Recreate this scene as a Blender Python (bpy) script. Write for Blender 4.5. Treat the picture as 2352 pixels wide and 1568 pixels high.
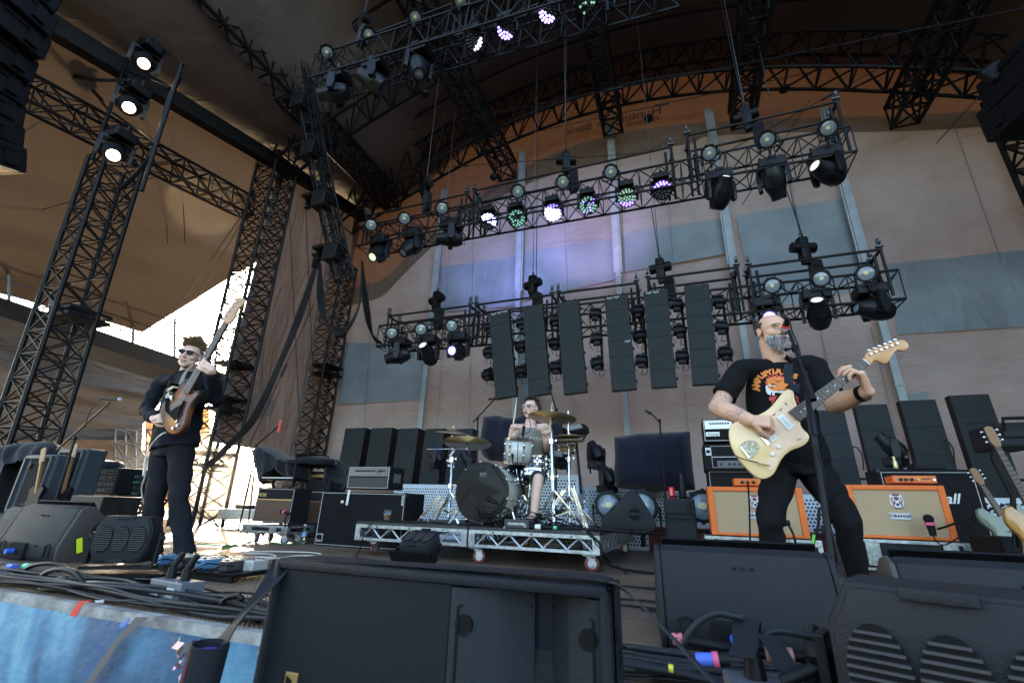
import bpy, bmesh, math, random
from mathutils import Vector as V, Matrix, Euler, Quaternion, noise as mnoise
random.seed(7)
for o in list(bpy.data.objects): bpy.data.objects.remove(o)
SC = bpy.context.scene; COL = SC.collection
rad = math.radians; PI = math.pi
# ---------------------------------------------------------------- camera
CAMH = .45
def cam_axes(pitch=20.3, yaw=20.8, roll=1.9):
    p, y, r = rad(pitch), rad(yaw), rad(roll)
    f = V((-math.sin(y)*math.cos(p), math.cos(y)*math.cos(p), math.sin(p)))
    ri = V((math.cos(y), math.sin(y), 0)); up = ri.cross(f)
    return f, ri*math.cos(r)+up*math.sin(r), up*math.cos(r)-ri*math.sin(r)
FW, RT, UP = cam_axes()
EYE = V((0, 0, CAMH)); FOC = 1045.
cam = bpy.data.cameras.new('camera'); camo = bpy.data.objects.new('camera', cam); COL.objects.link(camo)
cam.sensor_width = 36; cam.lens = FOC/2352*36; cam.clip_start = .05; cam.clip_end = 4000
camo.matrix_world = Matrix.Translation(EYE) @ Matrix((RT, UP, -FW)).transposed().to_4x4()
cam.dof.use_dof = True; cam.dof.focus_distance = 3.9; cam.dof.aperture_fstop = 4
SC.camera = camo
def P(x, y, Y=None, Z=None, X=None, D=None):
    """point of the place seen at photo pixel x,y (2352 wide) on the plane Y=, Z= or X= (or at depth D)"""
    d = FW + RT*((x-1176)/FOC) - UP*((y-784)/FOC)
    if Y is not None: t = Y/d.y
    elif Z is not None: t = (Z-CAMH)/d.z
    elif X is not None: t = X/d.x
    else: t = D
    return EYE + d*t
# ---------------------------------------------------------------- light
SUN_DIR = P(520, 1010, D=1)-EYE; SUN_AZ = math.atan2(SUN_DIR.x, SUN_DIR.y); SUN_EL = rad(15)
w = bpy.data.worlds.new('World'); SC.world = w; w.use_nodes = True
nt = w.node_tree; sky = nt.nodes.new('ShaderNodeTexSky'); sky.sky_type = 'NISHITA'; sky.sun_disc = False
sky.sun_elevation = SUN_EL; sky.sun_rotation = SUN_AZ; sky.air_density = 1; sky.dust_density = 2; sky.ozone_density = 1
bg = nt.nodes['Background']; bg.inputs[1].default_value = .15
nt.links.new(sky.outputs[0], bg.inputs[0])
sl = bpy.data.lights.new('sun', 'SUN'); so = bpy.data.objects.new('sun', sl); COL.objects.link(so)
sl.energy = 5; sl.angle = rad(.5); sl.color = (1, .84, .64)
sd = V((math.sin(SUN_AZ)*math.cos(SUN_EL), math.cos(SUN_AZ)*math.cos(SUN_EL), math.sin(SUN_EL)))
so.rotation_euler = sd.to_track_quat('Z', 'Y').to_euler()
SC.view_settings.view_transform = 'Standard'; SC.view_settings.look = 'None'
SC.view_settings.exposure = 2.9; SC.view_settings.gamma = 1
SC.render.engine = 'CYCLES'
SC.cycles.max_bounces = 7; SC.cycles.diffuse_bounces = 4; SC.cycles.glossy_bounces = 3
SC.cycles.transparent_max_bounces = 8; SC.cycles.sample_clamp_indirect = 4; SC.cycles.caustics_reflective = False; SC.cycles.caustics_refractive = False
# ---------------------------------------------------------------- materials
MATS = {}
def mat(name, col=(.5,.5,.5), rough=.5, metal=0, emit=None, es=1, noise=0, ns=20, bump=0, bs=60, trans=0, alpha=1, spec=.5, coat=0, col2=None, stretch=None, sheen=0):
    if name in MATS: return MATS[name]
    m = bpy.data.materials.new(name); m.use_nodes = True; t = m.node_tree; n = t.nodes; b = n['Principled BSDF']
    b.inputs['Base Color'].default_value = (*col, 1); b.inputs['Roughness'].default_value = rough
    b.inputs['Metallic'].default_value = metal; b.inputs['Specular IOR Level'].default_value = spec*(.5 if max(col) < .03 and spec == .5 and not coat else 1)
    if coat: b.inputs['Coat Weight'].default_value = coat; b.inputs['Coat Roughness'].default_value = .08
    if sheen: b.inputs['Sheen Weight'].default_value = sheen
    if trans: b.inputs['Transmission Weight'].default_value = trans
    if alpha < 1: b.inputs['Alpha'].default_value = alpha
    if emit: b.inputs['Emission Color'].default_value = (*emit, 1); b.inputs['Emission Strength'].default_value = es
    tc = n.new('ShaderNodeTexCoord'); mp = n.new('ShaderNodeMapping'); t.links.new(tc.outputs['Object'], mp.inputs[0])
    if stretch: mp.inputs['Scale'].default_value = stretch
    if noise:
        nz = n.new('ShaderNodeTexNoise'); nz.inputs['Scale'].default_value = ns; nz.inputs['Detail'].default_value = 6
        t.links.new(mp.outputs[0], nz.inputs[0])
        cr = n.new('ShaderNodeValToRGB'); c2 = col2 or tuple(c*(1-noise) for c in col)
        cr.color_ramp.elements[0].position = .35; cr.color_ramp.elements[1].position = .65
        cr.color_ramp.elements[0].color = (*c2, 1); cr.color_ramp.elements[1].color = (*col, 1)
        t.links.new(nz.outputs[0], cr.inputs[0]); t.links.new(cr.outputs[0], b.inputs['Base Color'])
        mr = n.new('ShaderNodeMapRange'); mr.inputs[3].default_value = max(0, rough-.12); mr.inputs[4].default_value = min(1, rough+.12)
        t.links.new(nz.outputs[0], mr.inputs[0]); t.links.new(mr.outputs[0], b.inputs['Roughness'])
    if bump:
        nb = n.new('ShaderNodeTexNoise'); nb.inputs['Scale'].default_value = bs; nb.inputs['Detail'].default_value = 4
        t.links.new(mp.outputs[0], nb.inputs[0]); bp = n.new('ShaderNodeBump'); bp.inputs['Strength'].default_value = bump; bp.inputs['Distance'].default_value = .01
        t.links.new(nb.outputs[0], bp.inputs['Height']); t.links.new(bp.outputs[0], b.inputs['Normal'])
    MATS[name] = m; return m
def nodes(m): return m.node_tree.nodes, m.node_tree.links, m.node_tree.nodes['Principled BSDF']
# ---------------------------------------------------------------- mesh builder
class MB:
    def __init__(s): s.v = []; s.f = []; s.M = Matrix()
    def add(s, vs, fs):
        k = len(s.v); s.v += [s.M @ V(a) for a in vs]; s.f += [tuple(i+k for i in f) for f in fs]; return s
    def box(s, c, d, rot=None, bev=0):
        x, y, z = (a/2 for a in d); R = (rot.to_matrix() if isinstance(rot, (Euler, Quaternion)) else rot) if rot else Matrix.Identity(3)
        c = V(c)
        if not bev:
            vs = [c+R@V((i*x, j*y, k*z)) for i in (-1,1) for j in (-1,1) for k in (-1,1)]
            return s.add(vs, [(0,1,3,2),(4,6,7,5),(0,4,5,1),(2,3,7,6),(0,2,6,4),(1,5,7,3)])
        b = min(bev, x*.9, y*.9, z*.9); bm = bmesh.new(); bmesh.ops.create_cube(bm, size=1)
        for q in bm.verts: q.co = V((q.co.x*2*x, q.co.y*2*y, q.co.z*2*z))
        bmesh.ops.bevel(bm, geom=bm.edges[:]+bm.verts[:], offset=b, segments=2, affect='EDGES', profile=.6)
        bm.verts.index_update()
        s.add([c+R@q.co for q in bm.verts], [[q.index for q in f.verts] for f in bm.faces]); bm.free(); return s
    def cyl(s, p, q, r, r2=None, n=10, cap=True):
        p, q = V(p), V(q); r2 = r if r2 is None else r2; d = q-p
        if d.length < 1e-7: return s
        a = d.normalized().orthogonal().normalized(); b = d.normalized().cross(a)
        vs = [c+(a*math.cos(2*PI*i/n)+b*math.sin(2*PI*i/n))*rr for c, rr in ((p, r), (q, r2)) for i in range(n)]
        fs = [(i, (i+1)%n, n+(i+1)%n, n+i) for i in range(n)]
        if cap: fs += [tuple(range(n))[::-1], tuple(range(n, 2*n))]
        return s.add(vs, fs)
    def bar(s, p, q, w, h=None): 
        p, q = V(p), V(q); h = h or w; d = q-p
        if d.length < 1e-7: return s
        z = d.normalized(); up = V((0,0,1)) if abs(z.z) < .95 else V((0,1,0)); x = up.cross(z).normalized(); y = z.cross(x)
        vs = [c+x*i*w/2+y*j*h/2 for c in (p, q) for i, j in ((-1,-1),(1,-1),(1,1),(-1,1))]
        return s.add(vs, [(3,2,1,0),(4,5,6,7)]+[(i,(i+1)%4,4+(i+1)%4,4+i) for i in range(4)])
    def tube(s, pts, r, n=8, cap=True, flat=None):
        pts = [V(p) for p in pts]; m = len(pts); rs = r if isinstance(r, (list, tuple)) else [r]*m
        t0 = (pts[1]-pts[0]).normalized(); a = t0.orthogonal().normalized() if flat is None else V(flat[0]).cross(t0).normalized().cross(t0)*-1
        if flat: a = (V(flat[0])-t0*V(flat[0]).dot(t0)).normalized()
        vs = []
        for i, p in enumerate(pts):
            t = (pts[min(i+1, m-1)]-pts[max(i-1, 0)]); t = t.normalized() if t.length > 1e-9 else t0
            if flat: a = (V(flat[0])-t*V(flat[0]).dot(t)).normalized()
            else: a = (a-t*a.dot(t)).normalized()
            b = t.cross(a); k = flat[1] if flat else 1
            vs += [p+a*math.cos(2*PI*j/n)*rs[i]+b*math.sin(2*PI*j/n)*rs[i]*k for j in range(n)]
        fs = [(i*n+j, i*n+(j+1)%n, (i+1)*n+(j+1)%n, (i+1)*n+j) for i in range(m-1) for j in range(n)]
        if cap: fs += [tuple(range(n))[::-1], tuple(range((m-1)*n, m*n))]
        return s.add(vs, fs)
    def lathe(s, prof, n=24, c=(0,0,0), ax=(0,0,1)):
        q = V((0,0,1)).rotation_difference(V(ax)); c = V(c)
        vs = [c+q@V((r*math.cos(2*PI*j/n), r*math.sin(2*PI*j/n), z)) for r, z in prof for j in range(n)]
        m = len(prof); fs = [(i*n+j, i*n+(j+1)%n, (i+1)*n+(j+1)%n, (i+1)*n+j) for i in range(m-1) for j in range(n)]
        if prof[0][0] > 1e-6: fs.append(tuple(range(n))[::-1])
        if prof[-1][0] > 1e-6: fs.append(tuple(range((m-1)*n, m*n)))
        return s.add(vs, fs)
    def prism(s, out, t, M=None, bev=0):
        """2D outline (x,y) extruded along local z from 0 to t"""
        n = len(out); M = M or Matrix()
        ar = sum(out[i][0]*out[(i+1)%n][1]-out[(i+1)%n][0]*out[i][1] for i in range(n))
        if ar < 0: out = out[::-1]
        if not bev:
            vs = [M@V((x, y, z)) for z in (0, t) for x, y in out]
            return s.add(vs, [tuple(range(n))[::-1], tuple(range(n, 2*n))]+[(i,(i+1)%n,n+(i+1)%n,n+i) for i in range(n)])
        c = [sum(p[k] for p in out)/n for k in (0, 1)]
        def inset(d):
            r = []
            for i in range(n):
                a, b, e = V(out[i-1]), V(out[i]), V(out[(i+1)%n]); t1 = (b-a).normalized(); t2 = (e-b).normalized()
                nn = V((-t1.y-t2.y, t1.x+t2.x)); nn = nn.normalized() if nn.length > 1e-6 else V((-t1.y, t1.x)); r.append(b+nn*d)
            return r
        L = [(inset(bev), 0), (inset(bev*.3), bev*.3), (out, bev), (out, t-bev), (inset(bev*.3), t-bev*.3), (inset(bev), t)]
        vs = [M@V((p[0], p[1], z)) for o, z in L for p in o]; m = len(L)
        return s.add(vs, [tuple(range(n))[::-1], tuple(range((m-1)*n, m*n))]+[(k*n+i, k*n+(i+1)%n, (k+1)*n+(i+1)%n, (k+1)*n+i) for k in range(m-1) for i in range(n)])
    def ball(s, c, r, n=12, m=8, R=None):
        rx, ry, rz = (r, r, r) if not hasattr(r, '__len__') else r; c = V(c); R = R or Matrix.Identity(3)
        vs = [c+R@V((0,0,rz))]+[c+R@V((rx*math.sin(PI*i/m)*math.cos(2*PI*j/n), ry*math.sin(PI*i/m)*math.sin(2*PI*j/n), rz*math.cos(PI*i/m))) for i in range(1, m) for j in range(n)]+[c+R@V((0,0,-rz))]
        L = len(vs)-1; fs = [(0, 1+j, 1+(j+1)%n) for j in range(n)]+[(1+i*n+j, 1+(i+1)*n+j, 1+(i+1)*n+(j+1)%n, 1+i*n+(j+1)%n) for i in range(m-2) for j in range(n)]
        return s.add(vs, fs+[(L, 1+(m-2)*n+(j+1)%n, 1+(m-2)*n+j) for j in range(n)])
    def grid(s, fn, nu, nv, thick=0):
        vs = [V(fn(i/nu, j/nv)) for j in range(nv+1) for i in range(nu+1)]; w = nu+1
        return s.add(vs, [(j*w+i, j*w+i+1, (j+1)*w+i+1, (j+1)*w+i) for j in range(nv) for i in range(nu)])
    def build(s, name, m=None, parent=None, smooth=False, auto=None, mods=None):
        me = bpy.data.meshes.new(name); me.from_pydata([tuple(a) for a in s.v], [], s.f); me.validate()
        return link(name, me, m, parent, smooth, auto)
def link(name, me, m, parent=None, smooth=False, auto=None):
    o = bpy.data.objects.new(name, me); COL.objects.link(o)
    for x in (m if isinstance(m, (list, tuple)) else [m]):
        if x: me.materials.append(x)
    if parent: o.parent = parent; o.matrix_parent_inverse = Matrix.Identity(4)
    if smooth or auto:
        for p in me.polygons: p.use_smooth = True
        if auto: 
            bm = bmesh.new(); bm.from_mesh(me); 
            for e in bm.edges:
                if len(e.link_faces) == 2 and e.calc_face_angle(0) > rad(auto): e.smooth = False
            bm.to_mesh(me); bm.free()
    return o
def tag(o, label=None, cat=None, group=None, kind=None):
    if label: o['label'] = label
    if cat: o['category'] = cat
    if group: o['group'] = group
    if kind: o['kind'] = kind
    return o
def thing(name, label, cat, loc=(0,0,0), rot=(0,0,0), group=None, scale=1):
    o = bpy.data.objects.new(name, None); COL.objects.link(o); o.empty_display_size = .1
    if isinstance(rot, Matrix): o.matrix_world = Matrix.Translation(V(loc)) @ rot.to_4x4() @ Matrix.Diagonal((scale,scale,scale,1))
    else: o.location = loc; o.rotation_euler = rot; o.scale = (scale,)*3
    return tag(o, label, cat, group)
def copy_tree(o, parent=None):
    c = o.copy(); COL.objects.link(c); c.parent = parent
    for ch in list(o.children): copy_tree(ch, c)
    return c
PROTO = {}
def inst(kind, fn, label, cat, loc, rot=(0,0,0), group=None, scale=1, key=None):
    """one thing; the first of a kind is built by fn(root), later ones are copies with copies of the parts"""
    key = key or kind
    if key in PROTO: o = copy_tree(PROTO[key])
    else: o = bpy.data.objects.new(kind, None); COL.objects.link(o); o.empty_display_size = .1; fn(o); PROTO[key] = o
    sc = scale if hasattr(scale, '__len__') else (scale,)*3
    R = rot.to_4x4() if isinstance(rot, (Matrix, Quaternion)) else Euler(rot).to_matrix().to_4x4()
    if isinstance(rot, Quaternion): R = rot.to_matrix().to_4x4()
    l, r, _ = (Matrix.Translation(V(loc)) @ R).decompose(); o.location = l; o.rotation_mode = 'XYZ'; o.rotation_euler = r.to_euler(); o.scale = sc
    for k in ('group',): 
        if k in o and not group: del o[k]
    return tag(o, label, cat, group)
def frame(z, x=(1,0,0)):
    """rotation whose local z looks along z, local x close to x"""
    z = V(z).normalized(); x = V(x); x = (x-z*x.dot(z)).normalized(); y = z.cross(x)
    return Matrix((x, y, z)).transposed()
def spline(pts, n=8):
    pts = [V(p) for p in pts]; out = []
    for i in range(len(pts)-1):
        a, b, c, d = pts[max(i-1,0)], pts[i], pts[i+1], pts[min(i+2, len(pts)-1)]
        for k in range(n):
            t = k/n; out.append(.5*((2*b)+(c-a)*t+(2*a-5*b+4*c-d)*t*t+(-a+3*b-3*c+d)*t**3))
    return out+[pts[-1]]
def text_mesh(body, size, M, m, name='lettering', parent=None, ext=.0008, font=None, align='CENTER', shear=0, sx=1, bold=0):
    cu = bpy.data.curves.new(name, 'FONT'); cu.body = body; cu.size = size; cu.align_x = align; cu.align_y = 'CENTER'; cu.extrude = ext; cu.shear = shear; cu.resolution_u = 3
    if bold: cu.offset = bold
    o = bpy.data.objects.new(name, cu); COL.objects.link(o); bpy.context.view_layer.update()
    me = bpy.data.meshes.new_from_object(o.evaluated_get(bpy.context.evaluated_depsgraph_get())); bpy.data.objects.remove(o)
    me.transform(Matrix.Diagonal((sx,1,1,1))); me.transform(M.to_4x4()); me.materials.clear()
    return link(name, me, m, parent)
def face_M(loc, right, up):
    """matrix that lays x-y drawings at loc with x along right, y along up"""
    x = V(right).normalized(); y = V(up); y = (y-x*y.dot(x)).normalized(); z = x.cross(y)
    return Matrix.Translation(V(loc)) @ Matrix((x, y, z)).transposed().to_4x4()
# common materials
blk = mat('black powder coat', (.0045,.0045,.0055), .5, noise=.4, ns=30)
steel = mat('black truss steel', (.006,.0055,.0055), .55, noise=.5, ns=15)
rub = mat('black rubber', (.005,.005,.0055), .55)
chrome = mat('chrome', (.8,.8,.82), .16, 1, noise=.2, ns=60)
alu = mat('worn aluminium', (.55,.57,.58), .42, .85, noise=.45, ns=25, bump=.2)
cloth = mat('black cloth', (.005,.006,.010), .9, noise=.3, ns=8, bump=.4, bs=20, sheen=.2)
white = mat('white plastic', (.75,.75,.72), .35)
lens = mat('par lens glass', (.26,.33,.37), .15, 0, noise=.35, ns=40, coat=.6)
# ================================================================ setting: ground, floor
STY = 1.53                                    # stage lip
b = MB(); b.box((0,0,-1.75), (4000,4000,.1)); g = tag(b.build('ground', mat('trodden dirt ground', (.12,.10,.075), .9, noise=.4, ns=2, bump=.5)), kind='structure')
def floor_mat():
    m = mat('dark anti slip plywood', (.075,.052,.038), .42, noise=.0); n, l, bs = nodes(m)
    tc = n.new('ShaderNodeTexCoord'); 
    def dots(axis, s):
        x = n.new('ShaderNodeSeparateXYZ'); l.new(tc.outputs['Object'], x.inputs[0]); mm = n.new('ShaderNodeMath'); mm.operation = 'MULTIPLY'; mm.inputs[1].default_value = s
        l.new(x.outputs[axis], mm.inputs[0]); q = n.new('ShaderNodeMath'); q.operation = 'SINE'; l.new(mm.outputs[0], q.inputs[0]); return q
    a, c = dots(0, 260), dots(1, 260); mu = n.new('ShaderNodeMath'); mu.operation = 'MULTIPLY'; l.new(a.outputs[0], mu.inputs[0]); l.new(c.outputs[0], mu.inputs[1])
    bp = n.new('ShaderNodeBump'); bp.inputs['Strength'].default_value = .7; bp.inputs['Distance'].default_value = .004; l.new(mu.outputs[0], bp.inputs['Height']); l.new(bp.outputs[0], bs.inputs['Normal'])
    n1 = n.new('ShaderNodeTexNoise'); n1.inputs['Scale'].default_value = 1.7; n1.inputs['Detail'].default_value = 9; n1.inputs['Roughness'].default_value = .7; l.new(tc.outputs['Object'], n1.inputs[0])
    cr = n.new('ShaderNodeValToRGB'); cr.color_ramp.elements[0].position = .35; cr.color_ramp.elements[0].color = (.11,.075,.05,1); cr.color_ramp.elements[1].position = .68; cr.color_ramp.elements[1].color = (.215,.145,.095,1)
    e = cr.color_ramp.elements.new(.8); e.color = (.27,.21,.16,1); l.new(n1.outputs[0], cr.inputs[0])
    br = n.new('ShaderNodeTexBrick'); br.inputs['Scale'].default_value = 1; br.inputs['Mortar Size'].default_value = .004; br.inputs['Brick Width'].default_value = 2.44; br.inputs['Row Height'].default_value = 1.22
    br.inputs['Color1'].default_value = (1,1,1,1); br.inputs['Color2'].default_value = (.8,.8,.8,1); br.inputs['Mortar'].default_value = (.12,.12,.12,1); l.new(tc.outputs['Object'], br.inputs[0])
    mx = n.new('ShaderNodeMix'); mx.data_type = 'RGBA'; mx.blend_type = 'MULTIPLY'; mx.inputs[0].default_value = 1; l.new(cr.outputs[0], mx.inputs[6]); l.new(br.outputs[0], mx.inputs[7]); l.new(mx.outputs[2], bs.inputs['Base Color'])
    mr = n.new('ShaderNodeMapRange'); mr.inputs[3].default_value = .62; mr.inputs[4].default_value = .42; l.new(n1.outputs[0], mr.inputs[0]); l.new(mr.outputs[0], bs.inputs['Roughness'])
    return m
b = MB(); b.box((-1.5,(STY+10.5)/2,-.06), (20,10.5-STY,.12)); fl = tag(b.build('floor', floor_mat()), kind='structure')
b = MB(); b.box((-1.5,(STY+10)/2,-1.0), (19.6,9.2-STY,1.4)); tag(b.build('stage_base', blk), kind='structure')
# pale painted lip along the stage edge
b = MB(); b.box((-1.5,STY-.022,-.03), (20,.044,.066)); lip = tag(b.build('kerb', mat('scuffed grey lip', (.42,.40,.37), .6, noise=.6, ns=9, bump=.4)), kind='structure')
# ================================================================ fabrics
def fabric(name, col, tr, col2=None, rough=.6, sc=(1,1,1), wr=.35, seam=None):
    m = mat(name, col, rough, noise=.12, ns=1.3, col2=col2 or tuple(c*.76 for c in col)); n, l, bs = nodes(m); bs.inputs['Specular IOR Level'].default_value = .35
    tc = n.new('ShaderNodeTexCoord'); mp = n.new('ShaderNodeMapping'); mp.inputs['Scale'].default_value = sc; l.new(tc.outputs['Object'], mp.inputs[0])
    nz = n.new('ShaderNodeTexNoise'); nz.inputs['Scale'].default_value = 2.2; nz.inputs['Detail'].default_value = 8; nz.inputs['Distortion'].default_value = 1.2; l.new(mp.outputs[0], nz.inputs[0])
    n2 = n.new('ShaderNodeTexNoise'); n2.inputs['Scale'].default_value = 14; n2.inputs['Detail'].default_value = 5; l.new(mp.outputs[0], n2.inputs[0])
    ad = n.new('ShaderNodeMath'); ad.operation = 'MULTIPLY_ADD'; ad.inputs[1].default_value = .18; l.new(n2.outputs[0], ad.inputs[0]); l.new(nz.outputs[0], ad.inputs[2])
    bp = n.new('ShaderNodeBump'); bp.inputs['Strength'].default_value = wr; bp.inputs['Distance'].default_value = .12; l.new(ad.outputs[0], bp.inputs['Height']); l.new(bp.outputs[0], bs.inputs['Normal'])
    if tr:
        tl = n.new('ShaderNodeBsdfTranslucent'); tl.inputs[0].default_value = (*[c*t for c, t in zip(col, (1.1,.85,.6))], 1); l.new(bp.outputs[0], tl.inputs[1])
        mx = n.new('ShaderNodeMixShader'); mx.inputs[0].default_value = tr; l.new(bs.outputs[0], mx.inputs[1]); l.new(tl.outputs[0], mx.inputs[2]); l.new(mx.outputs[0], n['Material Output'].inputs[0])
    return m
F_peach = fabric('pale peach wall fabric', (.295,.283,.29), .02, sc=(.35,1,1.8), wr=.6)
F_blue = fabric('grey blue wall sheet', (.275,.307,.325), .015, rough=.45, sc=(1.1,1,.5), wr=.28)
F_dark = fabric('dark header cloth', (.10,.085,.075), .02)
F_gable = fabric('sun-toned gable fabric', (.165,.098,.07), .03)  # orange of sunlight through the gable put into its base colour
F_roof = fabric('brown roof fabric', (.14,.105,.088), .0, wr=.25)
F_cano = fabric('tan canopy fabric', (.075,.064,.055), .07, sc=(.22,.3,.5), wr=.5)
F_side = fabric('pinkish side wall fabric', (.18,.155,.15), .02, sc=(1.5,1.5,.4), wr=.7)
F_grim = fabric('dull grey side fabric', (.10,.09,.082), .04, sc=(.4,.4,1.5), wr=.8)
# roof arch, traced once: bottom chord and top chord of the rear arch
YB = 8.8
def interp(tab, x):
    if x <= tab[0][0]: a, c = tab[0], tab[1]
    elif x >= tab[-1][0]: a, c = tab[-2], tab[-1]
    else: a, c = next((tab[i], tab[i+1]) for i in range(len(tab)-1) if tab[i][0] <= x <= tab[i+1][0])
    return a[1]+(c[1]-a[1])*(x-a[0])/(c[0]-a[0])
def trace(px, Y): return sorted((p.x, p.z) for p in (P(x, y, Y=Y) for x, y in px))
top_ch = trace([(889,432),(1000,362),(1091,313),(1271,234),(1397,187),(1530,167),(1707,155),(1850,143),(1973,137),(2117,139),(2243,166)], YB)
bot_ch = trace([(929,468),(1030,410),(1137,353),(1271,297),(1397,259),(1505,239),(1707,223),(1840,219),(1962,220),(2153,230),(2261,245)], YB)
XL, XR = -8.3, 6.35
def smooth(tab):
    # quadratic least squares keeps the arch even
    n = len(tab); import numpy as np
    c = np.polyfit([t[0] for t in tab], [t[1] for t in tab], 4); return lambda x: float(np.polyval(c, x))
zt0, zb0 = smooth(top_ch), smooth(bot_ch)
def zt(x): return zt0(x) if x > -8 else zt0(-8)+(x+8)*.6
def zb(x): return zb0(x) if x > -7.8 else zb0(-7.8)+(x+7.8)*.6
def arch_truss(Y, d=.55, n=26, label='', lift=0):
    b = MB(); xs = [XL+.1+(XR-.5-XL)*i/n for i in range(n+1)]
    for yy in (Y, Y-d):
        for f in (zt, zb):
            pts = [(x, yy, f(x)+lift) for x in xs]; b.tube(pts, .04, 6)
        for i in range(n):
            x0, x1 = xs[i], xs[i+1]; xm = (x0+x1)/2
            b.cyl((x0,yy,zb(x0)+lift), (xm,yy,zt(xm)+lift), .025, n=5); b.cyl((xm,yy,zt(xm)+lift), (x1,yy,zb(x1)+lift), .025, n=5)
    for i in range(n):
        for f in (zt, zb):
            x0, x1 = xs[i], xs[i+1]; b.cyl((x0,Y,f(x0)+lift), (x1,Y-d,f(x1)+lift), .02, n=5); b.cyl((x0,Y,f(x0)+lift), (x0,Y-d,f(x0)+lift), .02, n=5)
    o = b.build('arch_truss', steel); return tag(o, label, 'truss', 'arched roof trusses')
arch_truss(YB-.15, label='arched black roof truss at the back wall below the sun-toned gable')
arch_truss(6.3, label='arched black roof truss behind the top lighting truss, left column to right')
def box_truss(p, q, w, h, bays, r=.028, rl=.014, name='truss', m=None, up=(0,0,1), n=6, double=False):
    p, q = V(p), V(q); z = (q-p).normalized(); u = (V(up)-z*V(up).dot(z)).normalized(); s = z.cross(u); b = MB()
    C = lambda i, t: p+(q-p)*t+u*h/2*(1 if i in (0, 1) else -1)+s*w/2*(1 if i in (0, 3) else -1)
    for i in range(4): b.cyl(C(i,0), C(i,1), r, n=n)
    for k in range(bays):
        t0, t1 = k/bays, (k+1)/bays
        for i in range(4):
            j = (i+1)%4; b.cyl(C(i,t0), C(j,t0), rl, n=4, cap=False)
            b.cyl(C(i,t0) if k%2 else C(j,t0), C(j,t1) if k%2 else C(i,t1), rl, n=4, cap=False)
            if double: b.cyl(C(j,t0) if k%2 else C(i,t0), C(i,t1) if k%2 else C(j,t1), rl, n=4, cap=False)
    for i in range(4): b.cyl(C(i,1), C((i+1)%4,1), rl, n=4)
    return b.build(name, m or steel)
lab = ['leftmost long roof truss running forward to the left column top','second long roof truss from the left, behind the top lights','middle long roof truss above the mirrored lettering','long roof truss right of the mirrored lettering','rightmost long roof truss near the dark right corner']
for k, (px, py) in enumerate([(880,462),(1150,385),(1402,275),(1712,255),(2105,245)]):
    p = P(px, py, Y=YB-.4); t = box_truss((p.x, YB+.1, p.z+.28), (p.x, .9, p.z+.28), .42, .5, 16, .04, .02, 'roof_truss', double=True)
    tag(t, lab[k], 'truss', 'long roof trusses')
# roof membrane: barrel between the arch trusses, unseen front cut back for sky light
def roof_fn(u, v):
    x = XL-.3+(XR-XL+1.2)*u; y0 = interp([(-8.6,.3),(-6.5,1.6),(-3.5,3.3),(0,4.4),(3,5.2),(7.6,6.0)], x); y = y0+(9.4-y0)*v; sag = .10*math.sin(v*PI*3)**2
    z = zt(min(x, XR+.2))+.35-sag-(max(0, x-XR-.2)**2)*2; k = min(1, max(0, (-x-5.2)/3.1)); k = k*k*(3-2*k)
    return (x, y, z*(1-k)+(6.85+(y-.5)*.21+.1)*k)
b = MB(); b.grid(roof_fn, 60, 36); roof = b.build('roof_membrane', F_roof, smooth=True)
tag(roof, 'dark brown arched fabric roof stretched over the stage, unseen front cut back for sky light', 'roof')
for k, yy in enumerate((3.4, 5.0, 7.55)):
    b = MB(); b.tube([(x, yy, zt(x)+.17) for x in [XL+(XR-XL)*i/40 for i in range(41)]], .035, 6)
    tag(b.build('roof_rafter', steel), 'dark tube rafter curving under the roof fabric, %s' % ['nearest the audience','middle one','in front of the back arch'][k], 'rafter', 'roof rafters')
# ---------------------------------------------------------------- back wall
bw = thing('back_wall', 'tall peach and grey blue fabric wall closing the back of the stage', 'wall', (-1, 9.2, 0))
YW = 9.2
g_low = [(x, y) for x, y in ((800,500),(1030,497),(1180,407),(1290,345),(1400,292),(1560,297),(1700,287),(1900,265),(2100,257),(2270,255))]
g_tab = trace([q for q in g_low[1:]], YW); import numpy as np
gc = np.polyfit([t[0] for t in g_tab], [t[1] for t in g_tab], 4)
def zg(x): return min(float(np.polyval(gc, max(x, -7.3)))+min(0, x+7.3)*.1, zt(x)+.1)
def zh(x): return zg(x)-(.55 if x < 1 else .4)-.25*math.exp(-((x+1.2)/1.6)**2)
def strip(name, lo, hi, m, y=YW, x0=XL-.4, x1=XR, nu=60, nv=8, wv=.012):
    b = MB(); fx = 7
    b.grid(lambda u, v: (x0+(x1-x0)*u+1, (y-9.2)+wv*math.sin(u*fx*PI)+.05*mnoise.noise(V((u*6, v*5, 1)))*math.sin(v*PI), lo(x0+(x1-x0)*u)*(1-v)+hi(x0+(x1-x0)*u)*v), nu, nv)
    o = b.build(name, m, bw, smooth=True); return o
strip('main_sheet', lambda x: .0, zh, F_peach, nv=30)
strip('header_sheet', zh, zg, F_dark)
strip('gable_sheet', zg, lambda x: max(zt(x)+.5, zg(x)+.1), F_gable)
def wsheet(c, y=YW-.045, m=None, name='blue_sheet'):
    q = [P(x, yy, Y=y) for x, yy in c]; b = MB()
    def fn(u, v):
        p = (q[0]*(1-u)+q[1]*u)*(1-v)+(q[3]*(1-u)+q[2]*u)*v
        return (p.x+1, p.y-9.2+.012*mnoise.noise(V((p.x*2, 0, p.z*1.5)))+.01*math.sin(p.x*5+p.z*2), p.z)
    b.grid(fn, 14, 14); return b.build(name, m or F_blue, bw, smooth=True)
wsheet([(1012,614),(1187,589),(1185,702),(1008,718)])
wsheet([(1203,581),(1411,545),(1425,640),(1203,690)])
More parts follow.
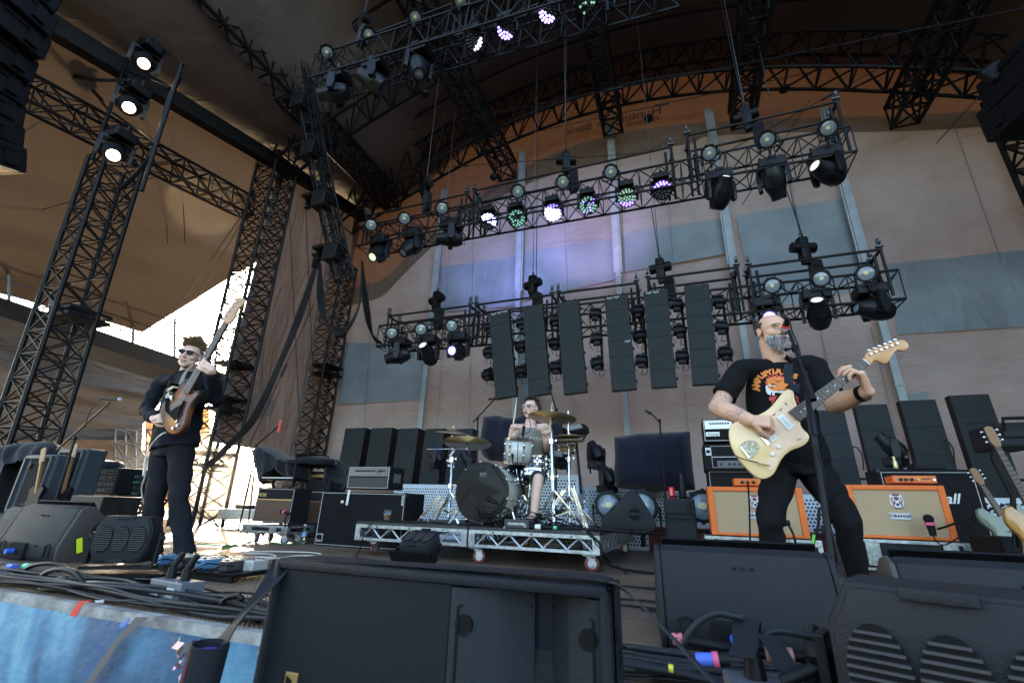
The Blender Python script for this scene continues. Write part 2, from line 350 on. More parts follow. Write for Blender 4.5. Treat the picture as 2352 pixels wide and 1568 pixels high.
wsheet([(1429,535),(1665,502),(1680,580),(1435,625)])
wsheet([(1690,497),(1943,454),(2035,655),(1735,715)])
wsheet([(2036,607),(2600,548),(2600,735),(2062,768)])
wsheet([(792,787),(978,790),(967,918),(774,928)])
wsheet([(1722,716),(1770,713),(1835,1010),(1775,1010)])
wsheet([(1195,700),(1240,700),(1245,1080),(1195,1080)])
wsheet([(2075,905),(2130,900),(2165,1080),(2100,1080)])
def seam(pts, w=.012):
    b = MB(); q = [P(x, y, Y=YW-.06)-V((-1, 9.2, 0)) for x, y in pts]
    for a, c in zip(q, q[1:]): b.bar(a, c, w, .004)
    b.build('seam', mat('seam thread', (.16,.17,.19), .7), bw)
for s in ([(1045,380),(1000,1040)],[(1290,380),(1325,1090)],[(1090,400),(1075,1090)],[(1520,300),(1590,1090)],[(1790,290),(1950,1080)],[(1630,370),(1660,500)],[(2192,290),(2300,600)],[(2375,800),(2440,1090)],[(2382,815),(2460,1080)],[(2000,750),(2060,1000)],[(860,600),(830,1080)]): seam(s)
# mirrored lettering on the gable (seen from behind)
def mirror_text(s, px0, px1, size, y=YW-.08):
    a, c = P(*px0, Y=y), P(*px1, Y=y); M = face_M(a-V((-1,9.2,0)), a-c, (0,0,1))   # runs right to left
    o = text_mesh(s, size, Matrix.Identity(4), mat('dark brown gable letters', (.05,.028,.02), .7), 'lettering', bw, .002, align='LEFT')
    me = o.data; L = max(v.co.x for v in me.vertices); k = (a-c).length/L
    me.transform(Matrix.Diagonal((-k, 1, 1, 1))); me.transform(M)
mirror_text('Huntington Bank', (1520,252), (1300,303), .34)
mirror_text('Pavilion', (1515,272), (1440,287), .17)
# aluminium posts
for k, (x, y) in enumerate([(965,990),(1190,700),(1430,800),(1700,720),(2030,760),(790,900)]):
    p = P(x, y, Y=9.0); b = MB(); 
    if k == 5: continue
    H = zb(p.x)-.15; b.box((0,0,H/2), (.11,.09,H)); b.box((-.075,.0,H*.78), (.03,.05,H*.44)); b.box((.075,0,H*.78), (.03,.05,H*.44)); b.box((0,-.05,H*.55), (.14,.012,.05)); b.box((0,-.05,H*.3), (.14,.012,.04))
    o = b.build('wall_post', mat('pale aluminium post', (.40,.43,.44), .45, .1, noise=.2, ns=4)); o.location = (p.x, 9.0, 0)
    tag(o, 'upright aluminium post against the back wall, %s' % ['behind the covered gear left of the drums','behind the drummer','between the drummer and the covered keyboard','behind the bearded singer','right of the guitar headstock',''][k], 'post', 'upright back wall posts')
# right wall (dark) and corner tower
b = MB(); b.grid(lambda u, v: (6.5+.05*math.sin(u*9), 9.3-8*u, 8.1*v), 12, 8); tag(b.build('side_curtain', F_grim, smooth=True), 'dark curtain closing the right side of the stage', 'curtain')
t = box_truss((6.1,8.7,0), (6.1,8.7,zb(6.1)+.4), .55, .55, 15, .045, .022, 'truss_tower', up=(0,1,0), double=True); tag(t, 'black lattice tower in the right back corner', 'truss tower', 'lattice towers')
# ---------------------------------------------------------------- left side
for k, (yy, top) in enumerate(((3.62, 5.6), (6.28, 7.95), (8.75, 6.6))):
    base = -.0
    t = box_truss(((-8.3,-8.3,-8.45)[k], yy, -.05), ((-8.3,-8.3,-8.35)[k], yy-(.3,.22,.1)[k], top), (.5,.58,.55)[k], (.5,.58,.55)[k], (17,24,20)[k], .034, .014, 'truss_tower', up=(0,1,0), double=True)
    tag(t, ['black lattice tower nearest the left edge, behind the bassist','black lattice tower right of the bassist, lined with hanging cables','slim black lattice tower at the left end of the back wall'][k], 'truss tower', 'lattice towers')
    for z in [(1.0,2.9,3.0),(1.05,1.25,2.1,2.3,3.0),(1.5,3.5,3.7)][k]:
        b = MB(); b.box((-8.3, yy, z), (.54,.54,.05)); pl = b.build('tower_plate', steel); pl.parent = t
# gutter beam along the left eave
def beam(name, pts, r, label, cat, m=steel, group=None, n=8, flat=None):
    b = MB(); b.tube(pts, r, n); return tag(b.build(name, m, auto=40), label, cat, group)
b = MB(); b.bar((-8.3,.5,6.7), (-8.3,6.2,7.9), .22, .3); b.bar((-8.3,6.2,7.9), (-8.3,9.1,8.45), .2, .28)
tag(b.build('eave_beam', mat('black beam', (.006,.006,.006), .7)), 'thick black beam running along the left eave of the roof', 'beam')
t = box_truss((-8.9,.3,5.9), (-8.8,6.0,6.7), .34, .45, 11, .028, .014, 'roof_truss', double=True); tag(t, 'long black truss running beside the left eave beam', 'truss', 'long roof trusses')
# side wall between tower and back wall
def patch(name, c, m, label, cat, nu=24, nv=24, amp=.05, fr=2, parent=None, fold=(0,1)):
    q = [V(a) for a in c]; nn = (q[1]-q[0]).cross(q[3]-q[0]).normalized(); b = MB()
    def fn(u, v):
        p = (q[0]*(1-u)+q[1]*u)*(1-v)+(q[3]*(1-u)+q[2]*u)*v
        e = min(1, 6*min(u, 1-u, v, 1-v)+.2)
        return p+nn*amp*e*(mnoise.noise(V((u*fr, v*fr*2, 3)))*2+.5*math.sin((u*fold[0]+v*fold[1])*9*PI+2*mnoise.noise(V((u*3,v*3,0)))))
    b.grid(fn, nu, nv); return tag(b.build(name, m, smooth=True), label, cat)
patch('side_sheet', [(-8.5,7.9,-.1),(-8.55,9.25,-.1),(-8.55,9.25,1.5),(-8.5,7.75,1.5)], F_side, 'short lower piece of the pinkish side wall, right of the bright gap', 'sheet', amp=.02, fold=(1,0))
patch('side_wall', [(-8.52,6.3,1.5),(-8.57,9.25,1.5),(-8.57,9.25,8.6),(-8.52,6.3,8.0)], F_side, 'pinkish fabric wall between the bassist tower and the back wall', 'wall', amp=.03, fold=(1,0))
# canopy of the left wing: from eave down to the outer edge
A0, A1 = V((-8.42,.2,6.80)), V((-8.42,6.4,8.05)); R1 = P(590,600, X=-8.6); O2 = P(330,762, X=-12.0); O1 = P(-60,650, X=-12.5); O0 = P(-60,650,X=-12.5)
def cano(u, v):
    # u 0..1 from near to far, v 0..1 from eave to outer edge
    top = A0.lerp(A1, u); out = V((-13.2, O2.y*.25, O2.z-.05)).lerp(O2, u) 
    p = top.lerp(out, v); far = A1.lerp(R1, min(1, v*2.4)) if v < .42 else R1.lerp(O2, (v-.42)/.58)
    w = u**3; p = p.lerp(far, w)
    p.z += -.45*math.sin(v*PI)*(1-w)+.06*math.sin(v*26+u*3)*(1-u)*math.sin(v*PI)+.05*mnoise.noise(V((u*5, v*4, 0)))
    return p
b = MB(); b.grid(cano, 50, 60); tag(b.build('canopy', F_cano, smooth=True), 'tan fabric canopy sloping down over the left wing', 'canopy')
print('O2', O2, 'O1', O1, 'R1', R1)
# ================================================================ beyond the left side of the stage
def fpoly(name, c, Xp, m, label, cat, **k): return patch(name, [P(x, y, X=Xp) for x, y in c], m, label, cat, **k)
# scaffold walkway deck with its rails
b = MB(); a, c = P(-40,700, X=-12), P(600,905, X=-12); d = V((-2.2,0,.25))
b.bar(a, c, .5, .34); b.bar(a+d, c+d, .3, .3)
for i in range(16): t = i/15; b.bar(a.lerp(c,t)+V((0,0,-.05)), a.lerp(c,t)+d, .1, .16)
b.bar(a+d*.5-V((0,0,.2)), c+d*.5-V((0,0,.2)), 2.1, .03)
tag(b.build('scaffold_deck', mat('dark scaffold boards', (.02,.018,.016), .7, noise=.5, ns=4)), 'dark scaffold gantry deck crossing behind the bassist', 'scaffold')
b = MB()
for dy in (-105, -75, -45): b.cyl(P(-40,700+dy, X=-12), P(600,905+dy*.95, X=-12), .024, n=6)
for x in range(20, 600, 95): y = 700+(x+40)*.32; b.cyl(P(x,y-5, X=-12), P(x+2,y-112, X=-12), .03, n=6)
tag(b.build('scaffold_rail', mat('galvanised scaffold tube', (.16,.16,.17), .45, .6)), 'thin scaffold tube railing above the dark gantry deck', 'railing')
fpoly('side_sheet', [(-60,735),(250,838),(390,880),(330,1100)][:0] or [(-80,1010),(300,1010),(400,885),(-80,740)], -11.2, F_grim, 'dull grey sheet hanging under the gantry, behind the left tower', 'sheet', amp=.08)
fpoly('side_sheet', [(-80,1110),(320,1110),(330,975),(-80,985)], -11.6, fabric('warm grey lower sheet', (.15,.135,.12), .05, sc=(1,1.6,.4), wr=.8), 'warm grey lower sheet hanging behind the guitar cases', 'sheet', amp=.08, fold=(1,0))
fpoly('side_sheet', [(480,1140),(610,1140),(640,1050),(560,1045)][:0] or [(-80,1190),(250,1190),(250,1095),(-80,1095)], -11.8, F_grim, 'dark strip of cloth near the floor in the far left corner', 'sheet', amp=.03)
fpoly('infill', [(330,1165),(490,1165),(480,940),(335,940)], -13.0, fabric('sunlit bark fabric', (.30,.19,.11), .45, sc=(1,1,1), wr=.9), 'brown crumpled tarpaulin sheet added for sunlit bark behind the bassist waist', 'infill', amp=.12)  # added translucent sheet, gives the look of sunlit bark and cuts glare
# trees and backstage far off to the left
def tree(loc, h, r, label, seed, dens=3200):
    rnd = random.Random(seed); t = thing('tree', label, 'tree', loc, group='trees beyond the stage'); b = MB()
    b.cyl((0,0,0), (.1,0,h*.55), .16, .09, n=8)
    for k in range(7): a = rnd.random()*6.28; b.cyl((.05,0,h*(.3+.04*k)), (math.cos(a)*r*.7, math.sin(a)*r*.7, h*(.5+.06*k)), .06, .02, n=5)
    b.build('trunk', mat('bark', (.08,.055,.04), .9, noise=.5), t); b = MB()
    for k in range(dens):
        a, e, q = rnd.random()*6.28, rnd.gauss(0,.5), rnd.random()**.4*r*(.75+.25*math.sin(k*.7)); c = V((math.cos(a)*q, math.sin(a)*q, h*.68+e*h*.3*(1-q/r*.5)))
        u = V((rnd.gauss(0,1), rnd.gauss(0,1), rnd.gauss(0,.6))).normalized()*.2; w_ = u.orthogonal().normalized()*.12; b.add([c-u, c+w_, c+u, c-w_], [(0,1,2,3)])
    b.build('crown', mat('dusty foliage', (.13,.10,.05), .7, noise=.5, ns=3, col2=(.06,.055,.03)), t)
for k, (x, Y, h, r) in enumerate(((300,15,4.2,1.9),(500,13,3.6,1.4),(410,20,5.5,2.6))):
    p = P(x, 1150, Y=Y); tree((p.x, p.y, -1.7), h, r, 'dusty tree beyond the left of the stage, %s' % ['left of the bassist legs','just right of the bassist','farthest away behind the bassist'][k], k)
# scaffold stair seen between the towers
b = MB()
for i in range(5):
    for j in range(4):
        x, y = 265+i*24, 985+j*32; p = P(x, y, X=-11.0)
        if i < 4: b.cyl(p, P(x+24, y+5, X=-11.0), .02, n=5)
        if j < 3: b.cyl(p, P(x-2, y+32, X=-11.0), .02, n=5)
        if i < 4 and j < 3 and (i+j)%2: b.cyl(p, P(x+22, y+37, X=-11.0), .016, n=5)
tag(b.build('scaffold_stair', mat('galvanised scaffold tube')), 'small scaffold frame seen left of the bassist waist', 'scaffold')
# ================================================================ rigging and lights
def Z(ox, oy, s=.38265):
    return lambda x, y: ((ox+x*s)*.9408, (oy+y*s)*.9408)
Z1, Z2, Z4, Z5, Z8, Z9, Z10 = Z(0,0), Z(0,550), Z(700,0), Z(800,400), Z(1600,0), Z(1600,550), Z(1600,1067)
ORD = ['first','second','third','fourth','fifth','sixth','seventh','eighth','ninth','tenth','eleventh','twelfth']
def disc_lens(r, m, z, name, parent, n=24, dome=.02):
    b = MB(); b.lathe([(r,z-.004),(r,z),(r*.7,z+dome*.6),(r*.3,z+dome*.9),(0.0001,z+dome)], n); return b.build(name, m, parent, auto=50)
# every fixture is built with its beam along local +z of 'head'; root z is up
def mk_par(o):
    b = MB(); b.lathe([(.05,-.20),(.085,-.19),(.10,-.12),(.105,0),(.135,.02),(.135,.05),(.112,.052),(.108,.02)], 20)
    for k in range(8): a = k*PI/4; b.box((.13*math.cos(a),.13*math.sin(a),.03), (.03,.03,.05))
    h = b.build('head', blk, o, auto=40); disc_lens(.108, lens, .028, 'lens', h); 
    b = MB(); b.lathe([(.012,.045),(.03,.046),(.03,.052),(.0001,.054)], 12); b.build('bulb', mat('amber chip', (.8,.7,.35), .3), h)
    b = MB(); b.tube([(-.15,0,0),(-.15,-.02,-.2),(.15,-.02,-.2),(.15,0,0)], .012, 6); b.cyl((0,-.02,-.2), (0,-.02,-.3), .02); b.build('yoke', blk, o)
def mk_head(lit=None):
    def f(o):
        b = MB(); b.box((0,0,-.07), (.38,.30,.15), bev=.02); b.box((0,0,0), (.12,.32,.05)); b.cyl((-.14,0,.0), (-.14,0,.12), .02); b.cyl((.14,0,0), (.14,0,.12), .02); b.build('base', blk, o)
        b = MB()
        for s in (-1, 1): b.prism([(-.05,-.14),(.05,-.14),(.075,-.34),(.05,-.46),(-.03,-.47),(-.06,-.34)], .05, Matrix.Translation((s*.20-.025,0,0)) @ Matrix(((0,0,1,0),(1,0,0,0),(0,1,0,0),(0,0,0,1))))
        b.box((0,0,-.155), (.44,.1,.04)); b.build('yoke', mat('dark grey fixture shell', (.010,.011,.013), .4), o)
        b = MB(); b.lathe([(.06,-.24),(.12,-.22),(.155,-.12),(.16,.0),(.135,.12),(.11,.18),(.105,.27),(.085,.275),(.08,.24)], 20); b.box((0,.15,-.02), (.1,.05,.18)); b.box((0,-.15,-.02), (.1,.05,.18))
        for s in (-1, 1): b.tube([(s*.08,.1,-.22),(s*.11,.14,-.28),(s*.02,.14,-.29),(s*.05,.1,-.23)], .008, 5)
        h = b.build('head', mat('dark grey fixture shell'), o, auto=40); h.location = (0,0,-.36)
        lm = lens if not lit else mat('lit lamp '+lit[0], (1,1,1), .3, emit=lit[1], es=lit[2])
        disc_lens(.082, lm, .25, 'lens', h)
    return f
def hexlens(key, litf, em):
    def f(o):
        b = MB(); b.box((0,0,-.05), (.24,.24,.10), bev=.02); b.cyl((0,0,0), (0,0,.1), .025); b.build('base', blk, o)
        b = MB()
        for s in (-1, 1): b.box((s*.165,0,-.19), (.03,.08,.24), bev=.01)
        b.box((0,0,-.10), (.34,.08,.03)); b.build('yoke', blk, o)
        b = MB(); b.lathe([(.07,-.17),(.13,-.13),(.15,-.02),(.152,.05),(.142,.055),(.14,.03),(.0001,.03)], 22); h = b.build('head', blk, o, auto=40); h.location = (0,0,-.26)
        b1, b2, b3 = MB(), MB(), MB(); rnd = random.Random(key); k = 0
        for ring, (n, r) in enumerate(((1,0),(6,.045),(12,.088),(15,.122))):
            for i in range(n):
                a = 2*PI*i/n+ring*.3; c = (r*math.cos(a), r*math.sin(a)); q = litf(c, rnd); bb = (b1, b2, b3)[q]
                bb.lathe([(.019,.03),(.0185,.038),(.011,.044),(.0001,.046)], 6, (c[0], c[1], 0)); k += 1
        if b1.v: b1.build('lens_cells', mat('dark hex glass', (.04,.05,.06), .15), h, auto=40)
        if b2.v: b2.build('lit_cells', mat('lit cells '+str(key), (1,1,1), .3, emit=em[0], es=em[1]), h)
        if b3.v: b3.build('tinted_cells', mat('tinted cells '+str(key), (.3,.6,.5), .3, emit=em[2], es=em[3]), h)
    return f
def mk_hoist(o):
    b = MB(); b.box((0,0,0), (.13,.13,.36), bev=.03); b.cyl((-.16,0,.02), (.16,0,.02), .075, n=14); b.box((0,0,-.2), (.09,.09,.08)); b.tube([(0,0,.18),(.02,0,.23),(0,0,.26),(-.02,0,.23)], .01, 5)
    b.build('motor', blk, o, auto=40)
    b = MB(); b.prism([(-.07,-.2),(.06,-.2),(.08,-.55),(-.04,-.62),(-.09,-.5)], .11, Matrix.Translation((.12,.05,0)) @ Matrix(((1,0,0,0),(0,0,-1,0),(0,1,0,0),(0,0,0,1)))); b.build('chain_bag', cloth, o)
def mk_small(o):
    b = MB(); b.cyl((-.08,0,0), (.06,0,0), .065, .06, 14); b.cyl((.06,0,0), (.085,0,0), .045, n=12); b.box((0,0,.075), (.13,.06,.02)); b.box((-.0,0,-.07), (.09,.08,.05), bev=.01); b.cyl((0,0,.08), (.03,.05,.12), .015)
    b.build('body', blk, o, auto=40); b = MB(); b.lathe([(.05,0),(.05,.004),(.0001,.008)], 14, (-.08,0,0), (-1,0,0)); b.build('lens', lens, o)
    b = MB(); b.tube(spline([(.04,.03,-.07),(.08,.05,-.14),(.0,.06,-.17),(.02,.04,-.10)], 4), .005, 5); b.tube(spline([(-.05,.03,.05),(-.09,.06,-.04),(-.05,.06,-.14)], 4), .005, 5); b.build('cable', rub, o)
def place_light(kind, fn, px, Y, aim, label, cat, group, key=None, s=1, drop=0):
    p = P(*px, Y=Y); o = inst(kind, fn, label, cat, p, group=group, key=key, scale=s)
    h = next(c for c in o.children if c.name.startswith('head'))
    lp = h.location.copy(); tgt = Vector_aim(p+lp*s, aim)
    h.rotation_mode = 'QUATERNION'; h.rotation_quaternion = V((0,0,1)).rotation_difference(tgt); 
    # turn the yoke round so that the head swings between its arms
    a = math.atan2(tgt.x, -tgt.y); 
    for c in o.children:
        if c.name.startswith('yoke'): c.rotation_euler = (0,0,a)
    return o
def Vector_aim(p, aim): return (V(aim)).normalized()
CAMD = lambda px, Y: (EYE-P(*px, Y=Y)).normalized()
def rig(nm, Y, L, R, size, bays, label):
    a, c = P(*L, Y=Y), P(*R, Y=Y); return tag(box_truss(a, c, size, size, bays, .020, .0095, 'lighting_truss', blk), label, 'truss', 'hanging lighting trusses'), a, c
t1, T1a, T1b = rig('t1', 6.2, (838,556), (1950,343), .42, 26, 'middle lighting truss hanging above the panels, with lit coloured washes')
t2, T2a, T2b = rig('t2', 7.0, (882,780), (2058,668), .42, 28, 'lowest lighting truss, carrying the hanging dark panels')
t0, T0a, T0b = rig('t0', 4.0, (742,182), (1560,-62), .48, 18, 'highest lighting truss cut off by the top of the picture')
# legs frames with castors above the trusses
def mk_castor(b, p, s=1):
    b.box(V(p)+V((0,0,.02))*s, (.09*s,.06*s,.02*s)); b.bar(V(p)+V((-.02,0,.02))*s, V(p)+V((-.02,0,.10))*s, .012*s); b.bar(V(p)+V((.02,0,.02))*s, V(p)+V((.02,0,.10))*s, .012*s); b.cyl(V(p)+V((-.016,0,.1))*s, V(p)+V((.016,0,.1))*s, .048*s, n=14)
def rail_frame(Y, l, r, h, label, tz):
    a, c = P(*l, Y=Y), P(*r, Y=Y); b = MB(); zz = (a.z+c.z)/2; dp = .36
    for dy in (0, dp):
        for q, sgn in ((a, 1), (c, -1)):
            b.cyl((q.x, Y+dy, tz-.2), (q.x, Y+dy, zz+.03), .019, n=6); b.cyl((q.x+sgn*.09, Y+dy, tz-.2), (q.x+sgn*.09, Y+dy, zz-.08), .02, n=6)
        b.cyl((a.x-.02, Y+dy, zz), (c.x+.02, Y+dy, zz), .020, n=6)
    for q in (a, c): b.cyl((q.x, Y, zz), (q.x, Y+dp, zz), .022, n=6)
    o = b.build('rail_frame', blk); tag(o, label, 'frame', 'pipe frames on the trusses')
    for q in (a, c):
        for dy in (0, dp): b = MB(); mk_castor(b, (q.x, Y+dy, zz+.03)); b.build('castor', mat('grey castor', (.10,.11,.11), .4, .3), o)
    return o
zc1, zc2, zc0 = (T1a.z+T1b.z)/2, (T2a.z+T2b.z)/2, (T0a.z+T0b.z)/2
for k, (l, r) in enumerate([((843,492),(1072,450)),((1090,432),(1542,345)),((1578,310),(1922,236))]):
    rail_frame(6.0, l, r, .4, '%s black pipe frame with castors standing on the middle lighting truss' % ['left','centre','right'][k], zc1)
for k, (l, r) in enumerate([((893,726),(1080,702)),((1093,700),(1268,677)),((1282,674),(1462,650)),((1488,640),(1693,615)),((1720,613),(2022,573))]):
    rail_frame(6.8, l, r, .4, '%s black pipe frame from the left on the lowest lighting truss' % ORD[k], zc2)
for k, (l, r) in enumerate([((748,105),(1060,20)),((1075,0),(1400,-80))]):
    rail_frame(3.8, l, r, .4, '%s pipe frame on the highest lighting truss' % ['left','right'][k], zc0)
dn = V((.05,-.55,-.8))
pars1 = [(852,517),(929,502),(1015,478),(1190,440),(1293,418),(1403,395),(1630,352),(1762,321),(1903,294)]
for k, q in enumerate(pars1): place_light('par_can', mk_par, q, 5.9, CAMD(q,5.9)+V((random.uniform(-.1,.1),0,.1)), '%s round par can from the left on the middle lighting truss' % ORD[k], 'par can', 'par cans on the trusses', s=.88)
for k, q in enumerate([(900,765),(967,756),(1037,748),(1775,656),(1885,640),(1990,628)]): place_light('par_can', mk_par, q, 6.75, CAMD(q,6.7)+V((random.uniform(-.25,.25),0,random.uniform(0,.2))), '%s round par can from the left on the lowest lighting truss' % ORD[k], 'par can', 'par cans on the trusses', s=.9)
for k, q in enumerate([(752,120),(848,80),(955,40),(1058,2)]): place_light('par_can', mk_par, q, 3.75, CAMD(q,3.7)+V((-.25,0,.15)), '%s round par can from the left on the highest lighting truss' % ORD[k], 'par can', 'par cans on the trusses', s=.8)
WARM = ('warm', (1,.74,.42), 3.2); BLUE = ('blue', (.10,.06,1), 1.6); DIM = ('faint', (.8,.85,.5), .12)
for k, (q, aim, lit) in enumerate([((876,548),(0,-.6,-.6),DIM),((950,532),(-.3,-.5,-.7),None),((1038,512),(-.9,-.5,-.1),DIM),((1650,402),(.25,-.6,.5),DIM),((1770,375),(.2,.5,-.8),None),((1890,352),(-.7,-.6,.15),DIM)]):
    place_light('moving_head', mk_head(lit), q, 6.1, aim, '%s moving head light from the left under the middle lighting truss' % ORD[k], 'moving light', 'moving heads on the trusses', key='mh'+(lit[0] if lit else ''), s=.92)
for k, (q, aim, lit) in enumerate([((920,780),(-.9,-.3,-.3),None),((987,775),(0,-.7,.35),DIM),((1055,768),(0,-1,-.25),BLUE),((1757,690),(-.1,-1,-.1),BLUE),((1870,672),(-.15,-.7,.5),DIM),((1995,660),(-.9,-.3,.1),None)]):
    place_light('moving_head', mk_head(lit), q, 6.9, aim, '%s moving head light from the left under the lowest lighting truss' % ORD[k], 'moving light', 'moving heads on the trusses', key='mh'+(lit[0] if lit else ''), s=.92)
for k, (q, aim, lit) in enumerate([((778,178),(-1,-.3,-.1),BLUE),((865,150),(-.7,-.3,.5),None),((965,118),(.3,-.2,-.8),None)]):
    place_light('moving_head', mk_head(None if lit is None else ('violet', (.16,.10,.7), 1.2)), q, 3.9, aim, '%s moving head light from the left under the highest lighting truss' % ORD[k], 'moving light', 'moving heads on the trusses', key='mh0'+(lit[0] if lit else ''), s=.92)
W = [((1123,480),1,(lambda c,r: 1 if c[1] > -.03 else 0),((.30,.36,1),2.2,(.2,.1,1),.4)),((1188,472),2,(lambda c,r: r.choice((0,2,2))),((1,.9,1),.25,(.35,.8,.6),.06)),((1270,458),3,(lambda c,r: 1 if c[1] < .05 else 2),((.7,.55,1),2.6,(.2,.1,1),.4)),
     ((1350,441),4,(lambda c,r: r.choice((1,2,2,0))),((.25,.1,1),.4,(.4,.85,.6),.055)),((1438,423),5,(lambda c,r: 1 if c[1] < -.05 else 2),((.25,.1,1),.4,(.55,.8,.55),.055)),((1518,405),6,(lambda c,r: 1 if c[1] > .05 else 0),((.2,.1,1),.9,(.2,.1,1),.5))]
for k, (q, key, lf, em) in enumerate(W):
    place_light('wash_light', hexlens(key, lf, em), q, 6.05, CAMD(q,6.05)+V((0,0,-.1)), ['round LED wash light glowing bright blue, leftmost on the middle truss','round LED wash light with green and pink cells, beside the bright blue one','round LED wash light glowing white violet at the middle of the truss','round LED wash light with green cells right of the white violet one','round LED wash light with mixed pale cells, second from the right','round LED wash light with a violet arc, rightmost of the row'][k], 'wash light', 'wash lights on the trusses', key='w%d' % k, s=.98)
for k, (q, key, lf, em) in enumerate([((1090,68),7,(lambda c,r: 1 if c[0]>.07 else 0),((.95,.8,1),.6,(1,1,1),.3)),((1164,42),8,(lambda c,r: 1 if c[1]<-.02 else 0),((.3,.22,1),.7,(1,1,1),.3)),((1259,3),9,(lambda c,r: 1 if c[1]<.0 else 0),((.4,.3,1),.7,(1,1,1),.3)),((1344,-20),10,(lambda c,r: r.choice((0,0,2))),((1,1,1),.3,(.4,.7,.5),.1))]):
    place_light('wash_light', hexlens(key, lf, em), q, 3.9, CAMD(q,3.9), ['LED wash light with two pink white cells on the highest truss','LED wash light with a blue lower half on the highest truss','large LED wash light half violet half white near the top edge','LED wash light with dim cells cut by the top edge'][k], 'wash light', 'wash lights on the trusses', key='v%d' % k, s=.85)
def chain(p, label, top=None, r=.007):
    b = MB(); z1 = top or zt(p.x); b.cyl(p, (p.x, p.y, z1), r, n=5); tag(b.build('hoist_chain', mat('chain steel', (.12,.12,.12), .4, .8)), label, 'chain', 'hoist chains')
for k, (q, Y, nm) in enumerate([((978,432),6.2,'above the left of the middle truss'),((1300,372),6.2,'at the centre of the middle truss'),((1715,270),6.2,'above the right of the middle truss'),((1003,690),7,'on the left of the lowest truss'),((1224,655),7,'between the first two hanging panels'),((1517,618),7,'above the fifth hanging panel'),((1845,572),7,'right of the singer above the lowest truss'),((832,55),4,'on the highest truss')]):
    p = P(*q, Y=Y); inst('chain_hoist', mk_hoist, 'black chain hoist '+nm, 'hoist', p, rot=(0,0,random.uniform(-.5,.5)), group='chain hoists', scale=1.05); chain(p+V((0,0,.25)), 'thin hoist chain rising to the roof '+nm)
# hanging panels (dark LED screens)
def led_mat():
    m = mat('dark led screen face', (.017,.022,.022), .55); n, l, bs = nodes(m); tc = n.new('ShaderNodeTexCoord'); ck = n.new('ShaderNodeTexChecker'); ck.inputs['Scale'].default_value = 90; ck.inputs[1].default_value = (.030,.038,.037,1); ck.inputs[2].default_value = (.010,.013,.013,1)
    nz = n.new('ShaderNodeTexNoise'); nz.inputs['Scale'].default_value = 1.5; mx = n.new('ShaderNodeMix'); mx.data_type = 'RGBA'; mx.blend_type = 'MULTIPLY'; mx.inputs[0].default_value = .4
    l.new(tc.outputs['Object'], ck.inputs[0]); l.new(tc.outputs['Object'], nz.inputs[0]); l.new(ck.outputs[0], mx.inputs[6]); l.new(nz.outputs[1], mx.inputs[7]); l.new(mx.outputs[2], bs.inputs['Base Color'])
    bp = n.new('ShaderNodeBump'); bp.inputs['Strength'].default_value = .5; bp.inputs['Distance'].default_value = .005; l.new(ck.outputs[1], bp.inputs['Height']); l.new(bp.outputs[0], bs.inputs['Normal']); return m
LED = led_mat()
def led_panel(q, Y, label, thick=.09, tiles=6, group='hanging screen strips', lean=0):
    c = [P(*a, Y=Y) for a in q]; w = ((c[1].x-c[0].x)+(c[2].x-c[3].x))/2; zt_ = (c[0].z+c[1].z)/2; zb_ = (c[2].z+c[3].z)/2; h = zt_-zb_; x = sum(a.x for a in c)/4; sh = ((c[0].x+c[1].x)-(c[2].x+c[3].x))/2
    t = thing('led_screen', label, 'screen', (x, Y, zb_), (lean, math.atan2(sh, h) if abs(sh) < .2 else 0, 0), group); b = MB(); b.box((0,thick/2+.012,h/2), (w,thick,h), bev=.004)
    for k in range(tiles): b.box((w/2+.012,thick*.7,h*(k+.5)/tiles), (.025,.04,.04))
    b.build('cabinet', blk, t)
    for k in range(tiles):
        b = MB(); b.box((0,.004,h*(k+.5)/tiles), (w-.004,.014,h/tiles-.004)); b.build('screen_tile', LED, t)
    return t, w, h
panels = [[(1060,938),(1188,924),(1238,1482),(1107,1490)],[(1267,906),(1397,896),(1445,1466),(1310,1475)],[(1480,882),(1620,867),(1671,1455),(1528,1464)],[(1772,846),(1922,829),(1978,1436),(1825,1444)],[(2012,813),(2170,797),(2230,1418),(2069,1427)]]
pq = [[Z5(*a) for a in p] for p in panels]+[[Z9(*a) for a in [(172,388),(337,370),(400,1008),(233,1017)]]]
for k, q in enumerate(pq):
    t, w_, h_ = led_panel(q, 6.6, '%s dark screen strip from the left hanging from the lowest truss' % ORD[k])
    b = MB()
    for s in (-1, 1): b.cyl((s*w_*.3,.05,h_), (s*w_*.3,.08,h_+.06), .012); b.cyl((s*w_*.3,.08,h_+.06), (s*w_*.3,.3,h_-.02), .012)
    b.build('hook', steel, t)
    for j in range({0:3,1:0,2:0,3:3,4:2,5:0}[k]):
        b = MB(); 
        for i in range(3): b.box((w_*(-.35+.08*i+.3*j), -.006, h_*(.992 if j < 2 or k == 0 else .5)-.02-.01*(i%2)), (.022,.003,.03))
        b.build('tape_mark', mat('pale tape mark', (.3,.32,.3), .6), t)
st = [[(1020,1050),(1030,1205),(1042,1345)],[(1215,1025),(1235,1170),(1255,1325)],[(1440,1000),(1450,1150),(1465,1300)],[(1695,965),(1712,1120),(1727,1275)],[(1975,945),(1988,1105),(2000,1260)],[(2220,905),(2243,1070),(2255,1235)]]
st = [[Z5(*a) for a in s] for s in st]+[[Z9(*a) for a in [(405,490),(418,655),(430,820)]]]
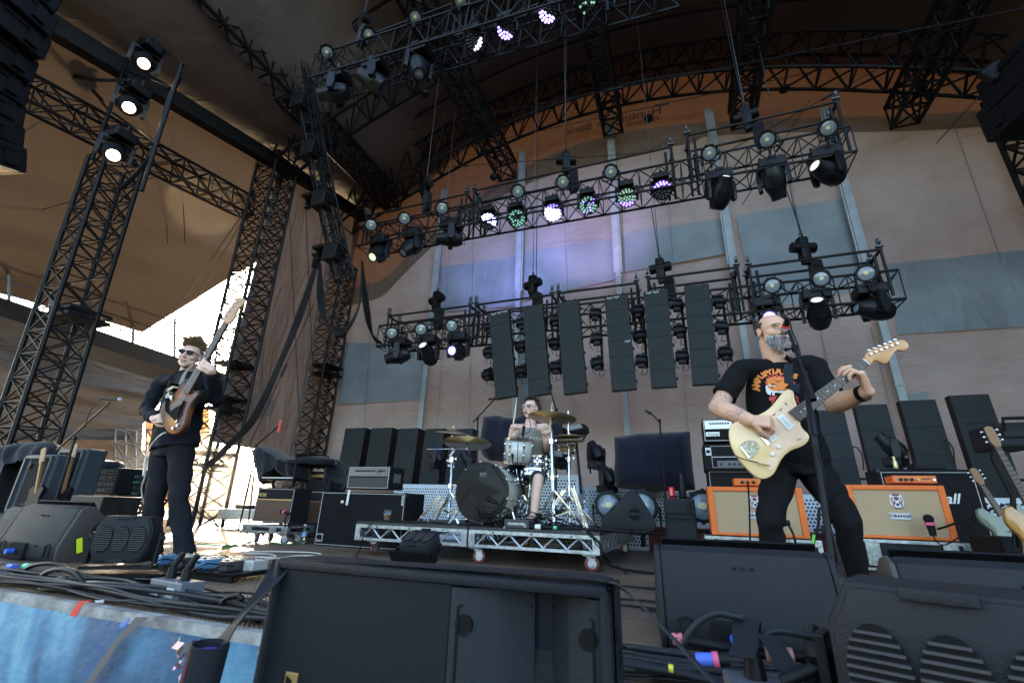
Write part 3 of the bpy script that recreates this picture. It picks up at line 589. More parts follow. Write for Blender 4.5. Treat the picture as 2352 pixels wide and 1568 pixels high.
for k, s in enumerate(st):
    Y = 6.8; c = [P(*q, Y=Y) for q in s]; b = MB(); xb = sum(a.x for a in c)/3+.08
    b.cyl((xb, Y+.04, zc2+.1), (xb, Y+.04, c[2].z-.1), .022, n=8); o = b.build('hanging_pipe', blk); tag(o, '%s thin pipe from the left, hanging between the screen strips with three lamps' % ORD[k], 'pipe', 'lamp pipes between the strips')
    for j, a in enumerate(c):
        inst('small_spot', mk_small, '%s small black spot on the %s hanging pipe from the left' % (['top','middle','bottom'][j], ORD[k]), 'spotlight', (xb-.07, Y-.03, a.z), rot=(0,random.uniform(-.15,.15),random.uniform(-.3,.3)), group='small spots between the strips', scale=1.15)
# light tower by the left front: two pipes with three lit moving heads
pa, pb = [P(*Z1(885,180), Y=2.9), P(*Z1(590,1010), Y=2.9)], [P(*Z1(1165,400), Y=2.9), P(*Z1(905,1210), Y=2.9)]
def pipe(a, c, label, r=.026):
    b = MB(); b.cyl(a, c, r, n=10); b.cyl(c, V(c)+(V(c)-V(a)).normalized()*.02, r*1.1, n=10); return tag(b.build('pipe', blk, auto=40), label, 'pipe')
pipe(*pa, 'left long black pipe of the hanging light ladder at upper left'); pipe(*pb, 'right long black pipe of the hanging light ladder at upper left')
b = MB()
for (x0,y0,x1,y1) in ((900,190,1170,420),(790,450,1080,560),(720,720,1010,930),(690,700,640,640),(790,400,740,380),(870,180,830,160)): b.cyl(P(*Z1(x0,y0), Y=2.9), P(*Z1(x1,y1), Y=2.9), .02, n=6)
b.cyl(P(*Z1(885,180), Y=2.9), P(*Z1(930,60), Y=2.9), .02); b.tube([P(*Z1(x,y), Y=2.95) for x, y in ((1150,500),(1080,620),(1030,800),(960,1000),(860,1120),(780,1200))], .03, 6)
tag(b.build('cross_pipes', blk), 'black cross pipes and clamps joining the hanging light ladder', 'pipe')
warm = [((960,300),(1015,435)),((870,570),(918,738)),((775,860),(830,1005))]
for k, (top, lc) in enumerate(warm):
    q = Z1(*top); o = place_light('moving_head', mk_head(WARM), q, 2.8, CAMD(Z1(*lc),2.8)+V((.12,0,-.25)), '%s moving head with a lit warm lens on the left light ladder' % ['top','middle','bottom'][k], 'moving light', 'lit moving heads', key='mhwarm', s=.92)
for k, (a, d) in enumerate((((770,80),(840,170)),((680,280),(760,370)),((575,560),(650,640)))):
    p = P(*Z1(*a), Y=2.9); inst('small_spot', mk_small, '%s unlit small head reaching left from the light ladder' % ['top','middle','bottom'][k], 'spotlight', p, rot=(.2,.5,.3), group='unlit small heads', scale=1.6)
    b = MB(); b.cyl(p, P(*Z1(*d), Y=2.9), .03, n=8); tag(b.build('clamp_arm', blk), '%s short clamp arm of the left light ladder' % ['top','middle','bottom'][k], 'clamp')
# the spot that throws the pale ellipse on the canopy
tg = P(470,475, X=-9.5); src = P(*Z1(900,1000), Y=2.7)+V((.1,.3,0)); L = bpy.data.lights.new('spot', 'SPOT'); lo = bpy.data.objects.new('spot', L); COL.objects.link(lo); lo.location = src; L.energy = 110; L.color = (1,.8,.5); L.spot_size = rad(19); L.spot_blend = .45; L.shadow_soft_size = .04
lo.rotation_euler = (src-tg).to_track_quat('Z', 'Y').to_euler()
for (q, Y, aim, col, e, sz) in (((1123,490),6.0,tuple(P(1165,585,Y=9.15)-P(1123,490,Y=6.0)),(.30,.32,1),70,80),((1270,470),6.0,tuple(P(1370,545,Y=9.15)-P(1270,470,Y=6.0)),(.62,.42,1),60,60),((1055,795),6.8,(0,.3,-1),(.2,.1,1),8,80),((1757,712),6.8,(0,.3,-.8),(.2,.1,1),8,90)):
    L = bpy.data.lights.new('spot', 'SPOT'); lo = bpy.data.objects.new('spot', L); COL.objects.link(lo); lo.location = P(*q, Y=Y)+V(aim).normalized()*.35; L.energy = e; L.color = col; L.spot_size = rad(sz); L.spot_blend = .8; L.shadow_soft_size = .1; lo.rotation_euler = (-V(aim)).to_track_quat('Z', 'Y').to_euler()
# ladder of cables hanging from the left of the top truss
b = MB(); a, c = P(690,190, Y=4.6), P(790,640, Y=5.6)
t = box_truss(a, c, .28, .28, 16, .02, .01, 'cable_ladder', steel); tag(t, 'hanging black ladder truss wrapped in cables left of the lighting trusses', 'cable ladder')
for k in range(9):
    o_ = V((random.uniform(-.18,.18), random.uniform(-.15,.15), 0)); b.tube(spline([a+o_+V((0,0,.4)), a.lerp(c,.3)+o_*1.5+V((.1,0,0)), a.lerp(c,.6)+o_*.6, c+o_*1.3], 5), random.uniform(.008,.016), 5)
cb = b.build('cable', rub, t)
for k in range(4):
    p = a.lerp(c, .12+.25*k); b = MB(); b.box(p+V((-.1,-.1,0)), (.5,.3,.05)); b.box(p+V((.05,-.15,-.15)), (.3,.2,.28), bev=.02); mk_castor(b, p+V((-.3,-.1,-.2)), 1.2); mk_castor(b, p+V((.2,-.1,-.2)), 1.2); b.build('bracket', steel, t)
def cable(pts, r, label, m=None, n=6, group=None, name='cable', cat='cable', sp=8, **k):
    b = MB(); b.tube(spline(pts, sp), r, n, **k); return tag(b.build(name, m or rub, smooth=True), label, cat, group)
def cpx(px, Y, r, label, **k): return cable([P(x, y, Y=(Y if not hasattr(Y,'__len__') else Y[i])) for i, (x, y) in enumerate(px)], r, label, **k)
for j in range(5):
    d = j*4
    cpx([(727+d*.3,600),(690+d*.5,700+d),(640+d*.6,830),(575+d,960),(520+d,1020),(470+d,1070)], 6.0, (.015,.02,.012,.017,.014)[j], 'strand %s of the thick cable bundle sweeping down to the tower base' % ['outer','second','middle','fourth','inner'][j], group='swept cable bundle')
for j in range(5):
    cpx([(735,605),(730+j*3,680),(745+j*2,735+j*4),(790,755+j*3),(825,700),(832,600)], 6.0, .02, '%s loop of the cable bundle hanging under the cable ladder' % ORD[j], group='looped cable bundle')
    cpx([(832,600),(835+j*3,700),(850+j*2,760+j*4),(880,790)], (6.0,6.3,6.6,6.9), .012, '%s cable drooping to the left end of the lowest truss' % ORD[j], group='drooping truss cables')
b = MB(); p = P(727,600, Y=6.0); b.box(p, (.1,.1,.3)); b.cyl(p+V((-.12,0,.16)), p+V((.12,0,.16)), .04); b.cyl(p+V((0,0,.16)), (p.x,p.y,zb(p.x)), .008); tag(b.build('cable_hanger', blk), 'black cable hanger holding the top of the swept bundle', 'hanger')
# steel wires
wires = [((1232,650),(1236,90),7),((1515,600),(1495,470),7),((1850,560),(1800,420),7),((1045,150),(985,450),6.2),((1300,20),(1300,350),5.5),((1710,260),(1655,0),6),((375,290),(385,560),5),((412,290),(425,560),5),((665,500),(690,1000),6),((700,420),(725,1010),6),((600,430),(370,760),5.6),((590,450),(420,740),5.6),((380,400),(0,510),3.5),((180,290),(0,450),3.2),((930,300),(2352,20),5),((1060,340),(2352,60),7),((800,400),(1500,350),7.5),((480,160),(640,360),5.6),((430,210),(720,330),5.5),((2352,110),(2150,330),7),((1650,360),(2250,30),6.5),((720,700),(560,1050),5.8),((1860,230),(1705,470),7.5)]
WN = ['rising above the second hanging screen strip','above the fifth hanging screen strip','below the rightmost part of the middle truss','from the highest truss down beside the back left chords','hanging at the centre above the middle truss','running up past the lettering into the top right','dropping from the light ladder, left one','dropping from the light ladder, right one','hanging before the pinkish side wall, left one','hanging before the pinkish side wall, right one','slanting to the tower by the bassist, upper one','slanting to the tower by the bassist, lower one','slanting from the left tower to the frame edge, upper one','slanting from the left tower to the frame edge, lower one','with turnbuckle crossing the roof from left to the right edge','crossing just under the second arch to the right edge','with turnbuckle below the arched truss at left','with turnbuckle from the covered motor to the tower','with turnbuckle from the light ladder to the cable ladder','in the top right corner by the speaker cluster','slanting up from the right of the middle truss','slanting down beside the thick cable bundle','from the right frame top down to the middle truss end']
for k, (a, c, Y) in enumerate(wires):
    b = MB(); p, q = P(*a, Y=Y), P(*c, Y=Y); b.cyl(p, q, .007, n=5); mid = p.lerp(q, .45); d = (q-p).normalized()
    if k > 13: b.cyl(mid-d*.12, mid+d*.12, .022, n=6)
    tag(b.build('steel_wire', steel), 'thin taut steel wire ' + WN[k], 'wire', 'thin rigging wires')
# line arrays
def array(px, Y, w, h, d, label, tilt, m=blk, D=None):
    t = thing('line_array', label, 'speaker', P(*px[len(px)//2], Y=Y, D=D), (0,0,0), 'hanging line arrays'); base = t.location.copy()
    for k, q in enumerate(px):
        p = P(*q, Y=Y, D=D)-base; b = MB(); R = Euler((tilt[k],0,.25)).to_matrix(); b.box(p, (w,d,h), R, bev=.02); b.box(p+R@V((0,-d/2-.004,0)), (w*.9,.01,h*.8), R)
        for s in (-1,1): b.box(p+R@V((s*w*.5,0,h*.3)), (.03,d*.6,.05), R); b.box(p+R@V((s*w*.51,d*.2,-h*.1)), (.04,.1,h*.5), R)
        b.build('cabinet', m, t)
    return t, p
t, p = array([(x-178, y) for x, y in ((150,-150),(142,-94),(132,-38),(120,18),(102,74),(72,130),(54,186),(44,242),(42,298),(48,352))], None, 1.15, .25, .5, 'black curved line array speaker stack at the top left corner', [-.1,-.05,.0,.03,.06,.1,.15,.2,.26,.32], D=4.3)
b = MB(); b.box(p+V((0,-.02,-.15)), (1.14,.5,.02), Euler((.4,0,.25)).to_matrix()); b.build('base_plate', mat('pale plywood', (.5,.42,.3), .6), t)
for k in range(3): cpx([(0,100+k*6),(90,140+k*6),(200,178+k*3),(300,182+k*2)], 2.6, .012, '%s thin cable running from the line array to the light ladder' % ORD[k], group='cables to the light ladder')
t, p = array([(2400,165),(2404,235)], 6.4, .9, .5, .8, 'black hanging speaker cluster in the upper right corner', [0]*2)
for j in range(4): cpx([(2255+j*8,175+j*4),(2290+j*10,150),(2340,150+j*12),(2380,200)], 6.4, .06, '%s wrapped black cable loop above the right speaker cluster' % ORD[j], group='cable loops at right')
# dark covered box and small lamp under the roof
b = MB(); p = P(490,75, Y=4.2); b.prism([(-.16,.25),(.14,.28),(.2,-.1),(.1,-.3),(-.12,-.28),(-.2,0)], .25, Matrix.Translation(p) @ Matrix(((1,0,0,0),(0,0,-1,0),(0,1,0,0),(0,0,0,1))), bev=.04); tag(b.build('covered_motor', cloth, smooth=True), 'black fabric covered motor hanging near the left eave', 'hoist')
for k, q in enumerate([(973,218),(1133,410),(1490,275),(1803,207)]):
    p = P(*q, Y=6.2 if k == 0 else 8.3); b = MB(); b.lathe([(.07,0),(.1,.06),(.06,.14),(.02,.16)], 14, p, (0,.4,.9)); b.lathe([(.068,0),(.0001,-.01)], 14, p, (0,.4,.9)); tag(b.build('work_lamp', blk, auto=40), 'small round work lamp on the arched truss, %s from the left' % ORD[k], 'lamp', 'work lamps')
# ================================================================ things on the stage floor
Z11, Z12, Z3, Z2b = Z(0,1060,.3871), Z(600,1250,.4252), Z(1000,920,.2551), Z(560,900)
tolex = mat('black tolex', (.006,.006,.0065), .65, noise=.3, ns=60, bump=.5, bs=400)
piping = mat('silver piping', (.5,.5,.48), .4); tolgrill = mat('black grille cloth', (.005,.005,.0055), .8, bump=.6, bs=300)
plas = mat('moulded grey black plastic', (.017,.018,.021), .55, noise=.25, ns=6, bump=.35, bs=350)
tan = mat('brown painted wedge side', (.05,.042,.037), .6, bump=.35, bs=300)
knob_m = mat('black knob', (.01,.01,.01), .3)
def quadbox(q, Y, d, name, label, cat, m=tolex, group=None, bev=.01, base=None, yaw=0):
    """thing standing at its base centre; q = photo pixels of the front face, d = depth"""
    c = [P(*a, Y=Y) for a in q]; x0, x1 = (c[0].x+c[3].x)/2, (c[1].x+c[2].x)/2; z0, z1 = (c[2].z+c[3].z)/2, (c[0].z+c[1].z)/2
    if base is not None: z0 = base
    w, h = x1-x0, z1-z0; t = thing(name, label, cat, ((x0+x1)/2, Y, z0), (0,0,yaw), group); b = MB(); b.box((0,d/2,h/2), (w,d,h), bev=bev); b.build('cabinet', m, t)
    return t, w, h
def rect_line(b, x0, x1, z0, z1, y, r=.004):
    for a, c in (((x0,z0),(x1,z0)),((x1,z0),(x1,z1)),((x1,z1),(x0,z1)),((x0,z1),(x0,z0))): b.bar((a[0],y,a[1]), (c[0],y,c[1]), r)
def fm(x, z, y=-.002): return face_M((x,y,z), (1,0,0), (0,0,1))
def knobs(t, xs, z, y, r=.012, m=None):
    for x in xs: b = MB(); b.cyl((x,y,z), (x,y-.016,z), r, r*.85, 10); b.build('knob', m or knob_m, t, auto=40)
def corner_caps(t, w, h, d, r=.028, m=None):
    for sx in (-1, 1):
        for z in (0, h):
            b = MB(); b.box((sx*(w/2-r/2+.003), r/2-.004, z+(r/2-.003 if z == 0 else -r/2+.003)), (r,r,r), bev=.006); b.build('corner', m or mat('black corner', (.02,.02,.02), .35), t)
def handle(b, x, y, z, w=.12): b.tube([(x-w/2,y,z),(x-w/2+.01,y,z+.025),(x+w/2-.01,y,z+.025),(x+w/2,y,z)], .008, 6)
# ---- drum riser: two rolling deck sections
def riser(x0, x1, label):
    t = thing('stage_riser', label, 'riser', ((x0+x1)/2, 3.98, 0), group='rolling riser sections'); w = x1-x0-.006; D = 2.42; zt_, zb_ = .30, .135
    b = MB(); b.box((0,D/2,zt_-.012), (w,D,.024)); b.build('deck', mat('worn black deck', (.035,.033,.035), .5, noise=.6, ns=12, bump=.3, col2=(.012,.012,.013)), t)
    b = MB()
    for y in (.02, D-.02): b.box((0,y,.262), (w,.04,.03)); b.box((0,y,.148), (w,.04,.024)); [b.box((s*(w/2-.03),y,.205), (.058,.046,.142)) for s in (-1,1)]
    for s in (-1, 1): b.box((s*(w/2-.02),D/2,.262), (.042,D-.08,.03)); b.box((s*(w/2-.02),D/2,.148), (.042,D-.08,.024))
    b.build('frame', alu, t); b = MB(); n = 5
    for y in (.02, D-.02):
        for k in range(n): a = -w/2+.07+(w-.14)*k/n; e = (w-.14)/n; b.cyl((a,y,.158), (a+e/2,y,.250), .008, n=6); b.cyl((a+e/2,y,.250), (a+e,y,.158), .008, n=6)
    for s in (-1, 1):
        for k in range(10): a = .06+(D-.12)*k/10; e = (D-.12)/10; b.cyl((s*(w/2-.02),a,.158), (s*(w/2-.02),a+e/2,.250), .008, n=6); b.cyl((s*(w/2-.02),a+e/2,.250), (s*(w/2-.02),a+e,.158), .008, n=6)
    b.build('lacing', mat('bright aluminium rod', (.62,.64,.64), .35, .8), t)
    b = MB()
    for k in range(3): b.cyl((w*(-.3+.3*k),-.001,.262), (w*(-.3+.3*k),-.004,.262), .007, n=8)
    b.build('bolt', knob_m, t); return t, w, D
redw = mat('oxblood castor wheel', (.16,.03,.03), .4)
def caster(t, x, y, r=.05, ang=.3, m=redw, top=.13, name='castor'):
    b = MB(); R = Matrix.Rotation(ang, 3, 'Z')
    b.box((x,y,top-.006), (.11,.09,.01)); b.cyl((x,y,top-.03), (x,y,top-.008), .035); 
    for s in (-1, 1): b.prism([(-.03,.0),(.03,0),(.012,-(top-.03-r*.6)),(-.012,-(top-.03-r*.6))], .004, Matrix.Translation(V((x,y,top-.02))+R@V((.01,s*.022,0))) @ R.to_4x4() @ Matrix(((1,0,0,0),(0,0,1,0),(0,1,0,0),(0,0,0,1))))
    f = b.build(name, alu, t); b = MB(); c = V((x,y,r))+R@V((.015,0,0)); a = R@V((0,1,0)); b.lathe([(r*.85,-.017),(r,-.012),(r,.012),(r*.85,.017)], 20, c, a); wq = b.build('wheel', m, f, auto=40)
    b = MB(); b.lathe([(.0001,-.02),(r*.6,-.018),(r*.6,.018),(.0001,.02)], 16, c, a); b.build('hub', alu, f, auto=40)
r1, w, D = riser(-3.08, -1.875, 'left half of the rolling drum riser, with a beer cup standing on it')
caster(r1, -w/2+.15, .12, ang=1.4); caster(r1, -w/2+.15, D-.2, ang=.8); caster(r1, w/2-.2, D-.2)
r2, w, D = riser(-1.865, -.70, 'right half of the rolling drum riser, under the bass drum')
caster(r2, -w/2+.05, .10, r=.055, ang=.5); caster(r2, w/2-.1, .10, r=.06, ang=.2); caster(r2, w/2-.1, D-.2); caster(r2, 0, D-.3)
RZ = .30
# ---- combo amps on case dollies
def vox_grille():
    m = mat('brown diamond grille', (.14,.06,.035), .6); n, l, bs = nodes(m); tc = n.new('ShaderNodeTexCoord'); mp = n.new('ShaderNodeMapping'); mp.inputs['Rotation'].default_value = (0,rad(62),0); wv = n.new('ShaderNodeTexWave'); wv.inputs['Scale'].default_value = 22; wv.bands_direction = 'X'
    cr = n.new('ShaderNodeValToRGB'); cr.color_ramp.elements[0].color = (.055,.020,.011,1); cr.color_ramp.elements[1].color = (.22,.125,.06,1); cr.color_ramp.elements[0].position = .75; cr.color_ramp.elements[1].position = .95
    l.new(tc.outputs['Object'], mp.inputs[0]); l.new(mp.outputs[0], wv.inputs[0]); l.new(wv.outputs[1], cr.inputs[0]); l.new(cr.outputs[0], bs.inputs['Base Color']); return m
VG = vox_grille()
def case_dolly(x, y, w, d, z0, h, label, name='case_dolly', wheels=None, num=None, latches=(-.3,.3), yaw=0, lid=False):
    t = thing(name, label, 'flight case', (x,y,0), (0,0,yaw), 'flight case bases'); b = MB(); b.box((0,d/2,z0+h/2), (w,d,h)); b.build('tray', mat('black laminate', (.02,.02,.022), .35, noise=.6, ns=14, bump=.2), t)
    b = MB()
    for y_ in (-.006, d+.006):
        for z in (z0+h-.012, z0+.01): b.box((0,y_,z), (w+.02,.016,.024 if z > z0+h/2 else .02))
    for s in (-1, 1):
        for z in (z0+h-.012, z0+.01): b.box((s*(w/2+.006),d/2,z), (.016,d,.022))
        for y_ in (.012, d-.012): b.box((s*(w/2-.004),y_-.0,z0+h/2), (.036,.044,h))
    b.build('edge_trim', alu, t)
    for s in latches:
        b = MB(); b.box((s*w,-.012,z0+h*.55), (.10,.012,h*.8), bev=.003); b.box((s*w,-.02,z0+h*.55), (.05,.012,h*.5), bev=.003); b.cyl((s*w,-.02,z0+h*.5), (s*w,-.034,z0+h*.5), .012); b.bar((s*w-.02,-.028,z0+h*.7),(s*w+.02,-.028,z0+h*.4),.006); b.build('latch', mat('zinc latch', (.5,.53,.5), .35, .8, noise=.4, ns=40), t)
    for s in (-1,1):
        b = MB(); b.box((s*(w/2-.03),-.013,z0+h-.03), (.07,.01,.05), bev=.004); b.box((s*(w/2-.03),-.013,z0+.025), (.07,.01,.045), bev=.004); b.build('corner', mat('zinc latch'), t)
    if wheels:
        for sx in (-1, 1):
            for yy in (.1, d-.1): caster(t, sx*(w/2-.12), yy, r=wheels, ang=.4*sx, m=mat('dusty blue castor wheel', (.06,.06,.12), .4), top=z0)
    return t
def combo(q, Y, label, z0=None, top=None):
    t, w, h = quadbox(q, Y, .27, 'combo_amp', label, 'guitar amp', group='brown grille combo amps'); fz = h*.64
    b = MB(); b.box((0,-.004,fz/2+.012), (w-.05,.012,fz-.02)); b.build('grille', VG, t)
    b = MB(); rect_line(b, -w/2+.016, w/2-.016, .01, h-.016, -.003, .004); b.build('piping', piping, t)
    b = MB(); b.box((0,-.006,fz+.005), (w-.05,.006,.010)); b.build('gold_strip', mat('gold strip', (.75,.5,.2), .35, .8), t)
    text_mesh('VOX', .055, fm(-w*.36, h*.78, -.004), mat('gold letters', (.8,.62,.3), .35, .6), 'lettering', t, .003, sx=1.2)
    b = MB(); handle(b, 0, .13, h); b.build('handle', rub, t); corner_caps(t, w, h, .27); return t
combo([Z2b(*a) for a in ((182,757),(415,760),(395,982),(150,975))], 4.42, 'brown grille combo amp on the front dolly, with a pink mic before it')
combo([Z2b(*a) for a in ((440,775),(597,778),(585,980),(425,975))], 4.92, 'second brown grille combo amp, half hidden behind the first one')
c = P(*Z2b(105,1000), Y=4.40), P(*Z2b(395,1010), Y=4.40); xw = (c[0].x+c[1].x)/2
case_dolly(xw, 4.36, .66, .40, .115, .085, 'worn silver edged dolly under the front brown combo amp', wheels=.048, latches=(-.36,.2))
text_mesh('65', .045, face_M((xw+.332+.015,4.52,.165), (0,1,0), (0,0,1)), white, 'lettering', bpy.data.objects['case_dolly'] if 0 else None, .001) if 0 else None
case_dolly(xw+.62, 4.9, .62, .40, .115, .085, 'silver edged dolly under the rear brown combo amp', wheels=.048)
# ---- big bass cabinet and amp head
t, w, h = quadbox([Z2b(*a) for a in ((590,783),(1125,790),(1100,1155),(545,1130))], 4.62, .40, 'bass_cabinet', 'large black bass cabinet lying on its side left of the drum riser', 'speaker cabinet', base=.0)
BC = t.location.copy(); bw_, bh_ = w, h
b = MB(); b.box((0,-.002,h/2), (w-.03,.008,h-.03)); b.build('grille', tolgrill, t); b = MB(); rect_line(b, -w/2+.016, w/2-.016, .016, h-.016, -.008, .005); b.build('piping', piping, t)
b = MB(); b.box((-w/2+.075,-.012,.085), (.085,.008,.085), bev=.002); b.build('badge', mat('brushed badge plate', (.55,.55,.52), .35, .6), t)
b = MB(); rg = [(.026,.02)]; b.lathe([(.030,0),(.030,.004),(.021,.004),(.021,0)], 20, (-w/2+.068,-.016,.09), (0,-1,0)); b.lathe([(.013,0),(.013,.004),(.0001,.004)], 16, (-w/2+.068,-.016,.09), (0,-1,0)); b.box((-w/2+.100,-.018,.085), (.008,.004,.07)); b.build('emblem', knob_m, t)
b = MB(); b.box((w/2-.035,-.012,h-.08), (.022,.006,.10)); b.build('name_plate', mat('brushed badge plate'), t); text_mesh('Ampeg', .024, face_M((w/2-.035,-.0155,h-.08), (0,0,1), (-1,0,0)), knob_m, 'lettering', t, .0005)
for z in (.02, h-.02):
    b = MB(); b.box((w/2-.015,.02,z), (.05,.05,.05), bev=.012); b.build('corner_guard', mat('black corner', (.02,.02,.02), .35), t)
b = MB(); b.box((w/2+.004,.2,h/2), (.012,.14,.1), bev=.005); b.build('side_handle', rub, t)
def bass_head(q, Y, d, label, style=0):
    t, w, h = quadbox(q, Y, d, 'amp_head', label, 'amp head', group='bass amp heads'); pz = h*.74
    b = MB(); b.box((0,-.003,pz), (w-.05,.012,h*.36)); b.build('control_panel', mat('silver control panel' if style else 'dark control panel', (.6,.6,.58) if style else (.16,.16,.15), .35, .5), t)
    b = MB(); b.box((0,-.003,h*.29), (w-.05,.012,h*.42)); b.build('grille', tolgrill if style else mat('grey mesh grille', (.05,.047,.045), .6, bump=.5, bs=260), t)
    knobs(t, [w*(-.30+.062*k) for k in range(8)]+[w*.25, w*.31, w*.37], pz+h*.06, -.009, .010)
    b = MB(); rect_line(b, -w/2+.014, w/2-.014, .012, h-.012, -.004, .006); b.build('piping', piping, t)
    b = MB(); handle(b, 0, d/2, h); b.build('handle', rub, t); corner_caps(t, w, h, d); return t, w, h
t, w, h = bass_head([Z2b(*a) for a in ((765,622),(1030,622),(1015,765),(748,765))], 4.66, .30, 'bass amp head with grey mesh front on top of the large black cabinet')
b = MB(); b.box((.14,-.012,h*.76), (.05,.004,.024)); b.build('badge', knob_m, t); text_mesh('SVT', .02, fm(.14, h*.76, -.015), white, 'lettering', t, .0004)
b = MB(); b.tube(spline([(-w*.5,-.02,h*.8),(-w*.56,-.02,h*.5),(-w*.54,-.02,.0),(-w*.58,-.02,-.04)]), .006, 5); b.build('cable', rub, t)
b = MB(); b.box((w/2+.004,.15,h*.5), (.01,.13,.10)); [b.cyl((w/2+.008,.15+.1*math.cos(k*PI/4),h*.5+.075*math.sin(k*PI/4)), (w/2+.013,.15+.1*math.cos(k*PI/4),h*.5+.075*math.sin(k*PI/4)), .006, n=6) for k in range(8)]; b.build('side_vent', mat('speckled vent', (.10,.10,.10), .5), t)
# tape strip and clip mic on the cabinet
b = MB(); p = P(*Z2b(757,820), Y=4.60); b.box(p, (.03,.003,.17), Euler((0,.05,0)).to_matrix()); tag(b.build('tape_strip', white), 'white tape strip hanging on the big bass cabinet', 'tape')
def small_mic(name, label, pts, head, hr, m_head, ring=None, r=.008, cat='microphone'):
    t = thing(name, label, cat, pts[0]); o = V(pts[0]); b = MB(); b.tube(spline([V(p)-o for p in pts], 5), r, 6); b.build('arm', blk, t, smooth=True)
    h0, h1 = V(head[0])-o, V(head[1])-o; b = MB(); b.cyl(h0, h0.lerp(h1,.7), hr*.6, hr*.85, 12); b.build('body', blk, t, auto=40); b = MB(); b.ball(h0.lerp(h1,.88), hr, 12, 8); b.build('grille', m_head, t, smooth=True)
    if ring: b = MB(); b.cyl(h0.lerp(h1,.55), h0.lerp(h1,.7), hr*1.02, n=14); b.build('ring', ring, t)
    return t
foam = mat('black foam', (.012,.012,.012), .95, bump=.6, bs=200); pink = mat('pink tape', (.75,.10,.22), .5); redt = mat('red tape', (.7,.06,.04), .5); mesh_m = mat('steel mic mesh', (.4,.4,.42), .4, .8, bump=.6, bs=500)
def ZP(f, x, y, Y): return P(*f(x, y), Y=Y)
small_mic('microphone', 'black foam mic with pink band aimed at the front brown combo amp', [ZP(Z2b,355,1010,4.3), ZP(Z2b,358,950,4.3), ZP(Z2b,385,925,4.3)], (ZP(Z2b,395,925,4.3), ZP(Z2b,325,908,4.33)), .024, foam, pink)
small_mic('microphone', 'small clip mic with red and white tape on the bass cabinet', [ZP(Z2b,690,898,4.55), ZP(Z2b,760,898,4.55), ZP(Z2b,722,893,4.55), ZP(Z2b,720,870,4.55)], (ZP(Z2b,720,875,4.55), ZP(Z2b,720,845,4.55)), .018, white, redt)
# ---- stack left behind: small valve head and cloth covered gear
t, w, h = quadbox([Z2b(*a) for a in ((508,612),(628,608),(628,700),(508,702))], 5.6, .25, 'amp_head', 'small black amp head with white script on a cloth draped stack', 'amp head', group=None); text_mesh('Marshall', .07, fm(0, h*.62), white, 'lettering', t, .002, shear=.4, bold=.002); b = MB(); b.box((0,-.004,h*.2), (w*.8,.006,h*.2)); b.build('control_panel', mat('dull brass panel', (.3,.2,.08), .4, .5), t)
quadbox([Z2b(*a) for a in ((490,708),(645,705),(640,775),(480,778))], 5.55, .35, 'speaker_cabinet', 'small black cabinet under the small head with white script', 'speaker cabinet', base=None)
for z_ in (0,):
    p = ZP(Z2b,560,778,5.6); b = MB(); b.box((p.x,5.75,p.z/2-.005), (.75,.5,p.z-.01), bev=.02); tag(b.build('road_case', tolex), 'plain black road case behind the rear brown combo amp', 'flight case')
def drape(name, label, pts, Y, d, m=cloth, seed=0, bottom=None, amp=.04, n=40):
    """a cloth thrown over gear: silhouette pts (px) becomes a closed bulging shape of depth d with folds"""
    q = [P(x, y, Y=Y) for x, y in pts]; c = sum(q, V())/len(q); per = []
    L = [0]; 
    for a, e in zip(q, q[1:]+q[:1]): L.append(L[-1]+(e-a).length)
    for k in range(n*2):
        s = L[-1]*k/(n*2); i = max(j for j in range(len(q)) if L[j] <= s); a, e = q[i], q[(i+1)%len(q)]; per.append(a.lerp(e, (s-L[i])/max(1e-6, (L[i+1]-L[i]))))
    b = MB(); rings = 9; vs = []
    for side in (-1, 1):
        for r in range(rings+1):
            k = 1-r/rings
            for p in per:
                v = c.lerp(p, k); f = (1-k**3); y = Y+side*d*.5*math.sqrt(max(0, f))
                y += amp*side*(mnoise.noise(V((v.x*7+seed, v.z*2.5, seed*3+side)))+.6*math.sin(v.x*26+4*mnoise.noise(V((v.x*2,v.z*2,seed)))+v.z*3))*min(1, (1-k)*3)
                vs.append(V((v.x, y, v.z)))
    m_ = len(per); fs = []
    for s in range(2):
        o = s*(rings+1)*m_
        for r in range(rings):
            for j in range(m_): f = (o+r*m_+j, o+r*m_+(j+1)%m_, o+(r+1)*m_+(j+1)%m_, o+(r+1)*m_+j); fs.append(f if s else f[::-1])
    b.add(vs, fs); return b.build(name, m, smooth=True)
tag(drape('cloth_cover', '', [Z2b(*a) for a in ((165,520),(200,490),(250,500),(330,545),(420,590),(500,600),(530,570),(600,555),(680,580),(670,610),(640,612),(500,610),(500,700),(460,720),(380,690),(300,640),(240,690),(215,740),(190,640))], 5.5, .5, seed=2), 'black cloth draped over keyboards behind the brown combo amps', 'cloth cover')
tag(drape('cloth_cover', '', [Z2b(*a) for a in ((625,600),(685,575),(690,640),(700,700),(725,740),(700,775),(640,775),(635,700))], 5.75, .4, seed=4), 'black cloth hanging down beside the small amp head', 'cloth cover')
t = thing('keyboard', 'long keyboard peeping out from under the black cloth at left', 'keyboard', ZP(Z2b,310,700,5.3)); b = MB(); b.box((0,.12,0), (.62,.25,.05), bev=.01); b.build('body', blk, t); b = MB(); b.box((0,-.01,.012), (.58,.03,.012)); b.build('keys', white, t); b = MB(); b.bar((-.2,.1,-.03), (.2,.1,-t.location.z), .03); b.bar((.2,.12,-.03), (-.2,.12,-t.location.z), .03); b.build('stand', blk, t)
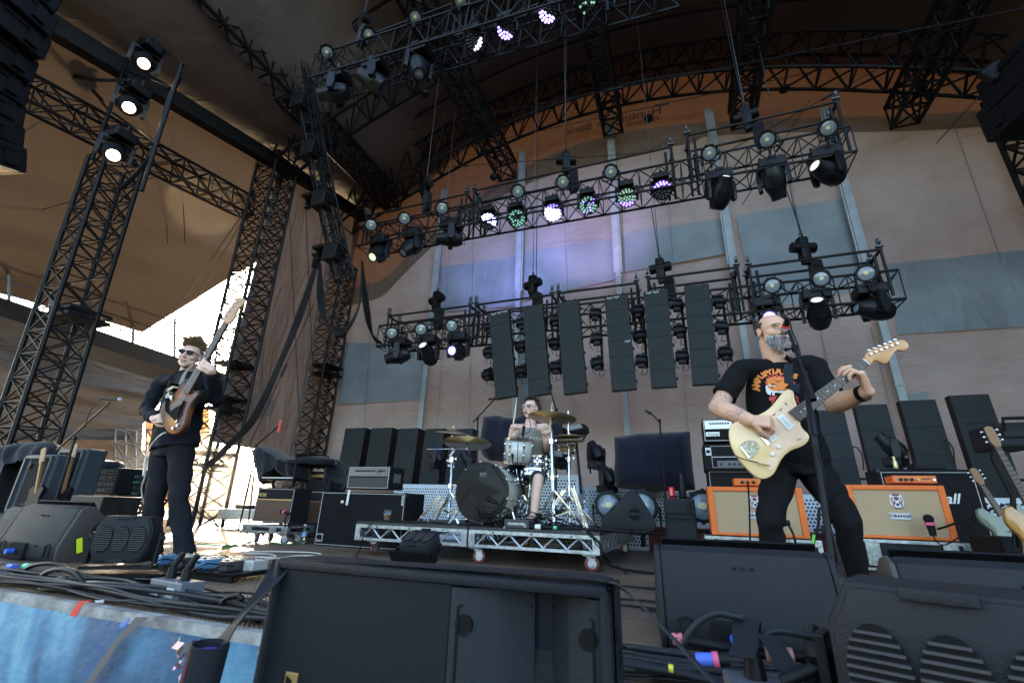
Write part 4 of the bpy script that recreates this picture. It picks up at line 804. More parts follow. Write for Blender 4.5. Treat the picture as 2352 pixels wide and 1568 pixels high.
tag(drape('cloth_cover', '', [Z3(*a) for a in ((720,385),(850,368),(960,390),(1000,400),(1090,385),(1250,320),(1400,370),(1480,520),(1520,700),(1400,800),(1000,815),(760,800),(690,740),(680,640),(700,520))], 6.0, .6, seed=7, m=mat('navy black cloth', (.006,.007,.018), .9, bump=.4, bs=20, sheen=.2)), 'navy black cloth over tall gear right behind the drummer', 'cloth cover')
tag(drape('cloth_cover', '', [(1411,1004),(1470,995),(1585,990),(1586,1020),(1592,1085),(1598,1125),(1500,1130),(1415,1120),(1410,1085),(1413,1050)], 6.3, .5, seed=9, m=mat('navy black cloth'), amp=.025), 'navy black cloth over a square stack right of the drums', 'cloth cover')
# ---- upright screen strips standing behind the band
q4 = [[(728,375),(857,374),(812,655),(680,655)],[(895,374),(1030,375),(985,620),(845,620)],[(1068,377),(1197,377),(1158,640),(1030,640)],[(1240,379),(1362,380),(1325,735),(1205,735)],[(1400,380),(1545,378),(1530,600),(1390,600)]]
for k, q in enumerate(q4):
    q = [Z2b(*a) for a in q]; c = [P(*a, Y=7.6) for a in q]; w = (c[1].x-c[0].x); t = thing('led_screen', '%s dark screen strip from the left in the row standing left of the drums' % ORD[k], 'screen', ((c[0].x+c[1].x)/2, 7.6, .75), (rad(-3),0,0), 'standing screen strips'); H = c[0].z-.75
    b = MB(); b.box((0,.14,H/2), (w,.25,H)); b.box((0,.3,H*.4), (w*.5,.1,H*.7)); b.build('cabinet', blk, t)
    for j in range(3): b = MB(); b.box((0,.01,H*(j+.5)/3), (w-.004,.014,H/3-.004)); b.build('screen_tile', LED, t)
q5 = [[(1025,1180),(1210,1165)],[(1278,1145),(1485,1127)],[(1567,1117),(1797,1097)],[(1887,1083),(2140,1061)]]
for k, q in enumerate(q5):
    c = [P(*Z9(*a), Y=7.4) for a in q]; w = c[1].x-c[0].x; t = thing('led_screen', '%s dark screen strip from the left in the row standing right of the singer' % ORD[k], 'screen', ((c[0].x+c[1].x)/2+.0, 7.4, .55), (rad(-2),0,0), 'standing screen strips'); H = (c[0].z+c[1].z)/2-.55
    b = MB(); b.box((0,.07,H/2), (w,.11,H)); b.box((0,.17,H*.4), (w*.4,.08,H*.6)); b.build('cabinet', blk, t)
    for j in range(4): b = MB(); b.box((0,.01,H*(j+.5)/4), (w-.004,.014,H/4-.004)); b.build('screen_tile', LED, t)
    b = MB(); p = c[1]; b.cyl((p.x-.1,7.5,.98), (p.x+.5,7.5,.98), .016); b.cyl((p.x+.12,7.48,.3), (p.x+.12,7.48,1.0), .03); b.cyl((p.x+.22,7.48,.3), (p.x+.22,7.48,1.0), .025); tag(b.build('floor_brace', steel), 'black brace pipes beside the %s standing strip right of the singer' % ORD[k], 'pipe')
    cpx([Z9(*a) for a in ((1255+k*290,1410-k*20),(1290+k*290,1420-k*20),(1320+k*290,1470-k*20),(1330+k*290,1560-k*20))], 7.35, .008, '%s thin cable curling between the standing strips' % ORD[k], group='strip cables')
# ---- white perforated decks
def perf():
    m = mat('white perforated steel', (.62,.68,.72), .4); n, l, bs = nodes(m); tc = n.new('ShaderNodeTexCoord'); vm = n.new('ShaderNodeVectorMath'); vm.operation = 'SCALE'; vm.inputs['Scale'].default_value = 24; l.new(tc.outputs['Object'], vm.inputs[0])
    sp = n.new('ShaderNodeSeparateXYZ'); l.new(vm.outputs[0], sp.inputs[0])
    def M(op, a, b=None):
        q = n.new('ShaderNodeMath'); q.operation = op
        for i, x in enumerate((a, b)):
            if x is None: continue
            if isinstance(x, (int, float)): q.inputs[i].default_value = x
            else: l.new(x, q.inputs[i])
        return q.outputs[0]
    row = M('FLOOR', sp.outputs[2]); off = M('MULTIPLY', M('MODULO', row, 2.), .5); u = M('SUBTRACT', M('FRACT', M('ADD', sp.outputs[0], off)), .5); v = M('SUBTRACT', M('FRACT', sp.outputs[2]), .5)
    d = M('ADD', M('MULTIPLY', u, u), M('MULTIPLY', v, v)); h = M('LESS_THAN', d, .105)
    mx = n.new('ShaderNodeMix'); mx.data_type = 'RGBA'; mx.inputs[6].default_value = (.66,.72,.76,1); mx.inputs[7].default_value = (.02,.02,.025,1); l.new(h, mx.inputs[0]); l.new(mx.outputs[2], bs.inputs['Base Color']); return m
PERF = perf(); wsteel = mat('white painted steel', (.62,.68,.74), .4, noise=.15, ns=5)
def deck(x0, x1, y, d, z0, z1, label, rows=1):
    t = thing('white_deck', label, 'riser', ((x0+x1)/2, y, z0), group='white perforated decks'); w, h = x1-x0, z1-z0
    b = MB(); b.box((0,d/2,h-.02), (w,d,.04)); b.box((0,0,.02), (w,.03,.04)); n = max(1, round(w/.8))
    for k in range(n+1): b.box((-w/2+w*k/n,0,h/2), (.03,.034,h-.06))
    b.build('frame', wsteel, t)
    for k in range(n): b = MB(); b.box((-w/2+w*(k+.5)/n,.004,h/2), (w/n-.03,.01,h-.08)); b.build('panel', PERF, t)
    b = MB(); b.box((w/2-.01,d/2,h/2-.02), (.02,d,h-.05)); [b.box((w/2+.004,d/2,.05+.035*j), (.012,d*.94,.014)) for j in range(int((h-.1)/.035))]; b.build('louver_side', wsteel, t); return t
deck(-4.6, -.55, 6.85, 1.2, .0, .80, 'long white perforated deck seen left of and behind the drums')
deck(-2.6, -1.5, 6.5, .3, .80, 1.0, 'raised white perforated box right behind the drummer') if 0 else None
deck(-2.25, -1.42, 6.45, .35, .0, .93, 'taller white perforated box behind the drum kit, with louvred side')
deck(-.5, 3.4, 6.75, .9, .32, .74, 'white perforated deck on the right, behind the orange cabinets'); 
b = MB(); b.box((1.4,7.2,.15), (3.9,.8,.28)); b.box((-2.6,7.3,.12), (3.9,.8,.2)); tag(b.build('red_plinth', mat('dark red plinth', (.13,.015,.015), .6)), 'dark red low plinth under the white decks', 'plinth')
for k, (x, y, Y, s) in enumerate(((1472,1164,6.2,1.5),(1614,1163,6.3,1.4),(1397,1160,6.4,1.3))):
    place_light('floor_par', mk_par, (x, y), Y, CAMD((x,y),Y)+V((.1,0,.1)), 'round floor par light with a pale lens %s' % ['between the wedge and the tool case','peeping left of the orange cabinets','just behind the drum wedge'][k], 'par can', 'floor par lights', key='par_can', s=s)
for k, (q, Y, aim) in enumerate((((1290,1075),6.9,(.3,-.4,1)),((1370,1075),6.6,(-.5,-.2,.8)),((1395,1130),6.5,(.3,-.3,.9)),((2060,1070),6.6,(.8,-.3,.4)),((1000,1075),7.1,(-.3,-.6,.6)),((1075,1090),7.1,(.2,-.6,.6)))):
    p = P(*q, Y=Y); o = inst('moving_head', mk_head(None), 'unlit moving head standing on the white decks, %s from the left' % ['fourth','fifth','sixth','rightmost','first','third'][k], 'moving light', p, rot=(PI,0,.3*k), group='floor moving heads', key='mh', scale=.62)
# ---- right side stacks
t, w, h = bass_head([Z9(*a) for a in ((300,1240),(560,1228),(575,1372),(305,1385))], 5.5, .33, 'white panelled bass amp head on top of the stack left of the guitar', 1)
b = MB(); b.box((-w*.27,-.012,h*.33), (.14,.006,.045)); b.build('badge', mat('brushed badge plate'), t); text_mesh('Ampeg', .04, fm(-w*.27, h*.33, -.016), knob_m, 'lettering', t, .0005, shear=.3)
t, w, h = quadbox([Z9(*a) for a in ((300,1400),(620,1390),(640,1560),(318,1565))], 5.45, .4, 'amp_head', 'rack bass amp with round knobs and a ring badge, middle of the stack', 'amp head')
b = MB(); rect_line(b, -w/2+.08, w/2-.02, .03, h-.02, -.004, .004); rect_line(b, -w/2+.08, w/2-.02, h*.5, h*.5+.005, -.004, .004); b.build('piping', piping, t); b = MB(); b.box((.03,-.004,h*.24), (w*.6,.008,h*.26)); b.build('control_panel', mat('grey control panel', (.12,.12,.13), .4), t); knobs(t, [-.08,0,.05,.10,.15], h*.24, -.01, .012)
b = MB(); b.box((-w/2+.05,-.006,h*.72), (.05,.006,.08)); b.build('badge', mat('brushed badge plate'), t); b = MB(); b.lathe([(.02,0),(.02,.004),(.013,.004),(.013,0)], 18, (-w/2+.05,-.010,h*.72), (0,-1,0)); b.lathe([(.007,0),(.007,.004),(.0001,.004)], 12, (-w/2+.05,-.010,h*.72), (0,-1,0)); b.build('emblem', knob_m, t)
t, w, h = quadbox([Z10(*a) for a in ((335,210),(640,205),(650,325),(335,330))], 5.5, .4, 'speaker_cabinet', 'black cabinet at the bottom of the bass stack, behind the left orange cabinet', 'speaker cabinet', base=0); b = MB(); rect_line(b, -w/2+.02, w/2-.02, .02, h-.02, -.004, .004); b.build('piping', piping, t)
OR = mat('orange tolex', (.86,.17,.018), .5, noise=.08, ns=40, bump=.3, bs=300)
def wv_m():
    m = mat('tan basket weave', (.52,.38,.22), .8); n, l, bs = nodes(m); tc = n.new('ShaderNodeTexCoord'); ck = n.new('ShaderNodeTexBrick'); ck.inputs['Scale'].default_value = 60; ck.inputs['Color1'].default_value = (.84,.64,.40,1); ck.inputs['Color2'].default_value = (.68,.49,.28,1); ck.inputs['Mortar'].default_value = (.28,.18,.09,1); ck.inputs['Mortar Size'].default_value = .06; ck.inputs['Brick Width'].default_value = .5
    mp = n.new('ShaderNodeMapping'); mp.inputs['Rotation'].default_value = (PI/2,0,0); l.new(tc.outputs['Object'], mp.inputs[0]); l.new(mp.outputs[0], ck.inputs[0]); l.new(ck.outputs[0], bs.inputs['Base Color']); bp = n.new('ShaderNodeBump'); bp.inputs['Strength'].default_value = .4; bp.inputs['Distance'].default_value = .003; l.new(ck.outputs[1], bp.inputs['Height']); bp.invert = True; l.new(bp.outputs[0], bs.inputs['Normal']); return m
WV = wv_m()
def crest(t, z):
    b = MB(); b.prism([(-.042,.05),(.042,.05),(.048,-.02),(.03,-.055),(-.03,-.055),(-.048,-.02)], .004, fm(0,z,-.012)); o = b.build('crest', white, t)
    b = MB(); rnd = random.Random(3)
    b.box((0,-.020,z+.048), (.05,.003,.014)); b.ball((0,-.020,z+.02), (.018,.003,.016)); 
    for s in (-1, 1): b.tube([(s*.030,-.020,z+.03),(s*.036,-.020,z),(s*.026,-.020,z-.03),(s*.032,-.020,z-.045)], .004, 4); b.ball((s*.018,-.020,z-.012), (.006,.003,.012))
    b.build('crest_drawing', mat('dark red emblem ink', (.22,.03,.06), .5), o)
    b = MB(); b.tube([(-.03,-.020,z-.052),(0,-.020,z-.060),(.03,-.020,z-.052)], .004, 4); b.ball((0,-.020,z-.03), (.010,.003,.012)); b.build('crest_lines', mat('navy ink', (.02,.02,.10), .5), o)
def orange(q, label):
    t, w, h = quadbox(q, 5.0, .32, 'orange_cabinet', label, 'speaker cabinet', OR, 'orange speaker cabinets', bev=.02); b = MB(); b.box((0,-.004,h*.485), (w*.86,.014,h*.84)); b.build('grille', WV, t)
    b = MB(); f = .035
    b.prism([(-w/2,0),(-w/2,h),(w/2,h),(w/2,0)], .001, fm(0,0,.2)) if 0 else None
    for x0, x1, z0, z1 in ((-w/2+.003,-w*.43,.004,h-.003),(w*.43,w/2-.003,.004,h-.003),(-w*.43,w*.43,h*.905,h-.003),(-w*.43,w*.43,.004,h*.065)): b.box(((x0+x1)/2,-.012,(z0+z1)/2), (x1-x0,.026,z1-z0), bev=.006)
    b.build('frame', OR, t); crest(t, h*.70)
    b = MB(); b.box((0,-.014,h*.42), (.15,.008,.055)); o = b.build('name_plate', white, t); b = MB(); rect_line(b, -.072, .072, h*.42-.024, h*.42+.024, -.0185, .0025); b.build('plate_rim', mat('navy ink'), o)
    text_mesh('ORANGE', .036, fm(0, h*.42, -.0195), mat('navy ink'), 'lettering', o, .0006, bold=.0014, sx=.94)
    corner_caps(t, w, h, .3, .035); return t, w, h
def ohead(q, label):
    t, w, h = quadbox(q, 5.05, .18, 'amp_head', label, 'amp head', OR, 'small orange amp heads', bev=.004); b = MB(); b.box((0,-.003,h/2), (w*.94,.006,h*.8)); b.build('control_panel', mat('bright orange panel', (.70,.17,.03), .35), t); knobs(t, [-w*.32,-w*.2,-w*.07], h*.45, -.006, .015)
    text_mesh('ORANGE', h*.24, fm(w*.25, h*.56, -.007), knob_m, 'lettering', t, .0006, bold=.0006); b = MB(); b.cyl((w*.07,-.006,h*.45), (w*.07,-.018,h*.45), .011); b.build('lamp', mat('amber jewel', (.9,.4,.05), .2), t); b = MB(); b.cyl((w*.42,-.006,h*.45), (w*.42,-.02,h*.45), .008); b.build('jack', chrome, t)
    b = MB(); [b.box((s*w*.4,.05,h+.006), (.03,.05,.012)) for s in (-1,1)]; b.build('feet', rub, t); return t
tL, wL, hL = orange([Z10(*a) for a in ((335,320),(935,312),(985,640),(352,632))], 'orange framed speaker cabinet with tan weave, behind the singer legs')
tR, wR, hR = orange([Z10(*a) for a in ((1210,305),(1842,302),(1922,655),(1275,650))], 'orange framed speaker cabinet with tan weave, right of the singer legs')
ohead([Z10(*a) for a in ((500,264),(790,262),(800,308),(505,310))], 'small orange amp head behind the lower edge of the cream guitar')
ohead([Z10(*a) for a in ((1510,247),(1790,242),(1800,290),(1518,293))], 'small orange amp head on top of the right orange cabinet')
for t, w, nm in ((tL, wL, 'left'), (tR, wR, 'right')): z_ = t.location.z; case_dolly(t.location.x, 4.93, w+.10, .5, .06 if nm == 'left' else .08, z_-.004-(.06 if nm == 'left' else .08), 'black flight case base with silver edges under the %s orange cabinet' % nm, latches=(-.33,.32))
for x, z, nm in ((tL.location.x,.028,'left'), (tR.location.x,.038,'right')): b = MB(); b.box((x,5.2,z), (.7,.5,z*1.8)); tag(b.build('wood_block', mat('dark wood block', (.05,.035,.025), .8)), 'dark wooden block under the %s flight case base' % nm, 'block', 'blocks under the cases')
t, w, h = quadbox([Z10(*a) for a in ((1435,203),(2055,205),(2190,700),(1500,700))], 5.75, .36, 'speaker_cabinet', 'tall black guitar cabinet with white script behind the right orange cabinet', 'speaker cabinet', base=.12); b = MB(); rect_line(b, -w/2+.03, w/2-.04, .03, h-.03, -.004, .005); b.build('piping', piping, t)
text_mesh('Marshall', .13, fm(P(*Z10(1935,395),Y=5.75).x-t.location.x, P(*Z10(1935,395),Y=5.75).z-t.location.z), white, 'lettering', t, .003, shear=.35, bold=.002, align='RIGHT'); b = MB(); b.box((.05,.1,h+.03), (.24,.2,.06), bev=.01); b.build('top_box', blk, t); corner_caps(t, w, h, .36, .04)
case_dolly(t.location.x, 5.66, w+.1, .5, .03, .09, 'silver edged base under the tall black guitar cabinet', latches=())
# tool case with can and bottle
t, w, h = quadbox([Z10(*a) for a in ((62,393),(268,388),(272,800),(70,800))], 5.2, .32, 'tool_case', 'upright grey black wheeled hard case left of the orange cabinets', 'case', plas, bev=.02, base=0)
for z in (.78,.70): b = MB(); b.box((0,-.01,h*z), (w*.9,.014,.012)); b.build('rib', plas, t)
b = MB(); [b.box((s*w*.3,-.012,h*.88), (.03,.02,.10), bev=.005) for s in (1,)]; b.box((w*.3,-.012,h*.12), (.03,.02,.1), bev=.005); b.build('latch', blk, t); b = MB(); handle(b, 0, .1, h, .18); b.build('handle', rub, t); TC = (t.location.x, h)
def drink(name, label, p, prof, m, cat, parts=()):
    t = thing(name, label, cat, p); b = MB(); b.lathe(prof, 20); b.build('body', m, t, auto=40)
    for nm, pr, mm in parts: b = MB(); b.lathe(pr, 20); b.build(nm, mm, t, auto=40)
    return t
t = drink('soda_can', 'red soda can standing on the wheeled hard case', (TC[0]-.07,5.35,h+.0), [(.026,0),(.033,.008),(.033,.105),(.027,.118)], mat('red can', (.65,.02,.02), .3, .3), 'can', [('lid', [(.027,.118),(.024,.116),(.0001,.116)], alu)]); text_mesh('Cola', .03, face_M((0,-.034,.06), (0,0,1), (-1,0,0)), white, 'lettering', t, .0004) if 0 else None
b = MB(); b.tube([(.0-.008,-.0335,.02),(.006,-.0338,.05),(-.006,-.0338,.08),(.004,-.0335,.1)], .004, 5); b.build('white_ribbon', white, t)
drink('drinks_bottle', 'slim black metal bottle beside the red can on the hard case', (TC[0]+.04,5.35,h), [(.035,0),(.037,.01),(.037,.15),(.022,.185),(.02,.20)], blk, 'bottle', [('cap', [(.024,.20),(.024,.24),(.012,.245),(.012,.262),(.0001,.263)], knob_m)])
clear = mat('clear plastic', (.75,.85,.9), .08, trans=.9, alpha=.55); watr = mat('clear water', (.7,.85,.95), .05, trans=.95)
def bottle(p, label, s=1):
    t = drink('water_bottle', label, p, [(.028,0),(.033,.006),(.033,.05),(.030,.055),(.033,.06),(.033,.10),(.030,.105),(.033,.11),(.033,.15),(.015,.19),(.013,.205)], clear, 'bottle', [('cap', [(.015,.2),(.015,.215),(.0001,.216)], white), ('label_band', [(.0336,.085),(.0336,.13)], mat('blue paper band', (.25,.4,.7), .5))]); t.scale = (s,)*3; t['group'] = 'water bottles'; return t
bottle(P(*Z2b(463,1117), Z=0), 'clear water bottle standing on the floor by the front dolly wheels')
bottle(ZP(Z3,1680,1400,4.9)*1, 'clear water bottle on the riser beside the hi hat legs'); 
p = P(*Z2b(1003,968), Z=RZ+.001); p = V((-2.47, 4.35, RZ)); p.x = P(*Z2b(1003,968), Y=4.35).x
t = drink('beer_cup', 'clear plastic cup half full of amber beer on the left riser half', p, [(.030,0),(.032,.004),(.044,.115),(.046,.118),(.043,.115),(.031,.006)], mat('clear plastic'), 'cup', [('beer', [(.0001,.004),(.0295,.006),(.0385,.07),(.0001,.071)], mat('amber beer', (.85,.32,.04), .1, trans=.35)), ('foam', [(.039,.071),(.0395,.076),(.0001,.078)], white)]); t.scale = (.95,)*3
# mic on arm in front of the right orange cabinet
small_mic('microphone', 'square black foam mic with pink band before the right orange cabinet', [ZP(Z10,2230,430,4.7), ZP(Z10,2075,483,4.75), ZP(Z10,1880,560,4.8), ZP(Z10,1800,585,4.85)], (ZP(Z10,1775,630,4.85), ZP(Z10,1738,505,4.85)), .036, foam, pink, .009)
cpx([Z10(*a) for a in ((2060,490),(2000,570),(1930,640),(1850,685),(1800,670),(1775,630))], 4.83, .005, 'thin cable looping from the square foam mic to its arm')
small_mic('microphone', 'black foam mic in front of the left orange cabinet, by the singer leg', [ZP(Z10,900,700,4.8), ZP(Z10,880,620,4.8), ZP(Z10,850,560,4.8)], (ZP(Z10,858,545,4.85), ZP(Z10,800,545,4.85)), .036, foam, None, .009)
t = thing('guitar_stand', 'small black tubular stand with a green strip between the orange cabinets', 'stand', V((1.02,4.6,0))); b = MB(); o_ = V((1.02,4.6,0))
for a, c in (((1040,560),(990,740)),((1060,560),(1120,740)),((1010,590),(1090,590)),((1040,560),(1045,450))): b.cyl(ZP(Z10,*a,4.6)-o_, ZP(Z10,*c,4.6)-o_, .012)
b.build('frame', blk, t); b = MB(); b.bar(ZP(Z10,1012,620,4.57)-o_, ZP(Z10,995,730,4.57)-o_, .018); b.build('green_strip', mat('lime green', (.15,.6,.08), .5), t)
cpx([Z9(*a) for a in ((590,1650),(600,1800),(605,2080))], 3.75, .006, 'black cable hanging straight down from the cream guitar')
# ---- wedges
def prism_side(out, w, name, m, t, bev=.015, off=0): 
    """outline in y-z, extruded along x, centred"""
    b = MB(); b.prism(out, w, Matrix.Translation((-w/2+off,0,0)) @ Matrix(((0,0,1,0),(1,0,0,0),(0,1,0,0),(0,0,0,1))), bev=bev); return b.build(name, m, t, auto=35)
def screws(t, pts, y=-.01, r=.006):
    for x, yy, z in pts: b = MB(); b.cyl((x,yy,z), (x,yy-.006,z), r, n=10); b.build('screw', knob_m, t)
def wedge(loc, yaw, w, label, side=None, d=.46, h=.34):
    t = thing('monitor_wedge', label, 'stage monitor', loc, (0,0,yaw), 'floor monitor wedges')
    # camera sees the back: low foot, slanting rear panel up to a ridge, baffle slopes away from us
    out = [(0,.03),(.02,0),(d-.02,0),(d,.04),(d-.02,.10),(.14,h-.01),(.10,h),(.06,h-.02),(0,.10)]
    prism_side(out, w-.03, 'cabinet', plas, t, .02)
    for s in (-1, 1): prism_side([(p[0]+(.0 if p[0] < .05 else .004), p[1]) for p in out], .02, 'side_panel', side or plas, t, .006, off=s*(w/2-.008))
    b = MB(); b.box((0,.155,h-.005), (w-.06,.07,.01), Euler((-.9,0,0)).to_matrix()); b.build('ridge', blk, t)
    screws(t, [(-.03,.045,h*.80),(0,.045,h*.80),(.03,.045,h*.80),(-.1,-.001,.09),(.1,-.001,.09)])
    for s in (-1, 1): b = MB(); b.tube([(s*w*.36-.022,-.004,.03),(s*w*.36-.022,-.006,.10),(s*w*.36,-.008,.11),(s*w*.36+.022,-.006,.10),(s*w*.36+.022,-.004,.03)], .004, 5); b.build('foot_pad', blk, t)
    b = MB(); b.box((-.06,-.006,.055), (.16,.02,.10), bev=.01); b.build('socket_recess', mat('black recess', (.003,.003,.003), .8), t); b = MB(); b.cyl((-.07,-.02,.055), (-.07,-.06,.055), .016); b.build('plug', mat('blue connector', (.03,.12,.6), .4), t)
    b = MB(); b.lathe([(.05,0),(.045,-.01),(.0001,-.012)], 16, (w/2+.004,.22,.16), (1,0,0)); b.build('side_handle', mat('black recess'), t); return t
wedge((.17,2.02,0), .10, .62, 'large grey black floor wedge in front of the singer')
wedge((1.0,2.03,0), .02, .74, 'floor wedge at the right edge with a brown side panel', tan)
def wedge_side(loc, yaw, w, label, h=.30, L=.50, s=1):
    """wedge seen from its side cheek"""
    t = thing('monitor_wedge', label, 'stage monitor', loc, (0,0,yaw), 'floor monitor wedges')
    out = [(0,.02),(.02,0),(L-.04,0),(L,.05),(L-.02,.12),(L*.72,h*.93),(L*.62,h),(L*.54,h),(.06,h*.42),(0,.10)]
    out = [(p[0]*s, p[1]*s) for p in out]; prism_side(out, w, 'cabinet', plas, t, .02); 
    for sx in (-1,): b = MB(); b.lathe([(.055,0),(.05,.012),(.0001,.014)], 20, (w/2+.001,L*s*.62,h*s*.42), (1,0,0)); hd = b.build('side_handle', mat('black recess'), t); b = MB(); b.box((w/2+.012,L*s*.62,h*s*.42), (.012,.12,.024)); b.build('handle_bar', plas, hd)
    return t
wl = wedge((-4.55+.0,2.18,0), .05, .62, 'floor wedge at the far left with a yellow tape tag', tan); wl.scale = (1.12,)*3
b = MB(); b.box((.335,.10,.1), (.006,.03,.09), Euler((.3,0,0)).to_matrix()); b.build('tape_tag', mat('acid yellow tape', (.7,.85,.02), .5), wl)
b = MB(); b.lathe([(.075,0),(.07,.01),(.0001,.012)], 20, (.325,.22,.17), (1,0,0)); b.build('side_handle', mat('black recess'), wl); b = MB(); b.box((.338,.22,.17), (.012,.15,.03)); b.build('handle_bar', plas, wl)
wedge((-5.4,2.45,0), .05, .6, 'second floor wedge cut by the left edge of the picture', tan)
wd = wedge_side((-.86,5.0,RZ), PI/2-.25+PI, .40, 'black drum monitor wedge on the right of the riser', h=.36, L=.52)
wd.rotation_euler = (0,0,rad(-80)); 
# ---- led floods
def flood(loc, yaw, label, s=1, tilt=0, violet=False):
    t = thing('led_flood', label, 'flood light', loc, (tilt,0,yaw), 'led flood lights', s)
    b = MB(); hexo = [(-.17,-.06),(-.13,-.15),(.13,-.15),(.17,-.06),(.17,.07),(.13,.145),(-.13,.145),(-.17,.07)]
    b.prism(hexo, .17, face_M((0,.17,.21), (1,0,0), (0,0,1)), bev=.015); b.build('housing', plas, t, auto=35)
    b = MB(); b.prism([(x*.93,y*.93) for x, y in hexo], .02, face_M((0,.01,.21), (1,0,0), (0,0,1)), bev=.006); b.box((0,-.012,.345), (.10,.02,.02), bev=.004); b.box((0,-.012,.075), (.10,.02,.02), bev=.004); f = b.build('face_plate', plas, t, auto=35)
    for sx in (-1, 0, 1):
        b = MB(); out = [(.046*math.cos(a), .082*math.sin(a)) for a in [k*PI/12 for k in range(24)]]; b.prism(out, .006, face_M((sx*.098,-.012,.21), (1,0,0), (0,0,1))); g = b.build('lens_window', mat('black recess'), f)
        b = MB(); [b.box((sx*.098,-.021,.21+.0135*k), (2*.046*math.sqrt(max(0,1-(k*.0135/.082)**2)),.005,.0045)) for k in range(-5,6)]; b.build('louvre', mat('grey louvre', (.05,.05,.052), .45), g)
    b = MB(); [b.box((sx*.20,.08,.15), (.02,.05,.20), bev=.005) for sx in (-1,1)]; b.box((0,.08,.03), (.42,.10,.02)); [b.cyl((sx*.20,.08,.21), (sx*.225,.08,.21), .02) for sx in (-1,1)]; b.build('bracket', blk, t)
    b = MB(); b.box((0,.23,.21), (.20,.10,.20), bev=.01); b.build('rear_box', blk, t); return t
fl_ = flood(V((-2.98,1.84,.06)), .62, 'black LED flood with three oval louvred lenses at the stage lip below the bassist', .82); b = MB(); b.box((-2.98,1.95,.028), (.42,.30,.055), bev=.01); tag(b.build('floor_box', blk), 'low black box under the left LED flood', 'box')
flood(V((P(2235,1500,Y=1.20).x-.03,1.20,-.075)), -.42, 'large black LED flood with round louvred lenses at the lower right corner', 1.15); b = MB(); b.box((P(2235,1500,Y=1.20).x,1.33,-.94), (.56,.34,1.60), bev=.015); tag(b.build('pit_case', tolex), 'black case standing in the pit under the large LED flood', 'case')
fs = flood(V((-2.22,3.15,-.02)), 0, 'small LED flood lying in front of the drum riser, violet tinted', .85, tilt=rad(-75))
fs.location.z = .22; fs.rotation_euler = (rad(-62),0,.0); fs.location = (-2.05,3.3,.13)
# ================================================================ people
from mathutils.bvhtree import BVHTree
class Flesh(MB):
    """capsules, ellipsoids and lofts that are fused into one continuous surface"""
    def cap(s, pts, rs, n=14):
        pts = [V(p) for p in pts]; rs = rs if hasattr(rs, '__len__') else [rs]*len(pts)
        for (p, q), (a, b_) in zip(zip(pts, pts[1:]), zip(rs, rs[1:])):
            s.cyl(p, q, a, b_, n, True)
        for p, r in zip(pts, rs): s.ball(p, r, n, 8)
        return s
    def loft(s, secs, xd=(1,0,0), n=24):
        """secs: (centre, rx, ry); ring plane spanned by xd and the cross with the path"""
        vs = []; m = len(secs)
        for i, (c, rx, ry) in enumerate(secs):
            t = (V(secs[min(i+1,m-1)][0])-V(secs[max(i-1,0)][0])).normalized(); x = V(xd); x = (x-t*x.dot(t)).normalized(); y = t.cross(x)
            vs += [V(c)+x*rx*math.cos(2*PI*j/n)+y*ry*math.sin(2*PI*j/n) for j in range(n)]
        fs = [(i*n+j, i*n+(j+1)%n, (i+1)*n+(j+1)%n, (i+1)*n+j) for i in range(m-1) for j in range(n)]+[tuple(range(n))[::-1], tuple(range((m-1)*n, m*n))]
        s.add(vs, fs); return s
    def fuse(s, name, m, parent, voxel=.006, it=4, fold=0, fs=8, slot=None, origin=None):
        me = bpy.data.meshes.new('tmp'); me.from_pydata([tuple(a) for a in s.v], [], s.f); bm = bmesh.new(); bm.from_mesh(me); bmesh.ops.recalc_face_normals(bm, faces=bm.faces); bm.to_mesh(me); bm.free()
        o = bpy.data.objects.new('tmp', me); COL.objects.link(o); r = o.modifiers.new('r', 'REMESH'); r.mode = 'VOXEL'; r.voxel_size = voxel
        sm = o.modifiers.new('s', 'SMOOTH'); sm.factor = .5; sm.iterations = it
        bpy.context.view_layer.update(); m2 = bpy.data.meshes.new_from_object(o.evaluated_get(bpy.context.evaluated_depsgraph_get())); bpy.data.objects.remove(o)
        if fold:
            m2.update(); nn = [v.normal.copy() for v in m2.vertices]
            for v, q in zip(m2.vertices, nn):
                c = v.co; f = mnoise.noise(V((c.x*fs, c.y*fs, c.z*fs*.55)))+.5*math.sin(9*mnoise.noise(V((c.x*fs*.4, c.y*fs*.4, c.z*fs*.4+5)))+c.z*fs*3.2)
                v.co = c+q*fold*f
        k = link(name, m2, m, parent, smooth=True)
        if slot:
            for p in m2.polygons: p.material_index = slot(p.center)
        return k
